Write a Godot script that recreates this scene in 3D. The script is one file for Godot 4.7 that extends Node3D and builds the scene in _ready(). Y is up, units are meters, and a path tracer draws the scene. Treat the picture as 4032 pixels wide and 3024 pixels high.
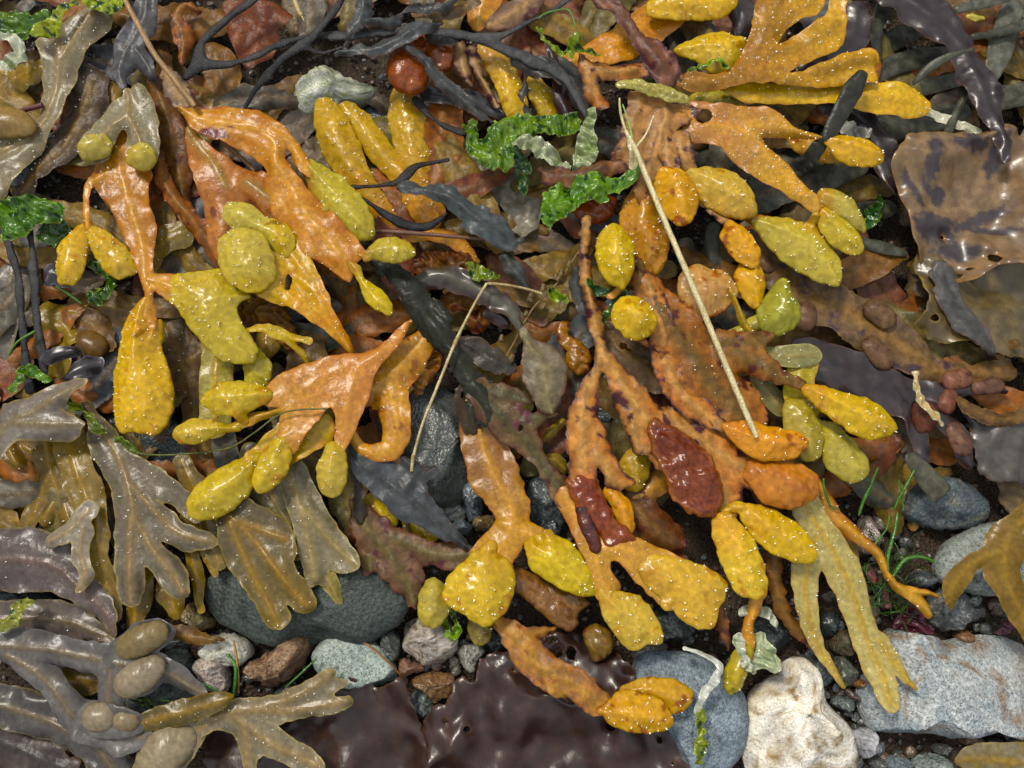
extends Node3D
# A heap of wrack, kelp and sea lettuce on a pebble beach, seen from above.
# Every piece is laid out in millimetres on the beach: x to the right, y towards the viewer, height above the sand.
const MM := 0.001
var noise_a := FastNoiseLite.new()
var noise_b := FastNoiseLite.new()
var noise_c := FastNoiseLite.new()
var mats := {}
var taken := {}
var cur: Node3D
var tuft_pos := PackedVector3Array()
var tuft_nor := PackedVector3Array()
var tuft_rng := RandomNumberGenerator.new()
var seed_count := 0

func lin(rgb: Array) -> Color:
	return Color(rgb[0] / 255.0, rgb[1] / 255.0, rgb[2] / 255.0).srgb_to_linear()

# pigments of weed: wet tissue is deeper in colour than the swatch
func pig(rgb: Array) -> Color:
	var c := lin(rgb)
	var g := c.r * 0.3 + c.g * 0.6 + c.b * 0.1
	return Color(maxf(g + (c.r - g) * 1.1, 0.0), maxf(g + (c.g - g) * 1.1, 0.0), maxf(g + (c.b - g) * 1.1, 0.0))

func numbered(called: String) -> String:
	if not taken.has(called):
		taken[called] = 0
		return called
	taken[called] += 1
	return "%s_%03d" % [called, taken[called]]

func tag(o: Node, label: String, category: String, group: String = "") -> void:
	o.set_meta("label", label)
	o.set_meta("category", category)
	if group != "":
		o.set_meta("group", group)

func thing(called: String, label: String, category: String, group: String = "") -> Node3D:
	finish()
	var o := Node3D.new()
	o.name = numbered(called)
	add_child(o, true)
	tag(o, label, category, group)
	cur = o
	return o

func mesh_node(called: String, mesh: Mesh, mat: Material, parent: Node) -> MeshInstance3D:
	var m := MeshInstance3D.new()
	m.name = called
	m.mesh = mesh
	m.material_override = mat
	m.cast_shadow = GeometryInstance3D.SHADOW_CASTING_SETTING_ON
	parent.add_child(m, true)
	return m

# commit the hair tufts collected while a thing's parts were built
func finish() -> void:
	if cur != null and not tuft_pos.is_empty():
		add_tufts()
	tuft_pos.clear()
	tuft_nor.clear()
	if cur != null and cur.get_child_count() > 0:
		var box := AABB()
		var first := true
		for c in cur.get_children():
			var b: AABB = c.mesh.get_aabb()
			box = b if first else box.merge(b)
			first = false
		var base := Vector3(box.get_center().x, box.position.y, box.get_center().z)
		cur.position = base
		for c in cur.get_children():
			c.position = -base
	cur = null

func add_tufts() -> void:
	var vs := PackedVector3Array()
	var ns := PackedVector3Array()
	for i in tuft_pos.size():
		var p := tuft_pos[i]
		var n := tuft_nor[i]
		var lean := Vector3(tuft_rng.randf_range(-1, 1), tuft_rng.randf_range(-0.3, 0.6), tuft_rng.randf_range(-1, 1)) * 0.55
		var dir := (n + lean).normalized()
		var side := dir.cross(Vector3(0.31, 0.2, 0.93)).normalized()
		var other := dir.cross(side)
		var r := (0.15 + 0.28 * pow(tuft_rng.randf(), 1.6)) * MM
		var tip := p + dir * tuft_rng.randf_range(0.45, 1.15) * MM
		var ring: Array[Vector3] = []
		for k in 3:
			var a := TAU * k / 3.0
			ring.append(p - n * 0.15 * MM + (side * cos(a) + other * sin(a)) * r)
		for k in 3:
			var a := ring[k]
			var b := ring[(k + 1) % 3]
			var fn := (tip - a).cross(b - a).normalized()
			if fn.dot((a + b) * 0.5 - p) < 0.0:
				vs.append_array([a, tip, b])
				fn = -fn
			else:
				vs.append_array([a, b, tip])
			ns.append_array([fn, fn, fn])
	var arr := []
	arr.resize(Mesh.ARRAY_MAX)
	arr[Mesh.ARRAY_VERTEX] = vs
	arr[Mesh.ARRAY_NORMAL] = ns
	var am := ArrayMesh.new()
	am.add_surface_from_arrays(Mesh.PRIMITIVE_TRIANGLES, arr)
	var t := mesh_node("hair_tufts", am, mats.tuft, cur)
	t.set_meta("kind", "stuff")

func crom(a: float, b: float, c: float, d: float, t: float) -> float:
	return 0.5 * (2.0 * b + (c - a) * t + (2.0 * a - 5.0 * b + 4.0 * c - d) * t * t + (3.0 * b - a - 3.0 * c + d) * t * t * t)

# flat list of x, y, width, height -> denser list along a smooth curve
func resample(s: Array, step: float) -> PackedFloat32Array:
	var n := s.size() / 4
	var out := PackedFloat32Array()
	for i in n - 1:
		var i0: int = maxi(i - 1, 0) * 4
		var i1 := i * 4
		var i2 := (i + 1) * 4
		var i3: int = mini(i + 2, n - 1) * 4
		var l := Vector2(s[i2] - s[i1], s[i2 + 1] - s[i1 + 1]).length()
		var parts := maxi(1, int(ceil(l / step)))
		for k in parts:
			var t := float(k) / parts
			for j in 4:
				var v := crom(s[i0 + j], s[i1 + j], s[i2 + j], s[i3 + j], t)
				if j == 2:
					v = maxf(v, 0.3)
				out.append(v)
	for j in 4:
		out.append(s[(n - 1) * 4 + j])
	return out

# One leathery piece: the union of tapering strokes (x, y, width, height in mm) and, where given, an outline.
# It gets an upper and a lower face that meet in a rounded rim, a midrib, a wavy margin, holes, warts and its pigments.
func piece(called: String, style: Dictionary, strokes: Array, more: Dictionary = {}, parent: Node = null) -> MeshInstance3D:
	var o := style.duplicate()
	o.merge(more, true)
	seed_count += 1
	var sd := float(seed_count) * 37.7
	var cell: float = o.get("cell", 0.8)
	var k_blend: float = o.get("blend", 0.7)
	var margin := 2.6
	var lo := Vector2(1e9, 1e9)
	var hi := Vector2(-1e9, -1e9)
	var runs := []
	for s in strokes:
		var q := resample(s, 3.0 if cell > 0.8 else 2.0)
		runs.append(q)
		for i in q.size() / 4:
			var r := q[i * 4 + 2] * 0.5 + margin + 1.0
			lo = lo.min(Vector2(q[i * 4] - r, q[i * 4 + 1] - r))
			hi = hi.max(Vector2(q[i * 4] + r, q[i * 4 + 1] + r))
	var poly: Array = o.get("poly", [])
	for pass_no in o.get("round", 2 if o.has("inf") else 1):
		var cut := []
		var pn := poly.size() / 3
		for i in pn:
			var j := (i + 1) % pn
			for t in [0.25, 0.75]:
				for k in 3:
					cut.append(lerpf(poly[i * 3 + k], poly[j * 3 + k], t))
		poly = cut
	for i in poly.size() / 3:
		lo = lo.min(Vector2(poly[i * 3] - 4.0, poly[i * 3 + 1] - 4.0))
		hi = hi.max(Vector2(poly[i * 3] + 4.0, poly[i * 3 + 1] + 4.0))
	var nx := int(ceil((hi.x - lo.x) / cell)) + 1
	var ny := int(ceil((hi.y - lo.y) / cell)) + 1
	var total := nx * ny
	var D := PackedFloat32Array()
	D.resize(total)
	D.fill(-margin)
	var H := PackedFloat32Array()
	H.resize(total)
	var W := PackedFloat32Array()
	W.resize(total)
	var R := PackedFloat32Array()
	R.resize(total)
	var RB := PackedFloat32Array()
	RB.resize(total)
	RB.fill(99.0)
	for q in runs:
		var blo := Vector2(1e9, 1e9)
		var bhi := Vector2(-1e9, -1e9)
		var np: int = q.size() / 4
		for i in np:
			var r: float = q[i * 4 + 2] * 0.5 + margin
			blo = blo.min(Vector2(q[i * 4] - r, q[i * 4 + 1] - r))
			bhi = bhi.max(Vector2(q[i * 4] + r, q[i * 4 + 1] + r))
		var gx0 := maxi(0, int(floor((blo.x - lo.x) / cell)))
		var gy0 := maxi(0, int(floor((blo.y - lo.y) / cell)))
		var gx1 := mini(nx - 1, int(ceil((bhi.x - lo.x) / cell)))
		var gy1 := mini(ny - 1, int(ceil((bhi.y - lo.y) / cell)))
		var lw := gx1 - gx0 + 1
		var ds := PackedFloat32Array()
		ds.resize(lw * (gy1 - gy0 + 1))
		ds.fill(-99.0)
		var hs := PackedFloat32Array()
		hs.resize(ds.size())
		var rs := PackedFloat32Array()
		rs.resize(ds.size())
		for i in maxi(np - 1, 1):
			var i2 := mini(i + 1, np - 1) * 4
			var ax: float = q[i * 4]
			var ay: float = q[i * 4 + 1]
			var ar: float = q[i * 4 + 2] * 0.5
			var ah: float = q[i * 4 + 3]
			var bx: float = q[i2] - ax
			var by: float = q[i2 + 1] - ay
			var br: float = q[i2 + 2] * 0.5 - ar
			var bh: float = q[i2 + 3] - ah
			var ll := maxf(bx * bx + by * by, 1e-6)
			var rm := maxf(ar, ar + br) + margin
			var x0 := maxi(gx0, int(ceil((minf(ax, ax + bx) - rm - lo.x) / cell)))
			var x1 := mini(gx1, int(floor((maxf(ax, ax + bx) + rm - lo.x) / cell)))
			var y0 := maxi(gy0, int(ceil((minf(ay, ay + by) - rm - lo.y) / cell)))
			var y1 := mini(gy1, int(floor((maxf(ay, ay + by) + rm - lo.y) / cell)))
			for gy in range(y0, y1 + 1):
				var py := lo.y + gy * cell - ay
				var row := (gy - gy0) * lw - gx0
				for gx in range(x0, x1 + 1):
					var px := lo.x + gx * cell - ax
					var t := clampf((px * bx + py * by) / ll, 0.0, 1.0)
					var ex := px - bx * t
					var ey := py - by * t
					var r := ar + br * t
					var d := r - sqrt(ex * ex + ey * ey)
					if d > ds[row + gx]:
						ds[row + gx] = d
						hs[row + gx] = ah + bh * t
						rs[row + gx] = r
		for gy in range(gy0, gy1 + 1):
			for gx in range(gx0, gx1 + 1):
				var li := (gy - gy0) * lw + gx - gx0
				var d := ds[li]
				if d <= -margin:
					continue
				var gi := gy * nx + gx
				var w := (d + margin) * (d + margin)
				w *= w
				H[gi] += hs[li] * w
				R[gi] += rs[li] * w
				W[gi] += w
				RB[gi] = minf(RB[gi], rs[li] - d)
				var dd := D[gi]
				var hh := maxf(k_blend - absf(dd - d), 0.0) / k_blend
				D[gi] = maxf(dd, d) + hh * hh * k_blend * 0.25
	if poly.size() > 0:
		var n := poly.size() / 3
		var rl: float = o.get("rl", 9.0)
		var cap := 16.0 if o.has("inf") else rl + 1.0
		var far := PackedFloat32Array()
		far.resize(total)
		far.fill(cap * cap)
		var level := true
		for i in n:
			if absf(poly[i * 3 + 2] - poly[2]) > 0.05:
				level = false
			var j := (i + 1) % n
			var ax: float = poly[i * 3]
			var ay: float = poly[i * 3 + 1]
			var ex: float = poly[j * 3] - ax
			var ey: float = poly[j * 3 + 1] - ay
			var ll := maxf(ex * ex + ey * ey, 1e-6)
			var x0 := maxi(0, int(ceil((minf(ax, ax + ex) - cap - lo.x) / cell)))
			var x1 := mini(nx - 1, int(floor((maxf(ax, ax + ex) + cap - lo.x) / cell)))
			var y0 := maxi(0, int(ceil((minf(ay, ay + ey) - cap - lo.y) / cell)))
			var y1 := mini(ny - 1, int(floor((maxf(ay, ay + ey) + cap - lo.y) / cell)))
			for gy in range(y0, y1 + 1):
				var py := lo.y + gy * cell - ay
				for gx in range(x0, x1 + 1):
					var px := lo.x + gx * cell - ax
					var t := clampf((px * ex + py * ey) / ll, 0.0, 1.0)
					var qx := px - ex * t
					var qy := py - ey * t
					var dd := qx * qx + qy * qy
					if dd < far[gy * nx + gx]:
						far[gy * nx + gx] = dd
		for gy in ny:
			var py := lo.y + gy * cell
			var cross := []
			for i in n:
				var j := (i + 1) % n
				var ay: float = poly[i * 3 + 1]
				var by: float = poly[j * 3 + 1]
				if (ay > py) != (by > py):
					cross.append(poly[i * 3] + (py - ay) / (by - ay) * (poly[j * 3] - poly[i * 3]))
			cross.sort()
			var at := 0
			for gx in nx:
				var px := lo.x + gx * cell
				while at < cross.size() and cross[at] < px:
					at += 1
				var gi := gy * nx + gx
				var d := sqrt(far[gi]) * (1.0 if at % 2 == 1 else -1.0)
				if d <= -margin:
					continue
				var hh: float = poly[2]
				if not level:
					var hw := 0.0
					hh = 0.0
					for i in range(0, n, 2):
						var ux: float = px - poly[i * 3]
						var uy: float = py - poly[i * 3 + 1]
						var w := 1.0 / (ux * ux + uy * uy + 4.0)
						hw += w
						hh += w * poly[i * 3 + 2]
					hh /= hw
				D[gi] = maxf(D[gi], d + (0.7 if o.has("inf") else 0.2))
				var ww := (d + margin) * (d + margin)
				H[gi] += hh * ww
				R[gi] += rl * ww
				W[gi] += ww
		if o.has("inf"):
			var deep := 0.0
			for gi in total:
				deep = maxf(deep, D[gi])
			for gi in total:
				R[gi] = deep * W[gi]
	# margins, holes
	var rag: float = o.get("rag", 0.3)
	var rf: float = o.get("rf", 0.13)
	var tear: float = o.get("tear", 0.0)
	var holes: Array = o.get("holes", [])
	for gi in total:
		if D[gi] > -margin:
			var x := lo.x + (gi % nx) * cell
			var y := lo.y + (gi / nx) * cell
			var nn := noise_b.get_noise_2d(x * rf * 100.0 + sd, y * rf * 100.0) * 1.5
			if tear > 0.0:
				nn += tear * noise_c.get_noise_2d(x * rf * 330.0, y * rf * 330.0 + sd) * 1.5
			D[gi] += rag * nn
			for h in holes:
				var dx: float = (x - h[0]) / h[2]
				var dy: float = (y - h[1]) / h[3]
				var hd := (sqrt(dx * dx + dy * dy) - 1.0 + 0.35 * noise_a.get_noise_2d(x * 40.0 + sd, y * 40.0)) * minf(h[2], h[3])
				D[gi] = minf(D[gi], hd)
	# relief and pigment
	var th: float = o.get("th", 0.45)
	var inf: float = o.get("inf", 0.0)
	var keel: float = o.get("keel", 0.0)
	var cam: float = o.get("cam", 0.0) * 0.5
	var wave: float = o.get("wave", 1.0)
	var wf: float = o.get("wf", 0.045)
	var lump: float = o.get("lump", 0.6)
	var lf: float = o.get("lf", 0.05)
	var fold: float = o.get("fold", 0.0)
	var ff: float = o.get("ff", 0.1)
	var fdir: float = o.get("fdir", fposmod(sd, 3.0))
	var fstretch: float = o.get("fstretch", 1.0)
	var rib: float = o.get("rib", 0.0)
	var rw: float = o.get("rw", 1.2)
	var bump: float = o.get("bump", 0.0)
	var bf: float = o.get("bf", 0.3)
	var c0 := pig(o.c0)
	var c1 := pig(o.get("c1", o.c0))
	var crib := pig(o.get("crib", o.c0))
	var cedge := pig(o.get("cedge", o.c0))
	var ew: float = o.get("ew", 0.0)
	var ribc: float = o.get("ribc", 0.0)
	var cblot := pig(o.get("cblot", o.c0))
	var blot: float = o.get("blot", 0.0)
	var blf: float = o.get("blf", 0.08)
	var grad: Array = o.get("grad", [])
	var patches: Array = o.get("patches", [])
	var pcol := pig(o.get("pcol", o.c0))
	var warts := PackedFloat32Array()
	warts.resize(total)
	var wart: float = o.get("wart", 0.0)
	var gap: float = o.get("gap", 0.0)
	var dots: float = o.get("dots", 0.0)
	var speck := {}
	var spots := PackedVector2Array()
	if gap > 0.0:
		var mx := int((hi.x - lo.x) / gap) + 1
		var my := int((hi.y - lo.y) / gap) + 1
		for j in my:
			for i in mx:
				if tuft_rng.randf() < o.get("miss", 0.12):
					continue
				var p := Vector2((i + tuft_rng.randf_range(-0.3, 1.3)) * gap, (j + tuft_rng.randf_range(-0.3, 1.3)) * gap) / cell
				if noise_b.get_noise_2d(p.x * cell * 7.0 + sd, p.y * cell * 7.0) < -0.22:
					continue
				var gx := int(p.x)
				var gy := int(p.y)
				if gx < 2 or gy < 2 or gx > nx - 4 or gy > ny - 4:
					continue
				if D[gy * nx + gx] < 0.25:
					continue
				spots.append(p)
				if dots > 0.0 and tuft_rng.randf() < dots:
					speck[int(p.y + 0.5) * nx + int(p.x + 0.5)] = 1
				if wart > 0.0:
					var sz := tuft_rng.randf_range(0.6, 1.25)
					for yy in range(gy - 1, gy + 3):
						for xx in range(gx - 1, gx + 3):
							var dd := (Vector2(xx, yy) - p).length_squared() * cell * cell
							warts[yy * nx + xx] += wart * sz * exp(-dd / 0.32)
	var mid := PackedFloat32Array()
	mid.resize(total)
	var half := PackedFloat32Array()
	half.resize(total)
	var C := PackedColorArray()
	C.resize(total)
	for gi in total:
		if D[gi] <= -margin or W[gi] <= 0.0:
			continue
		var x := lo.x + (gi % nx) * cell
		var y := lo.y + (gi / nx) * cell
		var d := D[gi]
		var rl := maxf(R[gi] / W[gi], 0.2)
		var rho := clampf(1.0 - d / rl, 0.0, 1.0)
		var z := H[gi] / W[gi]
		z += cam * rho * rho * (1.0 + 1.6 * noise_b.get_noise_2d(x * 2.2 + sd, y * 2.2 - sd))
		z += wave * rho * rho * noise_b.get_noise_2d(x * wf * 100.0 + sd, y * wf * 100.0) * 2.0
		z += lump * noise_b.get_noise_2d(x * lf * 100.0, y * lf * 100.0 + sd) * 1.6
		if fold > 0.0:
			var fu := (x * cos(fdir) + y * sin(fdir)) * ff
			var fv := (y * cos(fdir) - x * sin(fdir)) * ff * fstretch
			var warp := noise_b.get_noise_2d(x * 5.0, y * 5.0 + sd) * 4.0 * ff
			z += fold * (0.5 - absf(noise_b.get_noise_2d((fu + warp) * 100.0 + sd, fv * 100.0)) * 2.4)
		var f := 0.0
		var rb := exp(-(RB[gi] * RB[gi]) / (rw * rw))
		var up := rib * rb
		var hf := 0.0
		if inf > 0.0:
			hf = inf * rl * ((1.0 - keel) * sqrt(maxf(1.0 - rho * rho, 0.0)) + keel * smoothstep(0.0, 1.0, 1.0 - rho)) + 0.02
		else:
			hf = 0.5 * th * sqrt(clampf(d / maxf(th, 0.4), 0.0, 1.0))
		mid[gi] = z
		if bump > 0.0:
			hf += bump * noise_c.get_noise_2d(x * bf * 100.0, y * bf * 100.0 + sd) * clampf(d / 2.0, 0.0, 1.0)
		half[gi] = maxf(hf, 0.0) + (up + warts[gi]) * clampf(d / 1.0, 0.0, 1.0)
		var m := noise_b.get_noise_2d(x * 9.0 + sd, y * 9.0 - sd) * 0.9 + noise_a.get_noise_2d(x * 30.0, y * 30.0 + sd) * 0.35
		if grad.size() == 4:
			var gx: float = grad[2] - grad[0]
			var gy: float = grad[3] - grad[1]
			f = ((x - grad[0]) * gx + (y - grad[1]) * gy) / maxf(gx * gx + gy * gy, 1e-6)
			f = smoothstep(0.0, 1.0, f + m * 0.35)
		else:
			f = clampf(0.5 + m, 0.0, 1.0)
		var c := c0.lerp(c1, f)
		if ribc > 0.0:
			c = c.lerp(crib, ribc * exp(-(RB[gi] * RB[gi]) / (rw * rw * 2.2)))
		if blot > 0.0:
			var bn := noise_b.get_noise_2d(x * blf * 100.0 + sd * 2.0, y * blf * 100.0) + 0.5 * noise_a.get_noise_2d(x * blf * 300.0, y * blf * 300.0 + sd) + 0.3 * (rho - 0.5)
			c = c.lerp(cblot, smoothstep(0.5 - blot, 0.72 - blot, bn))
		for p in patches:
			var dx: float = x - p[0]
			var dy: float = y - p[1]
			var ca := cos(p[4])
			var sa := sin(p[4])
			var qx: float = (dx * ca + dy * sa) / p[2]
			var qy: float = (-dx * sa + dy * ca) / p[3]
			c = c.lerp(pcol, 1.0 - smoothstep(0.75, 1.15, sqrt(qx * qx + qy * qy) + 0.5 * noise_a.get_noise_2d(x * 25.0 + sd, y * 25.0)))
		if ew > 0.0:
			c = c.lerp(cedge, (1.0 - smoothstep(0.0, ew, d + 0.4 * ew * m)) * 0.85)
		c *= 1.0 + 0.13 * noise_c.get_noise_2d(x * 32.0 + sd, y * 32.0) + 0.16 * noise_b.get_noise_2d(x * 4.0 - sd, y * 4.0)
		if speck.has(gi):
			c = c.lerp(Color(0.16, 0.05, 0.01), 0.75)
		C[gi] = c
	# faces: cells wholly inside become squares, cells on the margin are cut along it
	var vs := PackedVector3Array()
	var cs := PackedColorArray()
	var ix := PackedInt32Array()
	var top := PackedInt32Array()
	top.resize(total)
	top.fill(-1)
	var edge := {}
	for gi in total:
		if D[gi] > 0.0 and W[gi] > 0.0:
			var x := (lo.x + (gi % nx) * cell) * MM
			var y := (lo.y + (gi / nx) * cell) * MM
			top[gi] = vs.size()
			vs.append(Vector3(x, (mid[gi] + half[gi]) * MM, y))
			vs.append(Vector3(x, (mid[gi] - half[gi] * 0.85) * MM, y))
			cs.append(C[gi])
			cs.append(C[gi])
	var off := [0, 1, nx + 1, nx]
	var loop := PackedInt32Array()
	for gy in ny - 1:
		for gx in nx - 1:
			var gi := gy * nx + gx
			var n_in := 0
			for k in 4:
				if top[gi + off[k]] >= 0:
					n_in += 1
			if n_in == 0:
				continue
			if n_in == 4:
				var a := top[gi]
				var b := top[gi + 1]
				var c := top[gi + nx + 1]
				var d := top[gi + nx]
				ix.append_array([a, b, c, a, c, d, a + 1, c + 1, b + 1, a + 1, d + 1, c + 1])
				continue
			loop.clear()
			for k in 4:
				var g1: int = gi + off[k]
				var g2: int = gi + off[(k + 1) % 4]
				var in1 := top[g1] >= 0
				var in2 := top[g2] >= 0
				if in1:
					loop.append(top[g1])
				if in1 != in2:
					var key := mini(g1, g2) * 2 + (0 if absi(g1 - g2) == 1 else 1)
					if not edge.has(key):
						var gin := g1 if in1 else g2
						var gout := g2 if in1 else g1
						var t := clampf(D[gin] / maxf(D[gin] - D[gout], 1e-5), 0.02, 0.98)
						var x := lo.x + lerpf(gin % nx, gout % nx, t) * cell
						var y := lo.y + lerpf(gin / nx, gout / nx, t) * cell
						var z := mid[gin]
						if W[gout] > 0.0:
							z = lerpf(mid[gin], mid[gout], t)
						edge[key] = vs.size()
						for copy in (1 if inf > 0.0 else 2):
							vs.append(Vector3(x, z, y) * MM)
							cs.append(C[gin].lerp(cedge, 0.35) if ew > 0.0 else C[gin])
					loop.append(-2 - int(edge[key]))
			for k in range(1, loop.size() - 1):
				var tri := [loop[0], loop[k], loop[k + 1]]
				var up3 := []
				var dn3 := []
				for v in tri:
					if v >= 0:
						up3.append(v)
						dn3.append(v + 1)
					else:
						up3.append(-2 - v)
						dn3.append(-2 - v + (0 if inf > 0.0 else 1))
				ix.append_array([up3[0], up3[1], up3[2], dn3[0], dn3[2], dn3[1]])
	var ns := PackedVector3Array()
	ns.resize(vs.size())
	for t in ix.size() / 3:
		var a := ix[t * 3]
		var b := ix[t * 3 + 1]
		var c := ix[t * 3 + 2]
		var fn := (vs[c] - vs[a]).cross(vs[b] - vs[a])
		ns[a] += fn
		ns[b] += fn
		ns[c] += fn
	for i in ns.size():
		ns[i] = ns[i].normalized()
	for p in spots:
		var gi := int(p.y + 0.5) * nx + int(p.x + 0.5)
		if top[gi] >= 0:
			tuft_pos.append(vs[top[gi]])
			tuft_nor.append(ns[top[gi]])
	var arr := []
	arr.resize(Mesh.ARRAY_MAX)
	arr[Mesh.ARRAY_VERTEX] = vs
	arr[Mesh.ARRAY_NORMAL] = ns
	arr[Mesh.ARRAY_COLOR] = cs
	arr[Mesh.ARRAY_INDEX] = ix
	var am := ArrayMesh.new()
	am.add_surface_from_arrays(Mesh.PRIMITIVE_TRIANGLES, arr)
	return mesh_node(called, am, mats[o.mat], parent if parent != null else cur)

# a round stalk, straw or thread along x, y, width, height points
func tube(called: String, pts: Array, color_a: Array, color_b: Array, mat: String, rough: float = 0.0, sides: int = 7, parent: Node = null) -> MeshInstance3D:
	seed_count += 1
	var q := resample(pts, 2.0)
	var n := q.size() / 4
	var vs := PackedVector3Array()
	var ns := PackedVector3Array()
	var cs := PackedColorArray()
	var ix := PackedInt32Array()
	var ca := lin(color_a)
	var cb := lin(color_b)
	for i in n:
		var p := Vector3(q[i * 4], q[i * 4 + 3], q[i * 4 + 1]) * MM
		var j := mini(i + 1, n - 1) * 4
		var h := maxi(i - 1, 0) * 4
		var dir := Vector3(q[j] - q[h], q[j + 3] - q[h + 3], q[j + 1] - q[h + 1]).normalized()
		var side := dir.cross(Vector3.UP).normalized()
		var up := side.cross(dir).normalized()
		var r := q[i * 4 + 2] * 0.5 * MM
		for k in sides:
			var a := TAU * k / sides
			var nn := side * cos(a) + up * sin(a)
			var wob := 1.0 + rough * noise_a.get_noise_3d(i * 60.0 + seed_count * 91.0, k * 140.0, 0.0) * 2.0
			vs.append(p + nn * r * wob)
			ns.append(nn)
			cs.append(ca.lerp(cb, clampf(0.5 + 1.2 * noise_a.get_noise_2d(i * 35.0 + seed_count * 13.0, k * 260.0), 0.0, 1.0)))
	for i in n - 1:
		for k in sides:
			var a := i * sides + k
			var b := i * sides + (k + 1) % sides
			var c := a + sides
			var d := b + sides
			ix.append_array([a, b, c, b, d, c])
	for e in [0, n - 1]:
		var c := vs.size()
		vs.append(Vector3(q[e * 4], q[e * 4 + 3], q[e * 4 + 1]) * MM)
		ns.append(Vector3.UP)
		cs.append(cb)
		for k in sides:
			var a: int = e * sides + k
			var b: int = e * sides + (k + 1) % sides
			if e == 0:
				ix.append_array([c, b, a])
			else:
				ix.append_array([c, a, b])
	var arr := []
	arr.resize(Mesh.ARRAY_MAX)
	arr[Mesh.ARRAY_VERTEX] = vs
	arr[Mesh.ARRAY_NORMAL] = ns
	arr[Mesh.ARRAY_COLOR] = cs
	arr[Mesh.ARRAY_INDEX] = ix
	var am := ArrayMesh.new()
	am.add_surface_from_arrays(Mesh.PRIMITIVE_TRIANGLES, arr)
	return mesh_node(called, am, mats[mat], parent if parent != null else cur)

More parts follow.
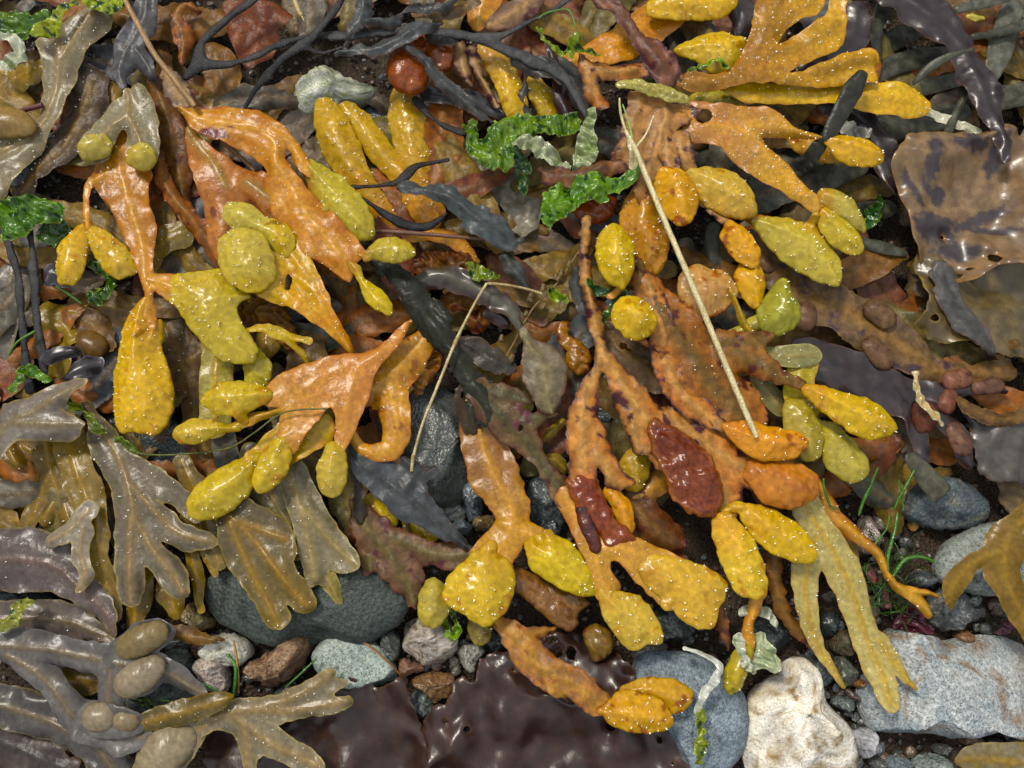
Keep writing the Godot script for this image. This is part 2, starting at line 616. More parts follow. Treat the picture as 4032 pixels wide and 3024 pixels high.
# a beach stone: an outline (x, y in mm) swelled to a squarish or rounded body, chipped by planes and roughened
func stone_mesh(outline: Array, base: float, peak: float, e: float, chips: int, rough: float, ca: Array, cb: Array, cc: Array, sd: int, seg: int = 44, rings: int = 20) -> ArrayMesh:
	var rng := RandomNumberGenerator.new()
	rng.seed = sd
	var n := outline.size() / 2
	var mid := Vector2.ZERO
	var lo := Vector2(1e9, 1e9)
	var hi := -lo
	for i in n:
		var p := Vector2(outline[i * 2], outline[i * 2 + 1])
		lo = lo.min(p)
		hi = hi.max(p)
		mid += p / n
	var size := (hi - lo).length() * 0.5
	var R := PackedFloat32Array()
	for k in seg:
		var dir := Vector2.from_angle(TAU * k / seg)
		var best := 0.0
		for i in n:
			var a := Vector2(outline[i * 2], outline[i * 2 + 1]) - mid
			var j := (i + 1) % n
			var b := Vector2(outline[j * 2], outline[j * 2 + 1]) - mid
			var ex := b - a
			var den := dir.cross(ex)
			if absf(den) < 1e-6:
				continue
			var t := a.cross(ex) / den
			var u := a.cross(dir) / den
			if t > 0.0 and u >= -0.001 and u <= 1.001:
				best = maxf(best, t)
		R.append(best)
	var R2 := R.duplicate()
	for k in seg:
		R2[k] = R[k] * 0.6 + (R[(k + 1) % seg] + R[(k + seg - 1) % seg]) * 0.2
	var planes := []
	for i in chips:
		var v := Vector3(rng.randf_range(-1, 1), rng.randf_range(0.1, 1.0), rng.randf_range(-1, 1)).normalized()
		planes.append([v, rng.randf_range(0.62, 0.86)])
	var c0 := lin(ca)
	var c1 := lin(cb)
	var c2 := lin(cc)
	var vs := PackedVector3Array()
	var cs := PackedColorArray()
	var hz := (peak - base) * 0.5
	var zc := (peak + base) * 0.5
	for i in rings + 1:
		var phi := PI * i / rings
		var sr := pow(sin(phi), e)
		var cr := signf(cos(phi)) * pow(absf(cos(phi)), e)
		for k in seg:
			var a := TAU * k / seg
			var v := Vector3(cos(a) * sr, cr, sin(a) * sr)
			for p in planes:
				var over: float = v.dot(p[0]) - p[1]
				if over > 0.0:
					v -= p[0] * over
			var rr := Vector2(v.x, v.z)
			var q := Vector3(mid.x + rr.x * R2[k], zc + v.y * hz, mid.y + rr.y * R2[k])
			var s3 := q * (300.0 / maxf(size, 6.0)) + Vector3(sd * 17.0, 0, sd * 5.0)
			var dn := noise_b.get_noise_3dv(s3) * 0.065 + noise_a.get_noise_3dv(s3 * 3.0) * 0.035 + noise_a.get_noise_3dv(q * 60.0) * 0.02
			q += Vector3(v.x, v.y * 0.7, v.z).normalized() * dn * size * rough if v.length() > 0.01 else Vector3.ZERO
			vs.append(q * MM)
			var m := noise_b.get_noise_3dv(s3 * 1.3 + Vector3(500, 0, 0)) + 0.6 * noise_a.get_noise_3dv(q * 45.0 + Vector3(sd, 0, 0))
			var col := c0.lerp(c1, clampf(0.5 + m * 1.3, 0.0, 1.0))
			var m2 := noise_a.get_noise_3dv(s3 * 2.1 + Vector3(0, 900, 0)) + 0.4 * noise_a.get_noise_3dv(q * 80.0)
			col = col.lerp(c2, smoothstep(0.22, 0.45, m2))
			cs.append(col)
	var ix := PackedInt32Array()
	for i in rings:
		for k in seg:
			var a := i * seg + k
			var b := i * seg + (k + 1) % seg
			var c := a + seg
			var d := b + seg
			if i > 0:
				ix.append_array([a, b, c])
			if i < rings - 1:
				ix.append_array([b, d, c])
	var ns := PackedVector3Array()
	ns.resize(vs.size())
	for t in ix.size() / 3:
		var a := ix[t * 3]
		var b := ix[t * 3 + 1]
		var c := ix[t * 3 + 2]
		var fn := (vs[c] - vs[a]).cross(vs[b] - vs[a])
		ns[a] += fn
		ns[b] += fn
		ns[c] += fn
	var pole_a := Vector3.ZERO
	var pole_b := Vector3.ZERO
	for k in seg:
		pole_a += ns[k]
		pole_b += ns[rings * seg + k]
	for k in seg:
		ns[k] = pole_a
		ns[rings * seg + k] = pole_b
	for i in ns.size():
		ns[i] = ns[i].normalized()
	var arr := []
	arr.resize(Mesh.ARRAY_MAX)
	arr[Mesh.ARRAY_VERTEX] = vs
	arr[Mesh.ARRAY_NORMAL] = ns
	arr[Mesh.ARRAY_COLOR] = cs
	arr[Mesh.ARRAY_INDEX] = ix
	var am := ArrayMesh.new()
	am.add_surface_from_arrays(Mesh.PRIMITIVE_TRIANGLES, arr)
	return am

func stone(label: String, outline: Array, base: float, peak: float, e: float, chips: int, rough: float, ca: Array, cb: Array, cc: Array, mat: String, group: String = "") -> void:
	finish()
	seed_count += 1
	var mid := Vector2.ZERO
	var n := outline.size() / 2
	for i in n:
		mid += Vector2(outline[i * 2], outline[i * 2 + 1]) / n
	var own := []
	for i in n:
		own.append_array([outline[i * 2] - mid.x, outline[i * 2 + 1] - mid.y])
	var am := stone_mesh(own, 0.0, peak - base, e, chips, rough, ca, cb, cc, seed_count)
	var m := mesh_node(numbered("stone"), am, mats[mat], self)
	m.position = Vector3(mid.x, base, mid.y) * MM
	tag(m, label, "stone", group)
	cur = null

func noise_image(freq: float, kind: int, octaves: int, sd: int, size: int) -> Image:
	var n := FastNoiseLite.new()
	n.noise_type = kind
	n.frequency = freq
	n.fractal_octaves = octaves
	n.seed = sd
	var im := n.get_seamless_image(size, size, false, false, 0.15)
	im.convert(Image.FORMAT_RGBA8)
	return im

func normal_texture(im: Image, strength: float) -> ImageTexture:
	var b: Image = im.duplicate()
	b.bump_map_to_normal_map(strength)
	return ImageTexture.create_from_image(b)

# grey texture that multiplies the pigment: low..high, with pale and dark grains
func grain_texture(im: Image, low: float, high: float, pale: float, dark: float, sd: int) -> ImageTexture:
	var rng := RandomNumberGenerator.new()
	rng.seed = sd
	var w := im.get_width()
	var out := Image.create(w, w, false, Image.FORMAT_RGBA8)
	for y in w:
		for x in w:
			var v := lerpf(low, high, clampf((im.get_pixel(x, y).r - 0.2) / 0.6, 0.0, 1.0))
			var r := rng.randf()
			if r < pale:
				v = lerpf(v, 1.0, rng.randf_range(0.4, 1.0))
			elif r > 1.0 - dark:
				v *= rng.randf_range(0.35, 0.8)
			out.set_pixel(x, y, Color(v, v, v))
	return ImageTexture.create_from_image(out)

func wet(albedo: Texture2D, nor: Texture2D, nscale: float, tile: float, rough: float, spec: float, back: Color) -> StandardMaterial3D:
	var m := StandardMaterial3D.new()
	m.vertex_color_use_as_albedo = true
	m.albedo_texture = albedo
	m.uv1_triplanar = true
	m.uv1_world_triplanar = true
	m.uv1_scale = Vector3.ONE * (1000.0 / tile)
	m.normal_enabled = nor != null
	m.normal_texture = nor
	m.normal_scale = nscale
	m.roughness = rough
	m.metallic_specular = spec
	m.cull_mode = BaseMaterial3D.CULL_DISABLED
	if back.r + back.g + back.b > 0.0:
		m.backlight_enabled = true
		m.backlight = back
	return m

func make_materials() -> void:
	var fine := noise_image(0.16, FastNoiseLite.TYPE_SIMPLEX_SMOOTH, 3, 3, 512)
	var soft := noise_image(0.03, FastNoiseLite.TYPE_SIMPLEX_SMOOTH, 5, 13, 512)
	var wrinkle := noise_image(0.02, FastNoiseLite.TYPE_SIMPLEX, 5, 7, 512)
	var cells := noise_image(0.06, FastNoiseLite.TYPE_CELLULAR, 2, 11, 512)
	var leaf := grain_texture(soft, 0.8, 0.99, 0.01, 0.02, 1)
	var spotted := grain_texture(wrinkle, 0.72, 0.99, 0.015, 0.05, 5)
	var speckle := grain_texture(fine, 0.64, 0.94, 0.2, 0.2, 2)
	var smooth_grain := grain_texture(wrinkle, 0.68, 0.98, 0.05, 0.08, 4)
	var n_fine := normal_texture(fine, 6.0)
	var n_wrinkle := normal_texture(wrinkle, 8.0)
	var n_cells := normal_texture(cells, 5.0)
	mats.frond = wet(leaf, n_wrinkle, 0.3, 46.0, 0.34, 0.36, Color(0.36, 0.32, 0.15))
	mats.bladder = wet(leaf, n_wrinkle, 0.16, 50.0, 0.28, 0.4, Color(0.4, 0.35, 0.12))
	mats.worn = wet(spotted, n_wrinkle, 0.4, 60.0, 0.42, 0.3, Color(0.22, 0.16, 0.07))
	mats.dark = wet(spotted, n_wrinkle, 0.3, 60.0, 0.36, 0.28, Color(0, 0, 0))
	mats.stalk = wet(spotted, n_fine, 0.5, 60.0, 0.5, 0.3, Color(0, 0, 0))
	mats.kelp = wet(spotted, n_wrinkle, 0.16, 90.0, 0.33, 0.4, Color(0, 0, 0))
	mats.rotten = wet(spotted, n_cells, 0.35, 26.0, 0.26, 0.4, Color(0.12, 0.04, 0.0))
	mats.lettuce = wet(leaf, n_wrinkle, 0.8, 26.0, 0.17, 0.45, Color(0.5, 0.6, 0.25))
	mats.film = wet(leaf, n_wrinkle, 0.5, 20.0, 0.18, 0.5, Color(0.6, 0.6, 0.5))
	mats.straw = wet(spotted, null, 0.0, 12.0, 0.55, 0.4, Color(0, 0, 0))
	mats.granite = wet(speckle, n_fine, 0.5, 190.0, 0.6, 0.4, Color(0, 0, 0))
	mats.wet_stone = wet(speckle, n_fine, 0.4, 150.0, 0.36, 0.5, Color(0, 0, 0))
	mats.quartz = wet(smooth_grain, n_fine, 0.35, 140.0, 0.4, 0.5, Color(0, 0, 0))
	mats.sand = wet(speckle, n_fine, 0.8, 160.0, 0.6, 0.2, Color(0, 0, 0))
	for k in {"frond": 0.8, "bladder": 0.84, "worn": 0.7, "dark": 0.5, "stalk": 0.55, "kelp": 0.75, "rotten": 0.8, "lettuce": 0.95}:
		var v: float = {"frond": 0.8, "bladder": 0.84, "worn": 0.7, "dark": 0.5, "stalk": 0.55, "kelp": 0.75, "rotten": 0.8, "lettuce": 0.95}[k]
		mats[k].albedo_color = Color(v, v, v).linear_to_srgb()
	mats.bladder.subsurf_scatter_enabled = true
	mats.bladder.subsurf_scatter_strength = 0.12
	mats.kelp.clearcoat_enabled = true
	mats.kelp.clearcoat = 0.1
	mats.kelp.clearcoat_roughness = 0.1
	for k in ["frond", "bladder", "lettuce"]:
		mats[k].clearcoat_enabled = true
		mats[k].clearcoat = 0.05
		mats[k].clearcoat_roughness = 0.1
	var t := StandardMaterial3D.new()
	t.albedo_color = Color(0.97, 0.97, 0.93)
	t.roughness = 0.3
	t.cull_mode = BaseMaterial3D.CULL_DISABLED
	mats.tuft = t

var S := {
	"orange": {"mat": "frond", "c0": [181,112,35], "c1": [196,138,50], "crib": [211,156,69], "cedge": [162,88,26], "cblot": [141,84,32], "blot": 0.0, "ew": 0.7, "rib": 0.5, "rw": 1.3, "ribc": 0.55, "wave": 1.3, "cam": -1.6, "gap": 4, "miss": 0.4, "wart": 0.1, "rag": 0.45},
	"amber": {"mat": "frond", "c0": [197,138,28], "c1": [210,160,44], "crib": [184,134,30], "cedge": [176,116,26], "ew": 0.5, "rib": 0.5, "rw": 1.3, "ribc": 0.35, "wave": 1.5, "cam": -1.5, "gap": 3.2, "miss": 0.2, "wart": 0.15, "rag": 0.45},
	"tan": {"mat": "worn", "c0": [168,118,76], "c1": [184,134,78], "crib": [199,154,92], "cedge": [74,38,42], "cblot": [90,47,53], "blot": 0.1, "ew": 1.3, "rib": 0.6, "rw": 1.8, "ribc": 0.5, "wave": 1.6, "cam": -1.2, "rag": 0.8, "tear": 0.55},
	"singed": {"mat": "worn", "c0": [184,112,56], "c1": [198,136,70], "crib": [202,160,96], "cedge": [60,30,40], "cblot": [85,38,42], "blot": 0.18, "blf": 0.07, "ew": 1.8, "rib": 0.7, "rw": 1.8, "ribc": 0.6, "wave": 1.8, "cam": -1.0, "rag": 0.8, "tear": 0.55},
	"rust": {"mat": "worn", "c0": [143,79,36], "c1": [165,98,42], "crib": [138,106,58], "cedge": [109,54,32], "ew": 0.9, "rib": 0.6, "rw": 1.5, "ribc": 0.5, "wave": 1.7, "cam": -1.4, "rag": 0.8, "cblot": [93,44,34], "blot": 0.06, "tear": 0.55},
	"brown": {"mat": "worn", "c0": [94,65,38], "c1": [111,80,48], "crib": [138,106,52], "cedge": [141,112,56], "ew": 0.6, "rib": 0.6, "rw": 1.5, "ribc": 0.6, "wave": 1.8, "cam": -1.4, "rag": 0.8, "gap": 4.5, "miss": 0.5, "tear": 0.55},
	"grey": {"mat": "frond", "c0": [122,111,90], "c1": [110,98,79], "crib": [148,121,74], "cedge": [168,147,90], "ew": 0.8, "rib": 0.7, "rw": 0.85, "ribc": 0.7, "wave": 1.7, "cam": -1.6, "rag": 0.45, "gap": 3.4, "miss": 0.35, "wart": 0.12},
	"lilac": {"mat": "frond", "c0": [101,91,85], "c1": [89,79,74], "crib": [122,104,72], "cedge": [143,125,84], "ew": 0.7, "rib": 0.7, "rw": 0.9, "ribc": 0.7, "wave": 2.2, "cam": -1.8, "rag": 0.45, "gap": 5, "miss": 0.5},
	"silver": {"mat": "frond", "c0": [128,118,92], "c1": [115,104,80], "crib": [148,128,76], "cedge": [176,160,96], "ew": 0.7, "rib": 0.6, "rw": 0.85, "ribc": 0.7, "wave": 1.6, "cam": -1.3, "rag": 0.45, "gap": 3.4, "miss": 0.3, "wart": 0.1},
	"khaki": {"mat": "frond", "c0": [107,85,28], "c1": [123,100,36], "crib": [148,116,42], "cedge": [138,112,48], "ew": 0.6, "rib": 0.5, "rw": 0.9, "ribc": 0.7, "wave": 1.4, "cam": -1.2, "rag": 0.45, "gap": 3.8, "miss": 0.4},
	"pale": {"mat": "frond", "c0": [179,164,104], "c1": [168,152,88], "crib": [184,146,30], "cedge": [176,122,42], "ew": 0.5, "rib": 0.5, "rw": 1.2, "ribc": 0.75, "wave": 1.0, "cam": -0.9, "rag": 0.45, "gap": 3, "miss": 0.15, "wart": 0.15},
	"slate": {"mat": "dark", "c0": [84,86,84], "c1": [98,100,96], "crib": [67,68,63], "cedge": [122,90,72], "ew": 0.5, "rib": 0.6, "rw": 1.4, "ribc": 0.5, "wave": 2.0, "cam": -1.8, "rag": 1.3, "tear": 0.45, "rf": 0.08},
	"moss": {"mat": "dark", "c0": [44,46,38], "c1": [60,60,48], "crib": [58,61,44], "cedge": [84,64,46], "ew": 0.6, "rib": 0.9, "rw": 2.0, "ribc": 0.6, "wave": 1, "cam": -1.4, "rag": 1.0, "tear": 0.9},
	"plum": {"mat": "kelp", "c0": [46,36,37], "c1": [58,46,46], "crib": [36,30,32], "cedge": [106,70,48], "ew": 0.5, "rib": 0.4, "rw": 1.5, "ribc": 0.4, "wave": 1.8, "cam": -1.4, "rag": 0.3},
	"scrap": {"mat": "worn", "c0": [106,78,44], "c1": [122,92,52], "crib": [128,100,58], "cedge": [110,84,48], "ew": 0.5, "rib": 0.5, "rw": 1.1, "ribc": 0.5, "wave": 2.4, "cam": -1.0, "rag": 0.8, "cell": 1.3, "tear": 0.4},
	"strap": {"mat": "dark", "c0": [70,71,58], "c1": [86,87,70], "crib": [75,76,64], "cedge": [66,67,47], "ew": 0.4, "wave": 0.8, "cam": -0.6, "th": 1.0, "rag": 0.15},
	"leafmud": {"mat": "worn", "c0": [110,56,32], "c1": [125,68,38], "crib": [91,44,26], "cedge": [86,48,30], "ew": 0.8, "rib": 0.3, "rw": 0.8, "ribc": 0.5, "wave": 1.5, "lump": 1.2, "rag": 0.2},
	"stem": {"mat": "stalk", "c0": [59,58,59], "c1": [76,75,75], "inf": 0.48, "cell": 0.75, "wave": 0.0, "lump": 0.2, "rag": 0.7, "blend": 2.2, "bump": 0.45, "bf": 0.14, "rf": 0.06},
	"b_yellow": {"keel": 0.55, "blend": 3.0, "mat": "bladder", "c0": [212,172,57], "c1": [199,166,61], "inf": 0.62, "cell": 0.5, "wave": 0.0, "lump": 0.5, "rag": 0.5, "wart": 0.42, "gap": 2.7, "miss": 0.25, "bump": 0.5, "bf": 0.09, "cblot": [183,134,42], "blot": 0.02, "dots": 0.06},
	"b_olive": {"keel": 0.55, "blend": 3.0, "mat": "bladder", "c0": [189,170,69], "c1": [178,161,66], "inf": 0.62, "cell": 0.5, "wave": 0.0, "lump": 0.5, "rag": 0.5, "wart": 0.42, "gap": 2.7, "miss": 0.25, "bump": 0.4, "bf": 0.09, "dots": 0.03},
	"b_orange": {"keel": 0.55, "blend": 3.0, "mat": "bladder", "c0": [215,149,50], "c1": [207,141,43], "inf": 0.62, "cell": 0.5, "wave": 0.0, "lump": 0.5, "rag": 0.5, "wart": 0.42, "gap": 2.7, "miss": 0.25, "bump": 0.6, "bf": 0.09, "cblot": [156,90,32], "blot": 0.03, "dots": 0.06},
	"b_ochre": {"keel": 0.55, "blend": 3.0, "mat": "bladder", "c0": [184,141,56], "c1": [172,132,50], "inf": 0.62, "cell": 0.5, "wave": 0.0, "lump": 0.5, "rag": 0.5, "wart": 0.42, "gap": 2.7, "miss": 0.25, "bump": 0.5, "bf": 0.1, "dots": 0.06},
	"b_air": {"keel": 0.35, "mat": "frond", "c0": [147,131,106], "c1": [134,118,90], "inf": 0.62, "cell": 0.8, "wave": 0.0, "lump": 0.3, "rag": 0.1},
	"b_brown": {"mat": "worn", "keel": 0.3, "c0": [128,96,72], "c1": [112,82,60], "inf": 0.6, "cell": 0.8, "wave": 0.0, "lump": 0.3, "rag": 0.15, "cblot": [90,52,48], "blot": 0.08, "blf": 0.2},
	"b_rot": {"mat": "rotten", "c0": [150,64,15], "c1": [122,42,16], "inf": 0.5, "cell": 0.75, "wave": 0.0, "lump": 0.8, "rag": 0.4, "bump": 0.9, "bf": 0.16, "cblot": [106,42,16], "blot": 0.04, "blf": 0.12},
	"kelp": {"mat": "kelp", "c0": [51,32,26], "c1": [62,40,32], "cedge": [90,58,38], "ew": 0.7, "th": 1.3, "cell": 1.0, "wave": 2.0, "wf": 0.05, "lump": 4.0, "lf": 0.022, "fold": 1.2, "ff": 0.03, "rag": 1.0, "rf": 0.16, "rl": 8.0, "tear": 0.4},
	"lettuce": {"mat": "lettuce", "c0": [53,88,15], "c1": [134,160,44], "cedge": [148,172,72], "ew": 0.4, "th": 0.3, "cell": 0.55, "wave": 1.5, "wf": 0.07, "lump": 2.4, "lf": 0.07, "fold": 1.1, "ff": 0.17, "fstretch": 0.45, "rag": 1.3, "rf": 0.1, "tear": 0.5, "rl": 4.0, "cblot": [20,54,12], "blot": 0.26, "blf": 0.14},
	"film": {"mat": "film", "c0": [178,178,148], "c1": [158,166,132], "cedge": [198,200,172], "ew": 0.5, "th": 0.3, "cell": 0.7, "wave": 1.0, "wf": 0.12, "lump": 1.2, "lf": 0.08, "fold": 2.6, "ff": 0.16, "fstretch": 0.4, "rag": 0.8, "rl": 4.0, "cblot": [122,138,80], "blot": 0.08},
}

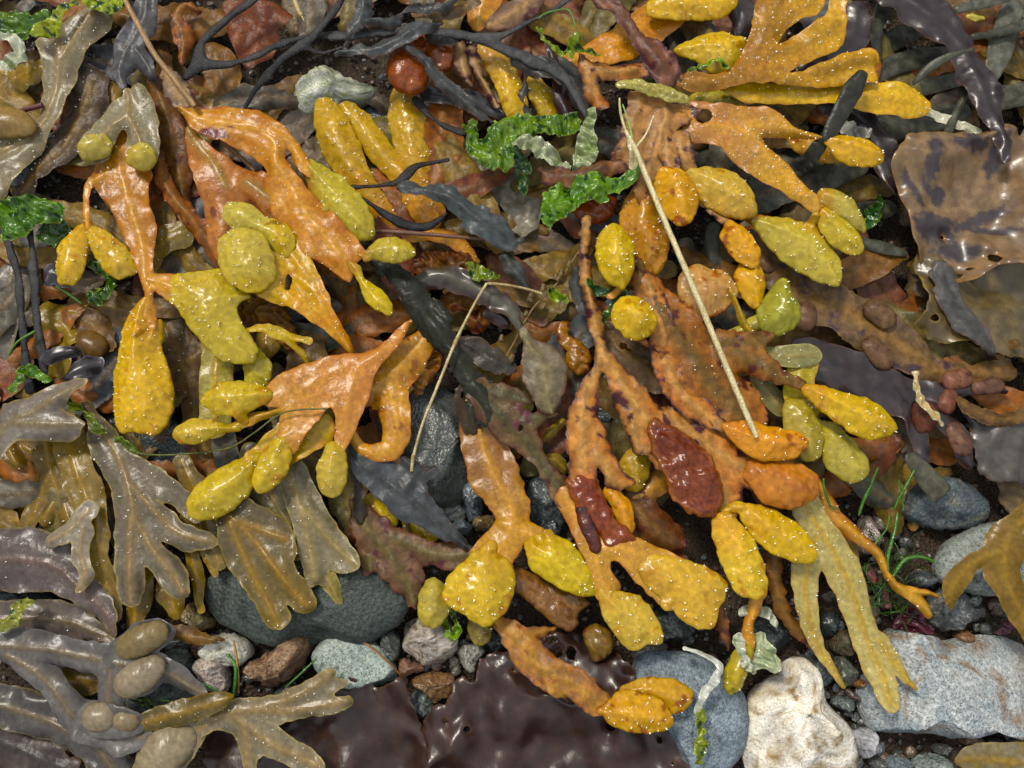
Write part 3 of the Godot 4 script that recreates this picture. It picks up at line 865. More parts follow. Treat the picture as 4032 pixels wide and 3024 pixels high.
const PEBBLE_SPOTS := [[174.8,141.2,38.7,17.4],[146.9,98,11.8,23.7],[192.6,94.2,23.7,11.9],[135.5,120.8,15.6,31.2],[88.9,115.1,15.7,9.8],[-28.6,115.1,11.7,13.7],[-124.8,111.3,15.7,11.8],[158.9,68.9,16,12],[201.2,148.5,11.6,9.6],[140,141.2,11.6,17.4],[-19.4,51.1,12.1,8.1],[-90.8,126.4,11.7,7.8],[198.2,98,19.7,7.9],[147.5,88.4,11.9,11.9]]
const UNDER := [
	[-126.2,54.1,0.27,35.9,18,8.9,[122,82,38],[140,98,48]],
	[-140.3,-25.3,1.23,46.3,17,5.8,[106,96,84],[118,106,92]],
	[-47,-63.7,1.63,43.2,17.1,13.3,[124,70,48],[138,82,58]],
	[109.1,-20.4,1.21,54.5,9.1,3.6,[106,80,48],[124,96,56]],
	[-222.1,-133.7,2.83,46.6,9.4,8.6,[138,110,52],[154,124,60]],
	[-203,50.2,0.47,55.5,12.6,5.9,[108,92,64],[122,104,72]],
	[40.7,-74.8,0.42,52.5,9,11.9,[86,88,90],[100,102,106]],
	[90.1,-9.4,1.58,34.3,9.5,8.7,[106,96,84],[118,106,92]],
	[13.8,-58.9,2.87,45.4,11.4,8.5,[138,110,52],[154,124,60]],
	[205.4,-118.7,1.33,40.1,16.3,4.3,[106,80,48],[124,96,56]],
	[196.6,-149.2,2.93,55.3,8.3,10.8,[148,88,40],[164,100,46]],
	[242.6,-157.5,1.07,33.4,12.4,3.7,[106,96,84],[118,106,92]],
	[-131.2,-84.4,0.25,30.2,15.2,11.1,[86,88,90],[100,102,106]],
	[-223.2,-19.5,1.13,53.8,13,7.6,[110,90,38],[128,106,48]],
	[-225.4,-196.2,2.07,31.9,11,9,[86,88,90],[100,102,106]],
	[-86.9,-98.1,0.66,56,8.3,6.9,[106,96,84],[118,106,92]],
	[215.6,5.9,0.56,59,12.4,14.9,[148,88,40],[164,100,46]],
	[-201.8,-34.7,2.48,40.2,9.1,6,[106,96,84],[118,106,92]],
	[104.2,-22.1,2.28,50.9,12.7,13,[138,110,52],[154,124,60]],
	[-53.4,-100.6,0.15,31.6,10.1,4.4,[108,92,64],[122,104,72]],
	[-234.7,-33.7,2.6,44.9,17.8,14.3,[92,86,74],[106,100,86]],
	[119.7,-35.5,0.63,35.3,13.3,7.9,[110,90,38],[128,106,48]],
	[116.6,-23.4,2.85,51.8,17.3,8,[124,70,48],[138,82,58]],
	[244.5,-138.8,1.32,51.8,16.1,4.8,[110,90,38],[128,106,48]],
	[118.9,-109,2.46,37.5,16.5,10.1,[92,86,74],[106,100,86]],
	[-150.5,-96.2,0.64,40.7,11.8,8.8,[138,82,40],[154,96,48]],
	[200.7,-53.9,2.58,47.4,11.6,12.8,[92,86,74],[106,100,86]],
	[-35.7,-64.9,0.84,30.2,15.3,6.2,[106,80,48],[124,96,56]],
	[-112.7,-82.7,3.1,36.8,16.3,8.8,[124,70,48],[138,82,58]],
	[-107.1,61.9,1.13,58.9,15.9,6.8,[108,92,64],[122,104,72]],
	[122.1,-126.7,2.61,39.8,15.8,13.7,[138,110,52],[154,124,60]],
	[145.1,-92.1,3.12,57.5,15.9,6.9,[110,90,38],[128,106,48]],
	[-172.7,-31.6,0.3,42.7,14.7,12.8,[106,82,48],[124,98,56]],
	[-106.7,-45.6,2.72,48.9,11.2,3.8,[138,82,40],[154,96,48]],
	[-210.9,44.3,3.12,30.4,10.3,14,[92,86,74],[106,100,86]],
	[-220.5,12,1.12,38.5,13.2,4.3,[122,76,56],[136,88,68]],
	[-182.3,-4.2,0.49,56.6,9.5,10.4,[148,88,40],[164,100,46]],
	[117.3,-183.9,0.92,33.7,15.5,6.2,[106,80,48],[124,96,56]],
	[-199.3,-184.2,2.59,45.9,11.3,11.9,[148,88,40],[164,100,46]],
	[181.9,-1.4,2.26,30.7,9.4,5.9,[110,90,38],[128,106,48]],
	[125,-135.8,0.53,52.4,8.6,9.5,[148,88,40],[164,100,46]],
	[187.4,-39.6,2.56,42,14.9,6.7,[106,96,84],[118,106,92]],
	[115.9,-94.2,2.73,51.5,15.8,11.9,[76,78,70],[90,92,82]],
	[-156.5,-124.8,2.63,36.9,14.4,8.7,[108,92,64],[122,104,72]],
	[2.9,12.6,1.79,40.5,9.3,11.6,[108,98,56],[124,112,66]],
	[-5.8,-69.2,0.11,39.9,17.4,4.7,[106,80,48],[124,96,56]],
	[-72.2,-9.4,2.61,28.5,16.3,12.4,[148,88,40],[164,100,46]],
	[125.8,24.9,3.03,31.5,18,6.4,[110,90,38],[128,106,48]],
	[-219.2,-34,0.33,38.2,9,12.6,[92,86,74],[106,100,86]],
	[165.2,-24.2,1.09,39.9,16.1,5.9,[110,90,38],[128,106,48]],
	[-60.2,-28.1,2.92,49.2,14.5,8.3,[148,88,40],[164,100,46]],
	[-204.2,53.4,1.15,46,11,6.1,[106,96,84],[118,106,92]],
	[68.1,12.2,1.83,36.3,16.4,13.5,[124,70,48],[138,82,58]],
	[-99.2,29.3,0.28,56.7,12.4,5.7,[122,76,56],[136,88,68]],
	[-168,56.1,1.14,46.3,10,8.8,[76,78,70],[90,92,82]],
	[11,-38.2,2.58,30.8,15.9,7.7,[110,90,38],[128,106,48]],
	[128.8,-136.3,2.98,53.6,17.6,12.5,[124,70,48],[138,82,58]],
	[-238.6,-76.8,0.99,59.3,15.4,8,[138,82,40],[154,96,48]],
	[113.2,-40.5,0.14,34.8,11.2,12.5,[122,82,38],[140,98,48]],
	[-204.6,-134,0.3,44.4,12.8,8.1,[122,76,56],[136,88,68]],
	[226.6,-4.5,1.33,32.7,9.5,14.9,[106,82,48],[124,98,56]],
	[82,-103.6,0.16,41.1,14.6,6.6,[122,76,56],[136,88,68]],
	[241.4,-117.3,2.19,35.2,12,13.4,[92,86,74],[106,100,86]],
	[97,-126.9,0.07,53.4,15,6.1,[110,90,38],[128,106,48]],
	[97.9,-140.2,0.49,54.4,10.4,8.8,[76,78,70],[90,92,82]],
	[199.2,-78.8,2.15,57.1,16.7,8.4,[110,90,38],[128,106,48]],
	[223.4,-29.9,0.3,44.6,11.4,12.3,[76,78,70],[90,92,82]],
	[215.3,-47,2.27,47.1,10,8.7,[106,96,84],[118,106,92]],
	[90.1,-44.5,1.02,46.3,14.6,9.9,[76,78,70],[90,92,82]],
	[109.7,-91,1.25,52.6,9.2,3.1,[138,82,40],[154,96,48]],
	[-52.8,29.2,1.29,28.3,11.4,12.7,[76,78,70],[90,92,82]],
	[100.7,29.6,2.37,58.2,14.1,8.5,[106,80,48],[124,96,56]],
	[-7.8,-39.3,0.17,42.2,8.8,12.3,[106,82,48],[124,98,56]],
	[-236.8,-129.8,1.05,40.3,11.1,8.5,[106,80,48],[124,96,56]],
	[-6.6,-153.6,1.97,59,17.5,11.4,[124,70,48],[138,82,58]],
	[-11.2,-70.3,3.08,53.1,8.6,7.6,[110,90,38],[128,106,48]],
	[124.8,-21.2,1.49,53.7,9.6,14.6,[138,110,52],[154,124,60]],
	[-178.6,44.7,0.54,38.5,10.9,6.1,[122,76,56],[136,88,68]],
	[22.6,-88.3,0.57,33.1,15.9,8.8,[138,110,52],[154,124,60]],
	[197.3,-100.8,1.26,58.6,8.7,6.2,[122,76,56],[136,88,68]],
	[-116.9,23.7,1.38,50.4,9.9,14.7,[76,78,70],[90,92,82]],
	[22.8,-22.6,0.21,40.6,13.5,6.8,[138,82,40],[154,96,48]],
	[-150.3,-5,2.22,42,15.7,10.3,[108,98,56],[124,112,66]],
	[-236.3,-104.3,1.54,29.3,8.9,3.7,[110,90,38],[128,106,48]],
	[112.3,-125.1,0.61,43.6,13.7,14.4,[106,82,48],[124,98,56]],
	[-189.7,25.4,1.22,56.7,14.7,3.2,[108,92,64],[122,104,72]],
	[201.7,-81.5,1.48,49.6,12.2,8.8,[86,88,90],[100,102,106]],
	[-193.9,-182.6,0.63,47.4,16.4,4.1,[106,96,84],[118,106,92]],
	[-138.1,-54.1,3.09,39.7,16,13.7,[92,86,74],[106,100,86]],
	[2.3,-45.3,0.94,35,17.2,8.1,[122,76,56],[136,88,68]],
	[-130.3,27,1.55,56,13.4,9.1,[148,88,40],[164,100,46]],
	[-195.6,-7.2,1.39,43.9,11.3,8.7,[106,96,84],[118,106,92]],
	[112.7,-109.8,0.07,57.1,11.6,14.9,[106,82,48],[124,98,56]],
	[106.1,-200.6,1.16,48.8,9.8,4.5,[122,76,56],[136,88,68]],
	[-208.7,-62.9,0.05,51.1,9,14.7,[138,110,52],[154,124,60]],
	[-171.8,18.8,2.51,49.2,11.6,5.2,[138,82,40],[154,96,48]],
	[-189.7,57.5,1.6,37,14.3,14.1,[108,98,56],[124,112,66]],
	[-41.5,-148.5,0.99,44,10.3,3.7,[106,96,84],[118,106,92]],
	[-218.6,-106.9,2.4,33.2,14.2,10.5,[86,88,90],[100,102,106]],
	[222.8,12.7,2.19,33.1,14.9,8.9,[122,76,56],[136,88,68]],
	[118.8,-197,1.74,37.6,13.4,8.3,[124,70,48],[138,82,58]],
	[-151.1,-163.8,2.39,32.2,10.7,3.3,[110,90,38],[128,106,48]],
	[105.9,-17.3,2.24,49.9,11.6,10.4,[124,70,48],[138,82,58]],
	[-27,-33,2.77,48.1,13.5,4.4,[110,90,38],[128,106,48]],
	[154.7,-51.2,2.73,39,13,14.7,[122,82,38],[140,98,48]],
	[-118.2,-203.4,3.08,58.8,14.3,5.8,[106,96,84],[118,106,92]],
	[95.2,-51.7,0.4,48,8.5,13.9,[122,82,38],[140,98,48]],
	[-82,-106.2,2.43,45.8,17.4,8.5,[108,92,64],[122,104,72]],
	[-5.1,4.2,1.83,55.8,12.9,10.8,[138,110,52],[154,124,60]],
	[127,-175.8,1.34,54.6,13.5,5.3,[138,82,40],[154,96,48]],
	[51.7,-181.1,2.52,46,11.9,11.7,[108,98,56],[124,112,66]],
	[-79.6,-61.3,1.31,45.2,16.4,8.2,[108,92,64],[122,104,72]],
	[-81.3,-65.2,1.13,33.4,15.3,9.6,[148,88,40],[164,100,46]],
	[130.6,-149.1,2.04,46.3,10.3,3.4,[122,76,56],[136,88,68]],
	[213.3,-169.6,0.11,50,8.8,12.6,[124,70,48],[138,82,58]],
	[170.5,-33.5,2.44,48.8,15.4,6.1,[138,82,40],[154,96,48]],
	[82.4,-160.6,1.09,39.2,10.7,13,[106,82,48],[124,98,56]],
	[136.1,-13.4,2.75,48.3,9.6,8.5,[106,80,48],[124,96,56]],
	[-49.2,-192.6,1.27,49.3,11.6,11.1,[92,86,74],[106,100,86]],
	[86.5,-105.9,0.42,58.8,8.7,8.5,[106,96,84],[118,106,92]],
	[-138,-143.8,1.4,35.5,16.2,11.7,[122,82,38],[140,98,48]],
	[191.7,-88,2.43,29,9.9,3,[106,96,84],[118,106,92]],
	[21.5,14.4,1.93,47.1,9.8,13.9,[76,78,70],[90,92,82]],
	[-27.4,30.2,2.51,45.7,10.9,9,[106,80,48],[124,96,56]],
	[25.6,-100.8,2.69,42.8,10.3,9.9,[138,110,52],[154,124,60]],
	[-222.3,-137.9,1.36,45.7,10.6,4.9,[106,80,48],[124,96,56]],
	[-182.7,-9.3,2.15,55.7,16,10.2,[86,88,90],[100,102,106]],
	[-59.4,-15.8,1.07,38.4,11.1,6.1,[106,96,84],[118,106,92]],
	[-14.9,-200.6,0.24,45.1,13.8,9.7,[124,70,48],[138,82,58]],
	[156,-195.6,2.86,44.8,12.5,3.1,[110,90,38],[128,106,48]],
	[-144.9,-115.9,1.53,55.8,12.5,14.1,[124,70,48],[138,82,58]],
	[172.5,-119.7,2.45,28.9,15,4.1,[106,96,84],[118,106,92]],
	[-220.2,53.6,0.68,32.6,9.4,12.8,[138,110,52],[154,124,60]],
	[248,-172.4,1.41,55.7,17.2,8.5,[106,96,84],[118,106,92]],
	[-124,-92.3,2.16,33,8,10.9,[86,88,90],[100,102,106]],
	[99.3,-172.7,1.42,41.8,8.9,3.8,[122,76,56],[136,88,68]],
	[-202.2,-24.3,2.43,41.2,8.6,14.2,[148,88,40],[164,100,46]],
	[-80.4,-61.3,2.78,48.3,9.3,8.8,[108,92,64],[122,104,72]],
	[81.4,-161.8,0.85,54.4,13.8,11.3,[86,88,90],[100,102,106]],
	[-170,-117.6,0.13,43,13.8,3.5,[138,82,40],[154,96,48]],
	[58.1,-73.7,1.98,56.2,16.6,14.9,[148,88,40],[164,100,46]],
	[-96.5,-191.8,1.78,50.1,12.2,4.7,[108,92,64],[122,104,72]],
	[-163.8,-69.4,0.04,32,13.6,12.3,[106,82,48],[124,98,56]],
	[134.1,-20.1,1.57,52.5,17.4,8.7,[108,92,64],[122,104,72]],
	[-77.2,-114.4,1.37,44.7,11,9.4,[86,88,90],[100,102,106]],
	[-223.7,-70.2,0.58,35,16.3,8.9,[110,90,38],[128,106,48]],
	[-184.1,-96.8,0.26,44.7,15.8,9.8,[148,88,40],[164,100,46]],
	[-199.8,22.2,2.94,32.9,9.9,7.3,[138,82,40],[154,96,48]],
	[-184.3,-93,1.11,32,11.7,9.1,[138,110,52],[154,124,60]],
	[157.8,-50.3,1.52,38.6,9.6,3.4,[110,90,38],[128,106,48]],
	[125.2,-38.3,1.55,45.8,14.8,12.2,[86,88,90],[100,102,106]],
	[-51.4,-202.1,0.48,48.6,16.6,6.6,[138,82,40],[154,96,48]],
	[28.6,1,0.67,49.8,9.4,11,[106,82,48],[124,98,56]],
	[-167.9,-168.4,2.91,55.2,15.1,4.9,[106,80,48],[124,96,56]],
	[17.3,14.7,1.8,28.4,17.5,14.4,[124,70,48],[138,82,58]],
	[-23.4,-152.5,0.85,48.5,16.3,5.5,[138,82,40],[154,96,48]],
	[59.1,-101,0.49,56.6,16.7,13.8,[76,78,70],[90,92,82]],
	[-48.1,-53.3,2.52,57.6,12,3.4,[106,80,48],[124,96,56]],
	[-128.2,-54.3,0.44,58.9,13.4,11.7,[122,82,38],[140,98,48]],
	[-102.9,-36.2,1.69,34.5,8.5,3.4,[108,92,64],[122,104,72]],
	[15.3,14.7,1.91,44.4,17.7,9.7,[108,98,56],[124,112,66]],
	[-70,-10.1,0.55,56.9,11.5,5.3,[138,82,40],[154,96,48]],
	[93.2,-136.6,0.69,56.3,10.7,12.2,[106,82,48],[124,98,56]],
	[146.8,-162.2,1.18,30.6,14.4,7.7,[108,92,64],[122,104,72]],
	[184.1,-22.9,0.48,46.2,16.5,11.5,[108,98,56],[124,112,66]],
	[-67.7,-202.8,2.76,43.1,11.8,4.9,[106,80,48],[124,96,56]],
	[96.6,-11.4,3.14,33.7,12,13,[148,88,40],[164,100,46]],
	[161.6,-129.3,0.96,53.9,16.5,4.4,[110,90,38],[128,106,48]],
	[115,-45.9,1.51,59,17.7,8.2,[124,70,48],[138,82,58]],
	[-164.2,-28.6,1.36,39.7,17.2,4.3,[122,76,56],[136,88,68]],
	[50.6,-18.1,0.81,52,14.2,14,[148,88,40],[164,100,46]],
	[11.5,-9.5,2.54,51.7,15.4,8,[138,82,40],[154,96,48]],
	[-127.3,-14.8,2.46,56.4,10.6,9.3,[86,88,90],[100,102,106]],
	[-180.8,-17.4,0.2,40.5,16.6,6.7,[106,96,84],[118,106,92]],
	[-209.8,-53.7,2.39,34.1,10.7,9.1,[76,78,70],[90,92,82]],
	[-76,15.6,1.48,45.8,10.7,3.2,[122,76,56],[136,88,68]],
	[-68.4,-185.5,2.23,35.4,11.2,11.9,[108,98,56],[124,112,66]],
	[224.4,30.3,1.79,57.1,15.5,8.8,[108,92,64],[122,104,72]],
	[-162.7,19.8,2.16,33.2,15.1,8.1,[106,82,48],[124,98,56]],
	[-176.4,27.7,2.35,42.8,15.1,5.1,[106,80,48],[124,96,56]],
	[51.3,23.8,2.71,28.8,14.1,10,[106,82,48],[124,98,56]],
	[71.2,-46.5,3.06,43,14.4,8.8,[138,82,40],[154,96,48]],
	[88.7,-5,0.7,46.8,15.7,8.8,[138,110,52],[154,124,60]],
	[-117.2,-22.5,2.42,53.2,12.3,7.1,[106,96,84],[118,106,92]],
	[-192.8,-127.2,1.8,35.4,15.5,14.3,[138,110,52],[154,124,60]],
	[189,-51.6,1.88,55,10.2,4.6,[106,80,48],[124,96,56]],
	[14.3,10.5,1.3,39,10.7,10.6,[138,110,52],[154,124,60]],
	[-235.2,-142.4,0.1,44.2,8.2,3.4,[108,92,64],[122,104,72]],
	[77.2,-130.1,2.45,40.7,13.2,11.7,[148,88,40],[164,100,46]],
	[20.4,-186.1,0.25,45.4,16.3,4.9,[122,76,56],[136,88,68]],
	[-34,-114.9,1.6,58.2,15.7,13.5,[148,88,40],[164,100,46]],
	[224.4,-184.1,2.27,45.6,8.8,8.2,[122,76,56],[136,88,68]],
	[215.3,-169,0.06,40.7,15.4,9.7,[106,82,48],[124,98,56]],
	[-204,-62,2.97,48.8,14,3.1,[108,92,64],[122,104,72]],
	[-230.6,-134.5,0.71,39.5,17.2,14.9,[138,110,52],[154,124,60]],
	[158.9,-1.9,1.05,59.8,17.4,4.2,[108,92,64],[122,104,72]],
	[-209.5,-178,0.44,34.9,9.4,10.9,[124,70,48],[138,82,58]],
	[-234.8,-44.4,1.05,47.4,8.2,4,[106,80,48],[124,96,56]],
	[120.5,-68.7,0.03,36.4,11.4,13.2,[148,88,40],[164,100,46]],
	[22,-117.8,2.35,36.6,8.9,5.6,[110,90,38],[128,106,48]],
	[-140.6,-0.9,1.19,52.4,8.7,8.3,[108,98,56],[124,112,66]],
	[-53.6,-82.1,2,54.6,17.6,7.7,[108,92,64],[122,104,72]],
	[-163.7,-142.9,1.45,38.4,10,8.2,[122,82,38],[140,98,48]],
	[-202.8,-49,3.11,28,13.6,6.1,[106,96,84],[118,106,92]],
	[99.4,-128.9,2.45,38.7,17.6,9.1,[108,98,56],[124,112,66]],
	[-22.8,24.9,2.1,30.6,14.9,7.2,[106,96,84],[118,106,92]],
	[106.1,-108.1,2.2,50.7,15.7,14.5,[92,86,74],[106,100,86]],
	[121,-45.7,0.97,43.9,10.8,7.2,[106,96,84],[118,106,92]],
	[-6.7,-130.3,1.15,51.4,13.2,11.8,[106,82,48],[124,98,56]],
	[-42.1,-139.7,1.86,45.3,17.5,3.2,[122,76,56],[136,88,68]],
	[21.9,-99.8,2.73,44,10.5,12.6,[108,98,56],[124,112,66]],
	[-112.8,-77.1,0.21,44,16.4,4.3,[108,92,64],[122,104,72]],
	[-200.5,-131.3,1.16,35.1,17.8,12.5,[124,70,48],[138,82,58]],
	[-2.2,16.7,1.59,30.1,13.8,8,[138,82,40],[154,96,48]],
	[-140.2,-61.5,0.93,48.8,8.8,14.7,[138,110,52],[154,124,60]],
	[143.8,-52.6,1.97,52.1,16.5,6.4,[108,92,64],[122,104,72]],
	[9.4,-166.2,0.89,53.2,15.5,10.9,[124,70,48],[138,82,58]],
	[90,-97.7,0.06,52.2,13.4,3.9,[110,90,38],[128,106,48]],
	[-149.7,-38.8,3.08,46.2,8.5,14.2,[106,82,48],[124,98,56]],
	[93.9,-66.3,2.51,42.6,10.9,8.8,[108,92,64],[122,104,72]],
	[-88.7,-23.4,3.11,32.5,13.3,13.1,[76,78,70],[90,92,82]],
	[-29.5,-179.1,2.08,54.5,14.3,4.2,[110,90,38],[128,106,48]],
	[-180,-113.3,2.73,40.8,17.3,14.9,[108,98,56],[124,112,66]],
	[-227.9,0.1,1.58,39.8,15.5,3.3,[106,80,48],[124,96,56]],
	[2.6,-121.8,1.32,28.6,9.6,11.2,[76,78,70],[90,92,82]],
	[64,-116.1,2.95,40,8,6.6,[106,80,48],[124,96,56]],
	[30.2,-20.2,2.44,58.1,13.3,11.5,[86,88,90],[100,102,106]],
	[218.1,-166.6,0.2,37.1,13.3,6.1,[138,82,40],[154,96,48]],
	[-236.4,-22.1,2.42,55.5,16.6,11.6,[148,88,40],[164,100,46]],
	[-41.2,-77.4,1.62,41.1,16.9,6.6,[138,82,40],[154,96,48]],
	[-215.3,22.3,1.05,45.2,15,11.1,[148,88,40],[164,100,46]],
	[20.5,-166,2.84,36.5,16.5,7.4,[122,76,56],[136,88,68]],
	[-88.7,-196.7,2.95,55.5,13.4,8,[148,88,40],[164,100,46]],
	[-237.5,-52.7,0.01,40,13,4.5,[106,96,84],[118,106,92]],
	[-58.6,10.6,1.18,31.6,15.4,8.6,[124,70,48],[138,82,58]],
	[-34.7,-65.4,2.97,56.5,11.8,4.3,[110,90,38],[128,106,48]],
	[-52.5,-125,0.65,43.3,8,8.1,[92,86,74],[106,100,86]],
	[-68.2,-32.5,1.43,45.3,9.3,6.5,[138,82,40],[154,96,48]],
	[52.5,-182.3,0.2,44.6,9.1,10.9,[122,82,38],[140,98,48]],
	[-22.7,-124.3,2.56,51.9,15.2,8.4,[106,96,84],[118,106,92]],
	[-93.2,-30.4,2.82,32.7,10.7,13.5,[86,88,90],[100,102,106]],
	[74.1,15,2.15,45.5,11.8,6.2,[138,82,40],[154,96,48]],
	[-219.1,-126.2,2.05,57.5,17.4,8.3,[106,82,48],[124,98,56]],
	[173.6,-120.2,1.38,31.7,9.6,4.3,[110,90,38],[128,106,48]],
	[-116.7,-125,2.28,53,14,9.8,[106,82,48],[124,98,56]],
	[-105.4,-69.7,1.24,35.1,11.6,5.9,[106,80,48],[124,96,56]],
	[-157.1,43.2,2.79,38.1,8.8,13.7,[148,88,40],[164,100,46]],
	[-113.1,-120.2,2.79,44.7,16.8,8.7,[106,96,84],[118,106,92]],
	[156.3,-154.4,1.37,54,8.6,14.2,[148,88,40],[164,100,46]],
	[104.2,-26,2.15,47.8,10.3,5.6,[106,96,84],[118,106,92]],
	[71,-193.2,2.84,47.1,13.1,14.2,[148,88,40],[164,100,46]],
	[199.7,-121.7,2.21,41.9,13.9,6.4,[106,96,84],[118,106,92]],
	[-82.3,-5.6,1.35,35.3,17.5,14,[106,82,48],[124,98,56]],
	[29.9,-38.9,2.79,34.3,10.4,5.5,[108,92,64],[122,104,72]],
	[58.3,-184.1,2.36,56.9,11.6,13.9,[108,98,56],[124,112,66]],
	[230.6,-19.2,0.49,35.7,16.8,6.8,[110,90,38],[128,106,48]],
	[-214.2,-62.8,1.51,41.7,10.5,10.5,[76,78,70],[90,92,82]],
	[-63.3,-203.4,2.54,31.7,17.6,3.5,[122,76,56],[136,88,68]],
	[81,0.8,2.25,39.4,8.8,8.1,[86,88,90],[100,102,106]],
	[145.6,-178.2,0.58,50.4,9.3,7.8,[110,90,38],[128,106,48]],
	[81.6,-192,2.28,54.2,13.3,14,[148,88,40],[164,100,46]],
	[0.6,-137.7,2.49,45.4,9.9,4.8,[108,92,64],[122,104,72]],
	[170.1,-160.7,1.01,58.6,15.4,11.9,[108,98,56],[124,112,66]],
	[-46.2,15.8,2.85,43.5,16.7,6.4,[138,82,40],[154,96,48]],
	[-179.8,-65.3,0.57,59.2,13.4,13.1,[138,110,52],[154,124,60]],
	[-229.7,-25.4,2.49,36.6,15.3,8.2,[138,82,40],[154,96,48]],
	[72.9,-103.5,1.47,36.9,15.3,8.5,[76,78,70],[90,92,82]],
	[-32.8,10.3,0.74,44,15,5.6,[110,90,38],[128,106,48]],
	[-78.4,59.2,0.35,32.1,9.3,9.4,[124,70,48],[138,82,58]],
	[-150.9,2.6,2.82,29.9,14.6,8.2,[138,82,40],[154,96,48]],
	[-150.6,-115.9,2.62,34,17.3,14.6,[138,110,52],[154,124,60]],
	[90.4,-131.2,0.57,35.8,11.7,5.9,[122,76,56],[136,88,68]],
	[45.3,28,2.74,39.5,14.3,10.6,[108,98,56],[124,112,66]],
	[212.3,-195.4,1.6,41.4,14.9,6.3,[106,80,48],[124,96,56]],
	[-237.4,-150.8,1.48,37.5,9.3,9.9,[124,70,48],[138,82,58]],
	[-194.7,7.1,2.39,33.7,10.8,6.9,[110,90,38],[128,106,48]],
	[-99.5,-180,1.4,35.6,12,14.4,[92,86,74],[106,100,86]],
	[-256.8,-172.6,2.82,53.5,14.6,5.7,[108,92,64],[122,104,72]],
	[-132.7,-24.2,0.45,54.2,11.4,13.5,[124,70,48],[138,82,58]],
	[-210.4,-87.3,0.35,42.1,10.9,4.7,[108,92,64],[122,104,72]],
	[-222.9,-5.6,2.28,32.2,15.9,8.5,[124,70,48],[138,82,58]],
	[22.1,-68.4,0.48,55.5,9.4,5.1,[106,96,84],[118,106,92]],
	[30.8,-84.6,1.08,47.7,10.3,11,[124,70,48],[138,82,58]],
	[168.3,16.8,1.17,39.9,11.1,7.2,[106,96,84],[118,106,92]],
	[-44.9,-113.8,0.44,40.8,14.8,10.9,[108,98,56],[124,112,66]],
	[126.5,5.9,3.09,33.3,8.6,5,[106,80,48],[124,96,56]],
	[-71.2,43.3,1.36,35.5,15.7,8.3,[108,98,56],[124,112,66]],
	[-152.4,-89.2,2.86,45.5,14,7.2,[108,92,64],[122,104,72]],
	[-57.7,-85.1,0.56,37.1,15.4,12.1,[148,88,40],[164,100,46]],
	[-90.9,18.7,1.09,55.7,16.1,8.2,[108,92,64],[122,104,72]],
	[-82.3,61,0.74,44,8,11,[124,70,48],[138,82,58]],
	[-199.5,-183.4,2.77,51.5,10.3,4.4,[110,90,38],[128,106,48]],
	[-19.2,-89.7,1.09,58.8,16.4,14,[138,110,52],[154,124,60]],
	[-42.8,-42,1.79,32.2,9.5,8,[110,90,38],[128,106,48]],
	[36.3,-23.5,2.51,37.4,9.4,8.5,[122,82,38],[140,98,48]],
	[79.1,23.7,2.16,58.6,14.5,5.1,[108,92,64],[122,104,72]],
	[-166,-142.1,0.92,30.3,10.3,12.7,[108,98,56],[124,112,66]],
	[222.1,-147.7,0.02,51,9.8,5.8,[110,90,38],[128,106,48]],
	[-248.1,-195.3,1.81,35.4,10.4,10.8,[138,110,52],[154,124,60]],
	[-168,27,1.99,37.9,9.1,6.9,[106,80,48],[124,96,56]],
	[22.4,-171.3,0.47,39.2,13.3,14.2,[138,110,52],[154,124,60]],
	[133,-71.3,1.63,39.5,13.4,8.6,[108,92,64],[122,104,72]],
	[-145.7,-129.6,0.08,57.1,9.8,12.7,[138,110,52],[154,124,60]],
	[85.7,-160.1,1.09,36,12,3.2,[106,96,84],[118,106,92]],
	[52.6,-194.7,2.78,38.9,11.6,13.2,[108,98,56],[124,112,66]],
	[-151.7,-131.3,0.96,55.1,14.1,4.7,[108,92,64],[122,104,72]],
	[-149.7,-16.8,2.85,54,8.6,10.6,[138,110,52],[154,124,60]],
	[-73.3,5.9,2.77,30.7,16.6,7.7,[138,82,40],[154,96,48]],
	[-158,-175,0.06,58.2,15.5,13.8,[122,82,38],[140,98,48]],
	[-141.3,26.8,3.11,34.6,17.1,6.4,[122,76,56],[136,88,68]],
	[-179.2,-163.1,2.38,45.1,9.6,9.6,[86,88,90],[100,102,106]],
	[194.2,-10.7,3.06,41.7,9.7,6.7,[122,76,56],[136,88,68]],
	[-232.8,-72.6,0.65,33.7,9.6,10.6,[108,98,56],[124,112,66]],
	[-97.7,-116.1,0.94,45,8.1,7.6,[106,96,84],[118,106,92]],
	[-214,-53.5,0.7,33.8,12.5,9.5,[148,88,40],[164,100,46]],
	[168.3,-52.8,1.07,53.6,15.7,7.1,[122,76,56],[136,88,68]],
	[-117.9,-131.3,3.07,34.5,10.9,13,[92,86,74],[106,100,86]],
	[-75.8,-103,1.26,33.5,12,3,[108,92,64],[122,104,72]],
	[43.8,-47.3,2.93,56.1,14.2,8.6,[138,110,52],[154,124,60]],
	[-62.3,-105.4,0.56,58.7,9,7.8,[108,92,64],[122,104,72]],
	[-20.7,-94.3,2.78,43.6,10.2,14.4,[124,70,48],[138,82,58]],
	[-230.5,-52.4,1.9,46.4,12.9,5.5,[106,96,84],[118,106,92]],
	[-106,-36.5,2,51.4,16.4,12.1,[76,78,70],[90,92,82]],
	[-54.2,-43.6,2.61,58.1,17.2,6,[108,92,64],[122,104,72]],
	[-196.2,-146.3,0.09,47.4,15.3,13.5,[86,88,90],[100,102,106]],
	[226.2,-193.1,0.83,57.7,16.2,7.7,[106,96,84],[118,106,92]],
	[-99.2,-72.2,1.89,36.5,9.2,12.8,[106,82,48],[124,98,56]],
	[-118.5,-75.1,2.08,42.9,16,4.7,[106,96,84],[118,106,92]],
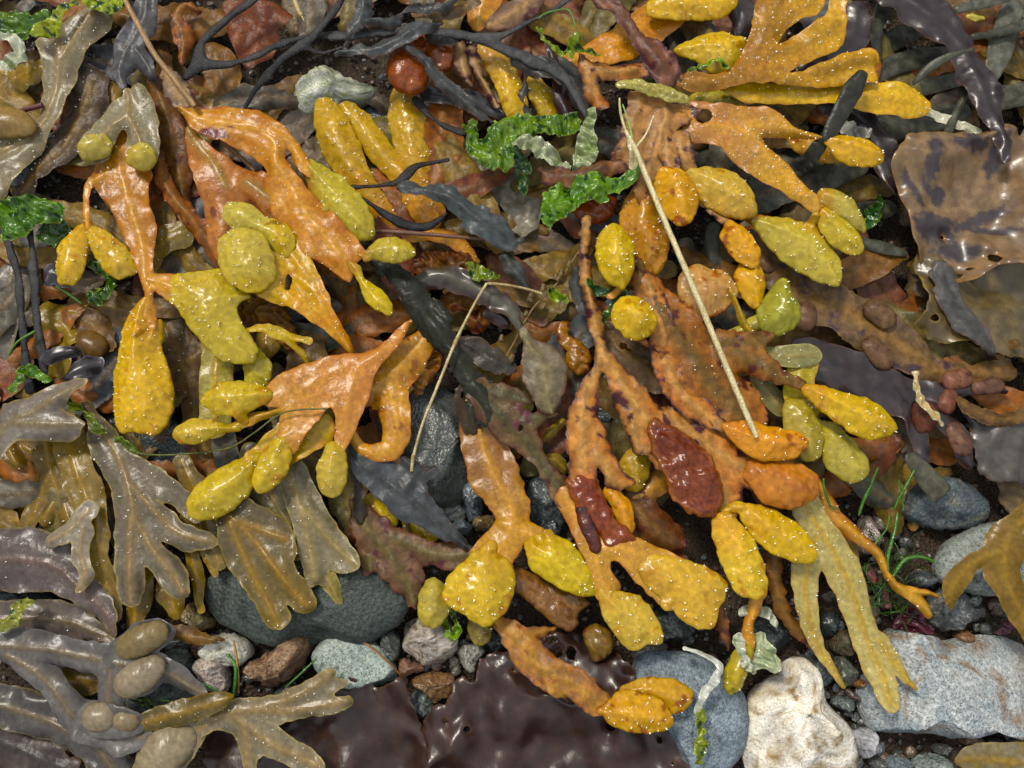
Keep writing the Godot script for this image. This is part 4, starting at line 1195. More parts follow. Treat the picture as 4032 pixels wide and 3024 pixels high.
	[139.3,-184.4,1.22,30.9,16.8,13.7,[86,88,90],[100,102,106]],
	[178.1,9,0.71,35.3,11.5,8,[106,80,48],[124,96,56]],
	[117.7,10.3,2.42,25.7,10.2,7,[106,82,48],[124,98,56]],
	[121.6,15.5,2.84,44.1,8.8,4.6,[106,80,48],[124,96,56]],
	[170.1,41.1,1.37,37,11.1,3.2,[138,110,52],[154,124,60]],
	[153.2,44,0.59,22.2,10.2,9.6,[76,78,70],[90,92,82]],
	[106.6,32.7,1.19,39.1,11.8,9.6,[106,80,48],[124,96,56]],
	[111.4,23.7,0.87,22.9,14.6,4.8,[122,82,38],[140,98,48]],
	[138,37.7,2.79,43,10,8.5,[138,82,40],[154,96,48]],
	[164.7,19.2,0.76,29.9,10.5,4.8,[124,70,48],[138,82,58]],
	[129.6,44.2,2.2,26.9,11.1,4.2,[106,96,84],[118,106,92]],
	[150,26.1,3.06,37.1,9.8,9.5,[138,82,40],[154,96,48]],
	[129.6,38,1.8,35.1,9.1,7.2,[106,82,48],[124,98,56]],
	[168.1,42,1.73,38.7,12.4,6.1,[110,90,38],[128,106,48]],
	[112.9,37.3,1.64,41.2,9,9.8,[138,82,40],[154,96,48]],
	[180.8,42.3,2.67,22.8,8.7,3.3,[110,90,38],[128,106,48]],
	[155.3,31.2,2.24,27.3,10.8,9.9,[124,70,48],[138,82,58]],
	[181.5,26.3,0.16,34.3,13.9,3.7,[148,88,40],[164,100,46]],
	[-316.8,-196.4,0.87,89.6,15.4,15,[108,92,64],[122,104,72]],
	[372.9,-100.7,2.06,58.1,20,16,[106,96,84],[118,106,92]],
	[-218.1,-296.5,0.41,72.3,11.5,13.1,[122,76,56],[136,88,68]],
	[-312.6,13.8,2.14,72,18.7,11.3,[138,82,40],[154,96,48]],
	[348.4,-28.7,0.39,76.3,14,14.1,[156,116,32],[176,138,44]],
	[-353.1,-281.6,2.87,72,14,15.4,[138,100,32],[160,120,40]],
	[-261.3,44.4,1.16,85.3,11.6,17.2,[106,96,84],[118,106,92]],
	[353.9,-15.1,0.48,59.8,10.5,19.8,[156,116,32],[176,138,44]],
	[167.4,-272.9,0.54,48.5,13.7,11.8,[106,80,48],[124,96,56]],
	[-243.5,74.2,2.76,60.5,18.7,5.9,[108,98,80],[122,110,88]],
	[299.9,1.5,0.03,87.4,16.8,16,[122,76,56],[136,88,68]],
	[-178.1,-219.3,2.73,85.3,19.9,18.1,[106,96,84],[118,106,92]],
	[-351.7,-158.4,1.15,61.9,23.5,11.7,[108,92,64],[122,104,72]],
	[423.1,-263.3,2.56,46.8,24,19.8,[110,90,38],[128,106,48]],
	[382.1,-327.4,0.11,42.2,23.2,14.2,[108,98,80],[122,110,88]],
	[-310.9,-17.6,1.3,50.1,23.3,5.2,[106,96,84],[118,106,92]],
	[278.2,-195.2,1.61,69.6,22.3,19.6,[156,116,32],[176,138,44]],
	[-231.9,-335.1,1.18,40,21,20.1,[106,80,48],[124,96,56]],
	[-283.5,63.3,2.72,85,10.2,5.3,[108,92,64],[122,104,72]],
	[427.5,-244.1,2.85,77.3,17.8,14.1,[110,90,38],[128,106,48]],
	[384.6,-345,1.97,81.3,15.2,20.4,[122,76,56],[136,88,68]],
	[-339.7,-124.3,2.41,51.4,11.3,13.9,[108,92,64],[122,104,72]],
	[331.6,-216.1,1.82,44.2,18.9,22,[108,98,80],[122,110,88]],
	[345.2,-261.6,2.57,86.2,22.3,14.8,[106,96,84],[118,106,92]],
	[-352,-251.4,2.13,49.6,21.6,7.4,[108,92,64],[122,104,72]],
	[311.5,-133.9,2.72,88.5,23.7,17.8,[108,92,64],[122,104,72]],
	[265.2,-314.2,2.53,71.2,18.8,10,[138,82,40],[154,96,48]],
	[-342,-177.9,1,89.1,13.7,9.2,[108,98,80],[122,110,88]],
	[391.6,-15.8,2.67,76.4,11.2,8.4,[138,82,40],[154,96,48]],
	[247.5,-218.4,1.29,60,10.6,18.9,[122,76,56],[136,88,68]],
	[-402.2,-36.4,1.44,79.7,13.2,18.7,[156,116,32],[176,138,44]],
	[297.2,-64.7,2.67,87.2,23.2,9.2,[108,98,80],[122,110,88]],
	[160.3,-358.4,1.58,63,21.1,14.7,[138,82,40],[154,96,48]],
	[-283.3,-37.2,2.03,77.7,11,21.6,[138,100,32],[160,120,40]],
	[352.2,-31.2,2.15,56.6,11.9,18.8,[138,82,40],[154,96,48]],
	[-38.6,-303.9,0.55,51.7,15.2,17.9,[138,100,32],[160,120,40]],
	[-311,38.4,2.58,67.6,11.4,11.7,[106,80,48],[124,96,56]],
	[368.7,-37.7,2.75,75.8,12,12.7,[106,80,48],[124,96,56]],
	[-159.6,-355.3,1.73,50.5,22,6.7,[138,82,40],[154,96,48]],
	[-376.4,-14.1,0.64,49.9,21.4,14.9,[106,80,48],[124,96,56]],
	[298,-120.4,1.35,40.7,10.5,15.8,[108,98,80],[122,110,88]],
	[-69.9,-211.3,2.24,87.4,20.7,6.9,[122,76,56],[136,88,68]],
	[-342,-195.8,0.79,65.7,10.8,17.7,[138,100,32],[160,120,40]],
	[269.4,-34.1,1.05,72.9,11.7,20.1,[110,90,38],[128,106,48]],
	[375.4,-211.9,0.91,56.1,23.9,9.4,[138,82,40],[154,96,48]],
	[-289.4,21.7,2.96,88.1,20.9,20.7,[108,98,80],[122,110,88]],
	[353.6,-113.6,0.53,60.9,17.3,17.9,[106,96,84],[118,106,92]],
	[233.1,-322,1.01,46.4,16.2,17.9,[138,100,32],[160,120,40]],
	[-241.1,74.8,2.58,42.3,11.6,17.2,[122,76,56],[136,88,68]],
	[285.7,-85.2,0.9,73.7,16.7,12.5,[138,82,40],[154,96,48]],
	[-258.3,-211.7,1.77,66,10.2,12.4,[138,100,32],[160,120,40]],
	[-286.8,-110.7,0.61,44.2,15.3,17.1,[156,116,32],[176,138,44]],
	[296.7,-80.2,0,74.6,18.4,20.4,[106,80,48],[124,96,56]],
	[242.3,-219.5,2.62,49.6,14.7,14.5,[138,82,40],[154,96,48]],
	[-238.1,44.4,1.68,62.2,16.9,12.4,[122,76,56],[136,88,68]],
	[424.9,-136.7,2.6,51.9,22.6,9.8,[106,80,48],[124,96,56]],
	[-307.3,-312.1,1.89,84.4,16.8,20.9,[138,100,32],[160,120,40]],
	[-291.2,-77.1,0.11,69.3,12.4,13.5,[106,80,48],[124,96,56]],
	[421.6,-212.8,2.6,61,11.4,9.9,[110,90,38],[128,106,48]],
	[164.7,-215.7,1.08,46.8,14.5,17.4,[138,100,32],[160,120,40]]]

func _ready() -> void:
	var t0 := Time.get_ticks_msec()
	# camera, sky, light
	var cam := Camera3D.new()
	cam.name = "camera"
	cam.fov = 48.0
	cam.near = 0.01
	cam.far = 200.0
	cam.position = Vector3(0.0, 0.38135, 0.0646)
	cam.rotation_degrees = Vector3(-80.0, 0.0, 0.0)
	add_child(cam)
	cam.current = true
	var sky_mat := ProceduralSkyMaterial.new()
	sky_mat.sky_top_color = Color(0.95, 0.97, 1.0)
	sky_mat.sky_horizon_color = Color(0.40, 0.42, 0.45)
	sky_mat.ground_horizon_color = Color(0.45, 0.44, 0.42)
	sky_mat.ground_bottom_color = Color(0.2, 0.19, 0.18)
	sky_mat.sky_curve = 0.5
	sky_mat.sun_angle_max = 0.0
	sky_mat.energy_multiplier = 0.6
	var sky := Sky.new()
	sky.sky_material = sky_mat
	var env := Environment.new()
	env.background_mode = Environment.BG_SKY
	env.sky = sky
	env.tonemap_mode = Environment.TONE_MAPPER_LINEAR
	env.tonemap_exposure = 2.4
	env.sdfgi_enabled = true
	env.ssao_enabled = true
	env.ssil_enabled = true
	var we := WorldEnvironment.new()
	we.name = "overcast_sky"
	we.environment = env
	add_child(we)
	var sun := DirectionalLight3D.new()
	sun.name = "sun"
	sun.light_energy = 0.5
	sun.light_angular_distance = 12.0
	sun.light_color = Color(1.0, 0.97, 0.92)
	sun.shadow_enabled = true
	sun.look_at_from_position(Vector3(-0.45, 1.0, -0.6), Vector3.ZERO)
	add_child(sun)
	noise_a.noise_type = FastNoiseLite.TYPE_SIMPLEX_SMOOTH
	noise_a.frequency = 0.01
	noise_a.fractal_octaves = 2
	noise_a.seed = 5
	noise_b.noise_type = FastNoiseLite.TYPE_SIMPLEX_SMOOTH
	noise_b.frequency = 0.01
	noise_b.fractal_octaves = 2
	noise_b.seed = 9
	noise_c.noise_type = FastNoiseLite.TYPE_SIMPLEX_SMOOTH
	noise_c.frequency = 0.01
	noise_c.fractal_octaves = 3
	noise_c.seed = 21
	tuft_rng.seed = 77
	make_materials()
	ground()
	print("ground ", Time.get_ticks_msec() - t0)
	stones()
	print("stones ", Time.get_ticks_msec() - t0)
	under_layer()
	print("under_layer ", Time.get_ticks_msec() - t0)
	weed_left()
	print("weed_left ", Time.get_ticks_msec() - t0)
	weed_middle()
	print("weed_middle ", Time.get_ticks_msec() - t0)
	weed_right()
	print("weed_right ", Time.get_ticks_msec() - t0)
	small_things()
	print("small_things ", Time.get_ticks_msec() - t0)
	finish()
	print("done ", Time.get_ticks_msec() - t0)

# wet sand with grit and pebbles, running on to the horizon
func ground() -> void:
	var st := SurfaceTool.new()
	st.begin(Mesh.PRIMITIVE_TRIANGLES)
	var steps := PackedFloat32Array()
	for v in [-60.0, -12.0, -3.0, -1.0]:
		steps.append(v)
	for i in 97:
		steps.append(lerpf(-0.5, 0.5, i / 96.0))
	for v in [1.0, 3.0, 12.0, 60.0]:
		steps.append(v)
	var n := steps.size()
	for j in n:
		for i in n:
			var x := steps[i]
			var z := steps[j]
			var h := (noise_b.get_noise_2d(x * 2500.0, z * 2500.0) * 3.0 + noise_a.get_noise_2d(x * 14000.0, z * 14000.0) * 1.2 - 2.0) * MM
			var f := clampf(0.5 + noise_b.get_noise_2d(x * 6000.0 + 300.0, z * 6000.0), 0.0, 1.0)
			st.set_color(lin([58,47,38]).lerp(lin([84,71,58]), f))
			st.add_vertex(Vector3(x, h, z))
	for j in n - 1:
		for i in n - 1:
			var a := j * n + i
			for k in [a, a + 1, a + n + 1, a, a + n + 1, a + n]:
				st.add_index(k)
	st.generate_normals()
	var g := mesh_node("ground", st.commit(), mats.sand, self)
	g.set_meta("kind", "structure")
	g.set_meta("label", "dark wet sand and grit between the stones")
	# pebbles: a few shapes in several tones
	var rng := RandomNumberGenerator.new()
	rng.seed = 12
	var shapes: Array[ArrayMesh] = []
	var tones := [[[74,76,72], [92,94,88], [54,56,52]], [[106,90,72], [124,106,84], [76,64,52]], [[92,96,98], [108,112,114], [70,73,75]], [[90,64,56], [108,80,68], [68,48,42]], [[106,100,88], [122,116,102], [80,74,64]], [[60,58,54], [74,72,68], [42,40,38]]]
	for k in tones.size():
		var outline := []
		for i in 12:
			var a := TAU * i / 12.0
			var r := rng.randf_range(0.8, 1.15)
			outline.append_array([cos(a) * r * 5.0, sin(a) * r * 3.9])
		shapes.append(stone_mesh(outline, -2.2, 2.6, 0.85, 4, 1.2, tones[k][0], tones[k][1], tones[k][2], 300 + k, 14, 8))
	for k in 170:
		var p := PEBBLE_SPOTS[k % PEBBLE_SPOTS.size()] as Array
		var x: float = p[0] + rng.randf_range(-1.0, 1.0) * p[2]
		var y: float = p[1] + rng.randf_range(-1.0, 1.0) * p[3]
		var m := mesh_node(numbered("pebble"), shapes[rng.randi() % 6], mats.wet_stone, self)
		var s := rng.randf_range(0.35, 0.95)
		m.position = Vector3(x, rng.randf_range(0.5, 3.0), y) * MM
		m.rotation = Vector3(rng.randf_range(-0.3, 0.3), rng.randf_range(0, TAU), rng.randf_range(-0.3, 0.3))
		m.scale = Vector3.ONE * s
		tag(m, "small wet pebble in the gravel between the larger stones", "pebble", "small pebbles in the gravel")
	for k in 6:
		var mm := MultiMesh.new()
		mm.transform_format = MultiMesh.TRANSFORM_3D
		mm.mesh = shapes[k]
		mm.instance_count = 2600
		for i in 2600:
			var far := i % 4 == 0
			var x := rng.randf_range(-0.7, 0.7) if far else rng.randf_range(-0.3, 0.3)
			var z := rng.randf_range(-0.6, 0.6) if far else rng.randf_range(-0.25, 0.25)
			var s := rng.randf_range(0.1, 0.34)
			if far and (absf(x) > 0.28 or absf(z) > 0.23):
				s = rng.randf_range(0.3, 1.6)
			var b := Basis.from_euler(Vector3(rng.randf_range(-0.5, 0.5), rng.randf_range(0, TAU), rng.randf_range(-0.5, 0.5))).scaled(Vector3.ONE * s)
			mm.set_instance_transform(i, Transform3D(b, Vector3(x, rng.randf_range(-1.5, 1.0) * MM, z)))
		var mi := MultiMeshInstance3D.new()
		mi.name = numbered("gravel")
		mi.multimesh = mm
		mi.material_override = mats.wet_stone
		add_child(mi, true)
		mi.set_meta("kind", "stuff")
		mi.set_meta("label", "fine grit and gravel scattered on the wet sand")
		mi.set_meta("category", "gravel")

# old brown and olive weed that makes up the bottom of the heap
func under_layer() -> void:
	var rng := RandomNumberGenerator.new()
	rng.seed = 31
	var heap := thing("old_weed", "tangled mass of old brown and olive weed beneath the heap", "seaweed")
	heap.set_meta("kind", "stuff")
	for k in UNDER.size():
		var p: Array = UNDER[k]
		var a: float = p[2]
		var l: float = p[3]
		var w: float = p[4]
		var h: float = p[5]
		var dx := cos(a) * l * 0.5
		var dy := sin(a) * l * 0.5
		var bend := rng.randf_range(-0.3, 0.3)
		piece("blade", S.scrap, [[p[0] - dx, p[1] - dy, w * 0.5, h, p[0] - dx * 0.4 + dy * bend, p[1] - dy * 0.4 - dx * bend, w, h + 1.5, p[0] + dx * 0.3 + dy * bend, p[1] + dy * 0.3 - dx * bend, w * 1.1, h + 1.0, p[0] + dx, p[1] + dy, w * 0.5, h]], {"c0": p[6], "c1": p[7]})

func stones() -> void:
	stone("large dark green grey boulder under the brown fan frond", [-41,91.2,-43.3,97.6,-49.7,103.2,-59.6,107.5,-72,110,-85.7,110.6,-99.4,109.1,-111.9,105.7,-121.8,100.8,-128.3,94.8,-130.7,88.2,-128.7,81.7,-122.4,76,-112.5,71.6,-99.9,69,-85.9,68.5,-71.9,70,-59.3,73.5,-49.4,78.5,-43.1,84.6], -3, 23, 0.8, 3, 0.6, [58,66,60], [72,80,74], [44,50,43], "granite")
	stone("dark stone showing behind the long teardrop tip", [-184.1,-10.3,-175.2,-14.5,-159.3,4.3,-144.1,16.7,-135.1,31,-138.2,45.1,-154.3,45.1,-167.2,35.1,-179.2,12.6], -3, 9, 0.75, 3, 1, [60,67,64], [74,82,78], [44,50,47], "wet_stone")
	stone("grey stone with a shiny flank beside the bent straw", [-15.1,23.4,-14,32.3,-14.6,40.6,-16.8,47.5,-20.4,52.3,-25.1,54.7,-30.3,54.4,-35.7,51.5,-40.7,46.1,-44.8,38.8,-47.6,30.3,-48.9,21.4,-48.4,13,-46.3,5.9,-42.6,0.8,-37.9,-1.8,-32.4,-1.4,-26.9,1.7,-21.9,7.3,-17.8,14.8], -3, 25, 0.75, 4, 0.8, [71,76,70], [88,93,84], [52,58,54], "wet_stone")
	stone("dark stone behind the singed frond, centre", [56.7,12.9,55.1,17.8,52.5,21.9,49.2,25,45.4,26.7,41.6,26.8,38,25.4,35.1,22.5,33.2,18.5,32.3,13.7,32.7,8.6,34.2,3.6,36.8,-0.6,40.2,-3.8,44,-5.5,47.9,-5.6,51.5,-4.2,54.4,-1.2,56.3,2.9,57.1,7.7], -3, 11, 0.75, 4, 1, [60,67,64], [74,82,78], [44,50,47], "wet_stone")
	stone("slate pebble left of the singed frond foot", [24.6,47.7,24.9,52,24.3,56,22.8,59.3,20.7,61.7,18.1,62.8,15.3,62.6,12.5,61.1,10,58.5,8.1,54.9,6.9,50.8,6.6,46.5,7.2,42.5,8.6,39.1,10.8,36.7,13.4,35.5,16.3,35.7,19.1,37.2,21.6,39.9,23.5,43.6], -3, 14, 0.75, 4, 1, [86,96,94], [104,114,110], [60,68,66], "wet_stone")
	stone("blue grey pebble beside the brown forking strap", [-12.4,48.8,-12.4,51.9,-12.8,54.7,-13.6,57,-14.8,58.5,-16.2,59.1,-17.8,58.7,-19.2,57.4,-20.5,55.4,-21.4,52.7,-22,49.7,-22,46.6,-21.6,43.8,-20.8,41.5,-19.6,39.9,-18.1,39.3,-16.6,39.7,-15.1,41,-13.9,43.1,-12.9,45.8], -3, 13, 0.75, 4, 1, [92,102,108], [114,124,130], [70,78,84], "wet_stone")
	stone("white stone with green algae on top, upper left of middle", [-101.4,-133.7,-100.9,-141.9,-94.7,-148.9,-85.1,-153.2,-73,-148.9,-61.5,-141.9,-66.1,-136,-79,-133.7,-87.5,-129.1,-96,-126.8], -3, 17, 0.75, 4, 1, [200,200,184], [180,184,150], [142,154,94], "quartz")
	stone("flat grey stone between the ochre fingers", [-71.3,-135.2,-60.5,-139.9,-51.5,-132.8,-48.9,-111.9,-46.3,-91.3,-54.6,-80,-65.6,-89,-70.6,-111.9], -3, 8, 0.75, 4, 1, [92,102,108], [114,124,130], [70,78,84], "wet_stone")
	stone("tan pebble right of the ochre fingers", [-24.8,-97.9,-25,-96.2,-25.8,-94.8,-27.1,-93.6,-28.7,-92.8,-30.4,-92.6,-32.2,-92.8,-33.8,-93.6,-35.1,-94.8,-35.9,-96.2,-36.2,-97.9,-36,-99.5,-35.2,-101,-33.9,-102.2,-32.3,-102.9,-30.6,-103.2,-28.8,-102.9,-27.2,-102.2,-25.9,-101,-25.1,-99.5], -3, 9, 0.75, 4, 1, [138,112,72], [156,132,88], [106,84,52], "wet_stone")
	stone("tan pebble with dark patch low between the ochre fingers", [-47.6,-86.2,-47.8,-84.8,-48.5,-83.6,-49.6,-82.6,-50.9,-82,-52.5,-81.7,-54,-82,-55.4,-82.6,-56.6,-83.6,-57.3,-84.8,-57.6,-86.2,-57.4,-87.6,-56.7,-88.9,-55.6,-89.9,-54.2,-90.5,-52.7,-90.8,-51.1,-90.5,-49.7,-89.9,-48.6,-88.9,-47.9,-87.6], -3, 7, 0.75, 4, 1, [138,112,72], [156,132,88], [106,84,52], "wet_stone")
	stone("white pebble under the slate leaf end", [-27.4,-132.8,-27.7,-131.1,-28.9,-129.6,-30.6,-128.4,-32.8,-127.6,-35.3,-127.4,-37.8,-127.6,-40,-128.4,-41.8,-129.6,-43,-131.1,-43.4,-132.8,-43,-134.5,-41.9,-136,-40.2,-137.3,-37.9,-138,-35.5,-138.3,-33,-138,-30.7,-137.3,-28.9,-136,-27.8,-134.5], -3, 8, 0.75, 4, 1, [198,192,180], [220,214,202], [140,124,92], "quartz")
	stone("black wet lump under the grey torn frond, top left", [-186.4,-155.5,-186.6,-153.5,-187.4,-151.6,-188.8,-150.1,-190.6,-149.2,-192.7,-148.8,-194.9,-149.2,-196.9,-150.1,-198.5,-151.6,-199.7,-153.5,-200.2,-155.5,-200,-157.6,-199.2,-159.5,-197.8,-161,-196,-162,-193.8,-162.3,-191.7,-162,-189.7,-161,-188,-159.5,-186.9,-157.6], -3, 16, 0.75, 6, 1.6, [38,36,34], [52,50,48], [26,25,24], "wet_stone")
	stone("blue black stone under the tan plant, centre", [-44.9,-30.9,-45.3,-28.9,-46.6,-27.1,-48.5,-25.7,-51,-24.8,-53.8,-24.5,-56.6,-24.8,-59.1,-25.7,-61.2,-27.1,-62.5,-28.9,-63,-30.9,-62.6,-32.9,-61.4,-34.7,-59.4,-36.1,-56.9,-37.1,-54.1,-37.4,-51.3,-37.1,-48.8,-36.1,-46.7,-34.7,-45.4,-32.9], -3, 9, 0.75, 4, 1, [60,67,64], [74,82,78], [44,50,47], "wet_stone")
	stone("dark slate stone low under the bent straw", [5.1,-14.2,4,-12.7,2.5,-11.5,0.9,-10.8,-0.7,-10.7,-2.1,-11.2,-3.3,-12.2,-4,-13.7,-4.2,-15.5,-4,-17.4,-3.2,-19.2,-2.1,-20.8,-0.6,-22,1,-22.6,2.6,-22.7,4.1,-22.2,5.2,-21.2,6,-19.7,6.2,-17.9,5.9,-16.1], -3, 9, 0.75, 4, 1, [60,67,64], [74,82,78], [44,50,47], "wet_stone")
	stone("ochre angular pebble above the quartz pebble, lower left", [-138.8,101.8,-137.3,95.5,-135,91.4,-130.3,93,-125.1,99.3,-125.9,102.4,-132.2,104.6], -3, 17, 0.75, 7, 1, [122,106,68], [140,122,80], [90,74,48], "wet_stone", "loose beach stones")
	stone("small brick red pebble beside the ochre pebble", [-138.8,99.9,-138.9,101,-139.4,102,-140.2,102.7,-141.3,103.2,-142.5,103.4,-143.7,103.2,-144.8,102.7,-145.7,102,-146.3,101,-146.6,99.9,-146.5,98.9,-146,97.9,-145.2,97.1,-144.1,96.6,-142.9,96.4,-141.7,96.6,-140.6,97.1,-139.7,97.9,-139,98.9], -3, 10, 0.75, 4, 1, [122,78,56], [140,98,72], [90,58,48], "wet_stone", "loose beach stones")
	stone("cloudy white quartz pebble with a pointed right end", [-130.6,111,-128.7,105.4,-122.4,103.9,-114.5,105.4,-107.5,110.1,-108.9,114.7,-113.8,117.8,-122.9,117.2,-128.8,114.1], -3, 18, 0.75, 5, 1, [186,186,168], [204,200,184], [152,138,112], "quartz", "loose beach stones")
	stone("pinkish granite pebble below the quartz pebble", [-133.1,118.4,-131.1,114.7,-126.1,113.7,-120.2,115.3,-117.6,122.6,-117.6,128.1,-123.2,128.7,-130.5,124.5], -3, 19, 0.75, 6, 1, [194,178,164], [210,196,180], [148,128,111], "granite", "loose beach stones")
	stone("long red brown stone beside the green grey stone", [-118.1,122.1,-112.5,118.4,-103.8,113.5,-94.5,107.3,-87.6,103.6,-83,105.4,-83.4,111.7,-87.5,119,-96.8,125.8,-103.7,128.5,-105.8,125.2,-113.3,127], -3, 18, 0.75, 6, 1, [138,106,78], [160,128,92], [102,68,58], "granite", "loose beach stones")
	stone("flat green grey stone above the scalloped kelp", [-83.8,114.4,-80.5,107.9,-72.9,104.3,-63.2,105.1,-53.4,110.7,-47.7,119.9,-47.2,125.5,-58.6,129.1,-72.1,127.3,-80,121.8], -3, 16, 0.65, 2, 0.5, [152,165,154], [170,182,170], [132,145,138], "granite", "loose beach stones")
	stone("speckled grey stone under the lower bladder pair", [-161.9,130.7,-158.5,125.2,-149.6,123.3,-137.9,123.9,-131.1,129.5,-132,136.2,-148.6,137.4,-159.6,135.6], -3, 11, 0.75, 4, 1, [90,98,92], [110,118,112], [60,66,60], "granite", "loose beach stones")
	stone("greenish speckled stone right of the bladder pair", [-134.5,117.1,-134.7,119.2,-135.4,121.1,-136.6,122.6,-138.1,123.6,-139.9,123.9,-141.7,123.6,-143.4,122.6,-144.8,121.1,-145.7,119.2,-146.2,117.1,-146,115,-145.3,113.1,-144.1,111.6,-142.6,110.6,-140.8,110.3,-139,110.6,-137.3,111.6,-135.9,113.1,-134.9,115], -3, 11, 0.75, 4, 1, [95,106,96], [115,126,114], [74,82,72], "granite", "loose beach stones")
	stone("dark pebble behind the thin brown pointed blade", [-135,109.2,-135.2,110.8,-135.9,112.2,-137.1,113.3,-138.7,114,-140.5,114.2,-142.3,114,-144,113.3,-145.4,112.2,-146.3,110.8,-146.7,109.2,-146.5,107.6,-145.8,106.2,-144.6,105.1,-143,104.4,-141.2,104.2,-139.4,104.4,-137.7,105.1,-136.3,106.2,-135.4,107.6], -3, 8, 0.75, 4, 1, [60,67,64], [74,82,78], [44,50,47], "wet_stone", "loose beach stones")
	stone("dark wet stone under the purple grey blade, left edge", [-195.1,90.8,-195.7,91.9,-197.4,93,-200.3,93.9,-203.9,94.4,-207.9,94.6,-212,94.4,-215.7,93.9,-218.7,93,-220.7,91.9,-221.4,90.8,-220.9,89.6,-219.2,88.5,-216.3,87.6,-212.7,87.1,-208.7,86.9,-204.6,87.1,-200.8,87.6,-197.9,88.5,-195.9,89.6], -3, 9, 0.75, 4, 1, [60,67,64], [74,82,78], [44,50,47], "wet_stone")
	stone("maroon pebble tucked against the red brown stone", [-127.9,111.2,-128,112.9,-128.4,114.5,-129.2,115.7,-130.2,116.5,-131.4,116.8,-132.7,116.5,-133.8,115.7,-134.7,114.5,-135.4,112.9,-135.7,111.2,-135.6,109.4,-135.2,107.8,-134.4,106.6,-133.3,105.8,-132.1,105.5,-130.9,105.8,-129.8,106.6,-128.8,107.8,-128.2,109.4], -3, 7, 0.75, 4, 1, [122,78,56], [140,98,72], [90,58,48], "wet_stone", "loose beach stones")
	stone("milky quartz pebble under the small olive tip", [-46.5,107.4,-45.7,100.6,-40.6,97.4,-32.8,98.1,-25,101.8,-22.3,107.4,-24.8,115.5,-29.9,118.3,-37.6,117.4,-44.2,113], -3, 16, 0.75, 5, 1, [168,156,142], [188,176,162], [106,90,60], "quartz", "loose beach stones")
	stone("dark green pebble right of the large dark boulder", [-46.8,110.2,-47,112.4,-47.7,114.4,-48.8,116,-50.2,117,-51.8,117.4,-53.4,117,-54.8,116,-56,114.4,-56.8,112.4,-57.1,110.2,-56.9,108,-56.3,106,-55.1,104.4,-53.7,103.3,-52.1,103,-50.5,103.3,-49,104.4,-47.8,106,-47.1,108], -3, 12, 0.75, 4, 1, [69,76,68], [84,92,82], [52,58,52], "wet_stone", "loose beach stones")
	stone("pink pebble below the milky quartz pebble", [-47.9,115.8,-45.7,114.9,-40.5,117.4,-36.2,118.3,-37.8,120.8,-45.5,122,-47.8,120.1], -3, 12, 0.75, 5, 1, [154,112,90], [168,128,106], [128,88,74], "wet_stone", "loose beach stones")
	stone("orange brown stone below the pink pebble", [-42.6,123.2,-35.2,120.8,-26.8,121.4,-23.3,122.6,-26.1,130.6,-32.5,133.1,-37.6,130.6,-42.2,127.5], -3, 12, 0.75, 4, 1, [125,92,56], [140,106,66], [92,70,48], "wet_stone", "loose beach stones")
	stone("white veined pebble left of the scalloped kelp edge", [-23.7,112,-19.8,108.6,-14.6,109.5,-11.1,112,-13.3,117,-14.6,120.7,-19.7,120.7,-23,117.6], -3, 13, 0.75, 5, 1, [152,148,138], [172,168,156], [112,106,88], "quartz", "loose beach stones")
	stone("grey green stone beside the rootlet, bottom middle", [-32.7,134.2,-32.9,136.3,-33.6,138.2,-34.7,139.6,-36.1,140.6,-37.7,140.9,-39.3,140.6,-40.8,139.6,-41.9,138.2,-42.7,136.3,-43,134.2,-42.8,132.1,-42.1,130.2,-41,128.7,-39.6,127.7,-38,127.4,-36.4,127.7,-34.9,128.7,-33.7,130.2,-33,132.1], -3, 7, 0.75, 4, 1, [110,120,116], [131,140,134], [82,92,90], "wet_stone", "loose beach stones")
	stone("dark pebble under the large yellow tip", [-0.4,108.6,-0.7,109.9,-1.6,111.2,-3.1,112.1,-4.9,112.8,-6.9,113,-8.9,112.8,-10.7,112.1,-12.2,111.2,-13.1,109.9,-13.4,108.6,-13.1,107.2,-12.2,106,-10.8,105,-9,104.4,-6.9,104.2,-4.9,104.4,-3.1,105,-1.6,106,-0.7,107.2], -3, 8, 0.75, 4, 1, [60,67,64], [74,82,78], [44,50,47], "wet_stone", "loose beach stones")
	stone("brown pebble between the two forking fronds", [-6.4,59,-6.6,60.1,-7.4,61.1,-8.5,61.9,-10,62.4,-11.6,62.6,-13.3,62.4,-14.8,61.9,-15.9,61.1,-16.7,60.1,-17,59,-16.7,57.9,-16,56.9,-14.8,56.1,-13.3,55.6,-11.7,55.4,-10,55.6,-8.6,56.1,-7.4,56.9,-6.6,57.9], -3, 14, 0.75, 4, 1, [138,112,72], [156,132,88], [106,84,52], "wet_stone", "loose beach stones")
	stone("blue slate pebble above the forking strap", [-16.9,60.9,-17.2,62,-17.8,62.9,-18.8,63.6,-20.1,64,-21.5,64.2,-23,64,-24.3,63.6,-25.3,62.9,-26,62,-26.2,60.9,-26,59.9,-25.3,59,-24.3,58.3,-23,57.8,-21.6,57.7,-20.2,57.8,-18.9,58.3,-17.8,59,-17.2,59.9], -3, 14, 0.75, 4, 1, [92,102,108], [114,124,130], [70,78,84], "wet_stone", "loose beach stones")
	stone("grey stone behind the forking strap, lower centre", [-19.8,55.7,-20.1,57.5,-21.1,59.1,-22.7,60.5,-24.8,61.3,-27,61.6,-29.3,61.3,-31.3,60.5,-33,59.1,-34,57.5,-34.4,55.7,-34.1,53.8,-33.1,52.2,-31.5,50.8,-29.4,50,-27.2,49.7,-24.9,50,-22.8,50.8,-21.2,52.2,-20.1,53.8], -3, 10, 0.75, 4, 1, [90,96,90], [108,114,106], [68,74,70], "wet_stone", "loose beach stones")
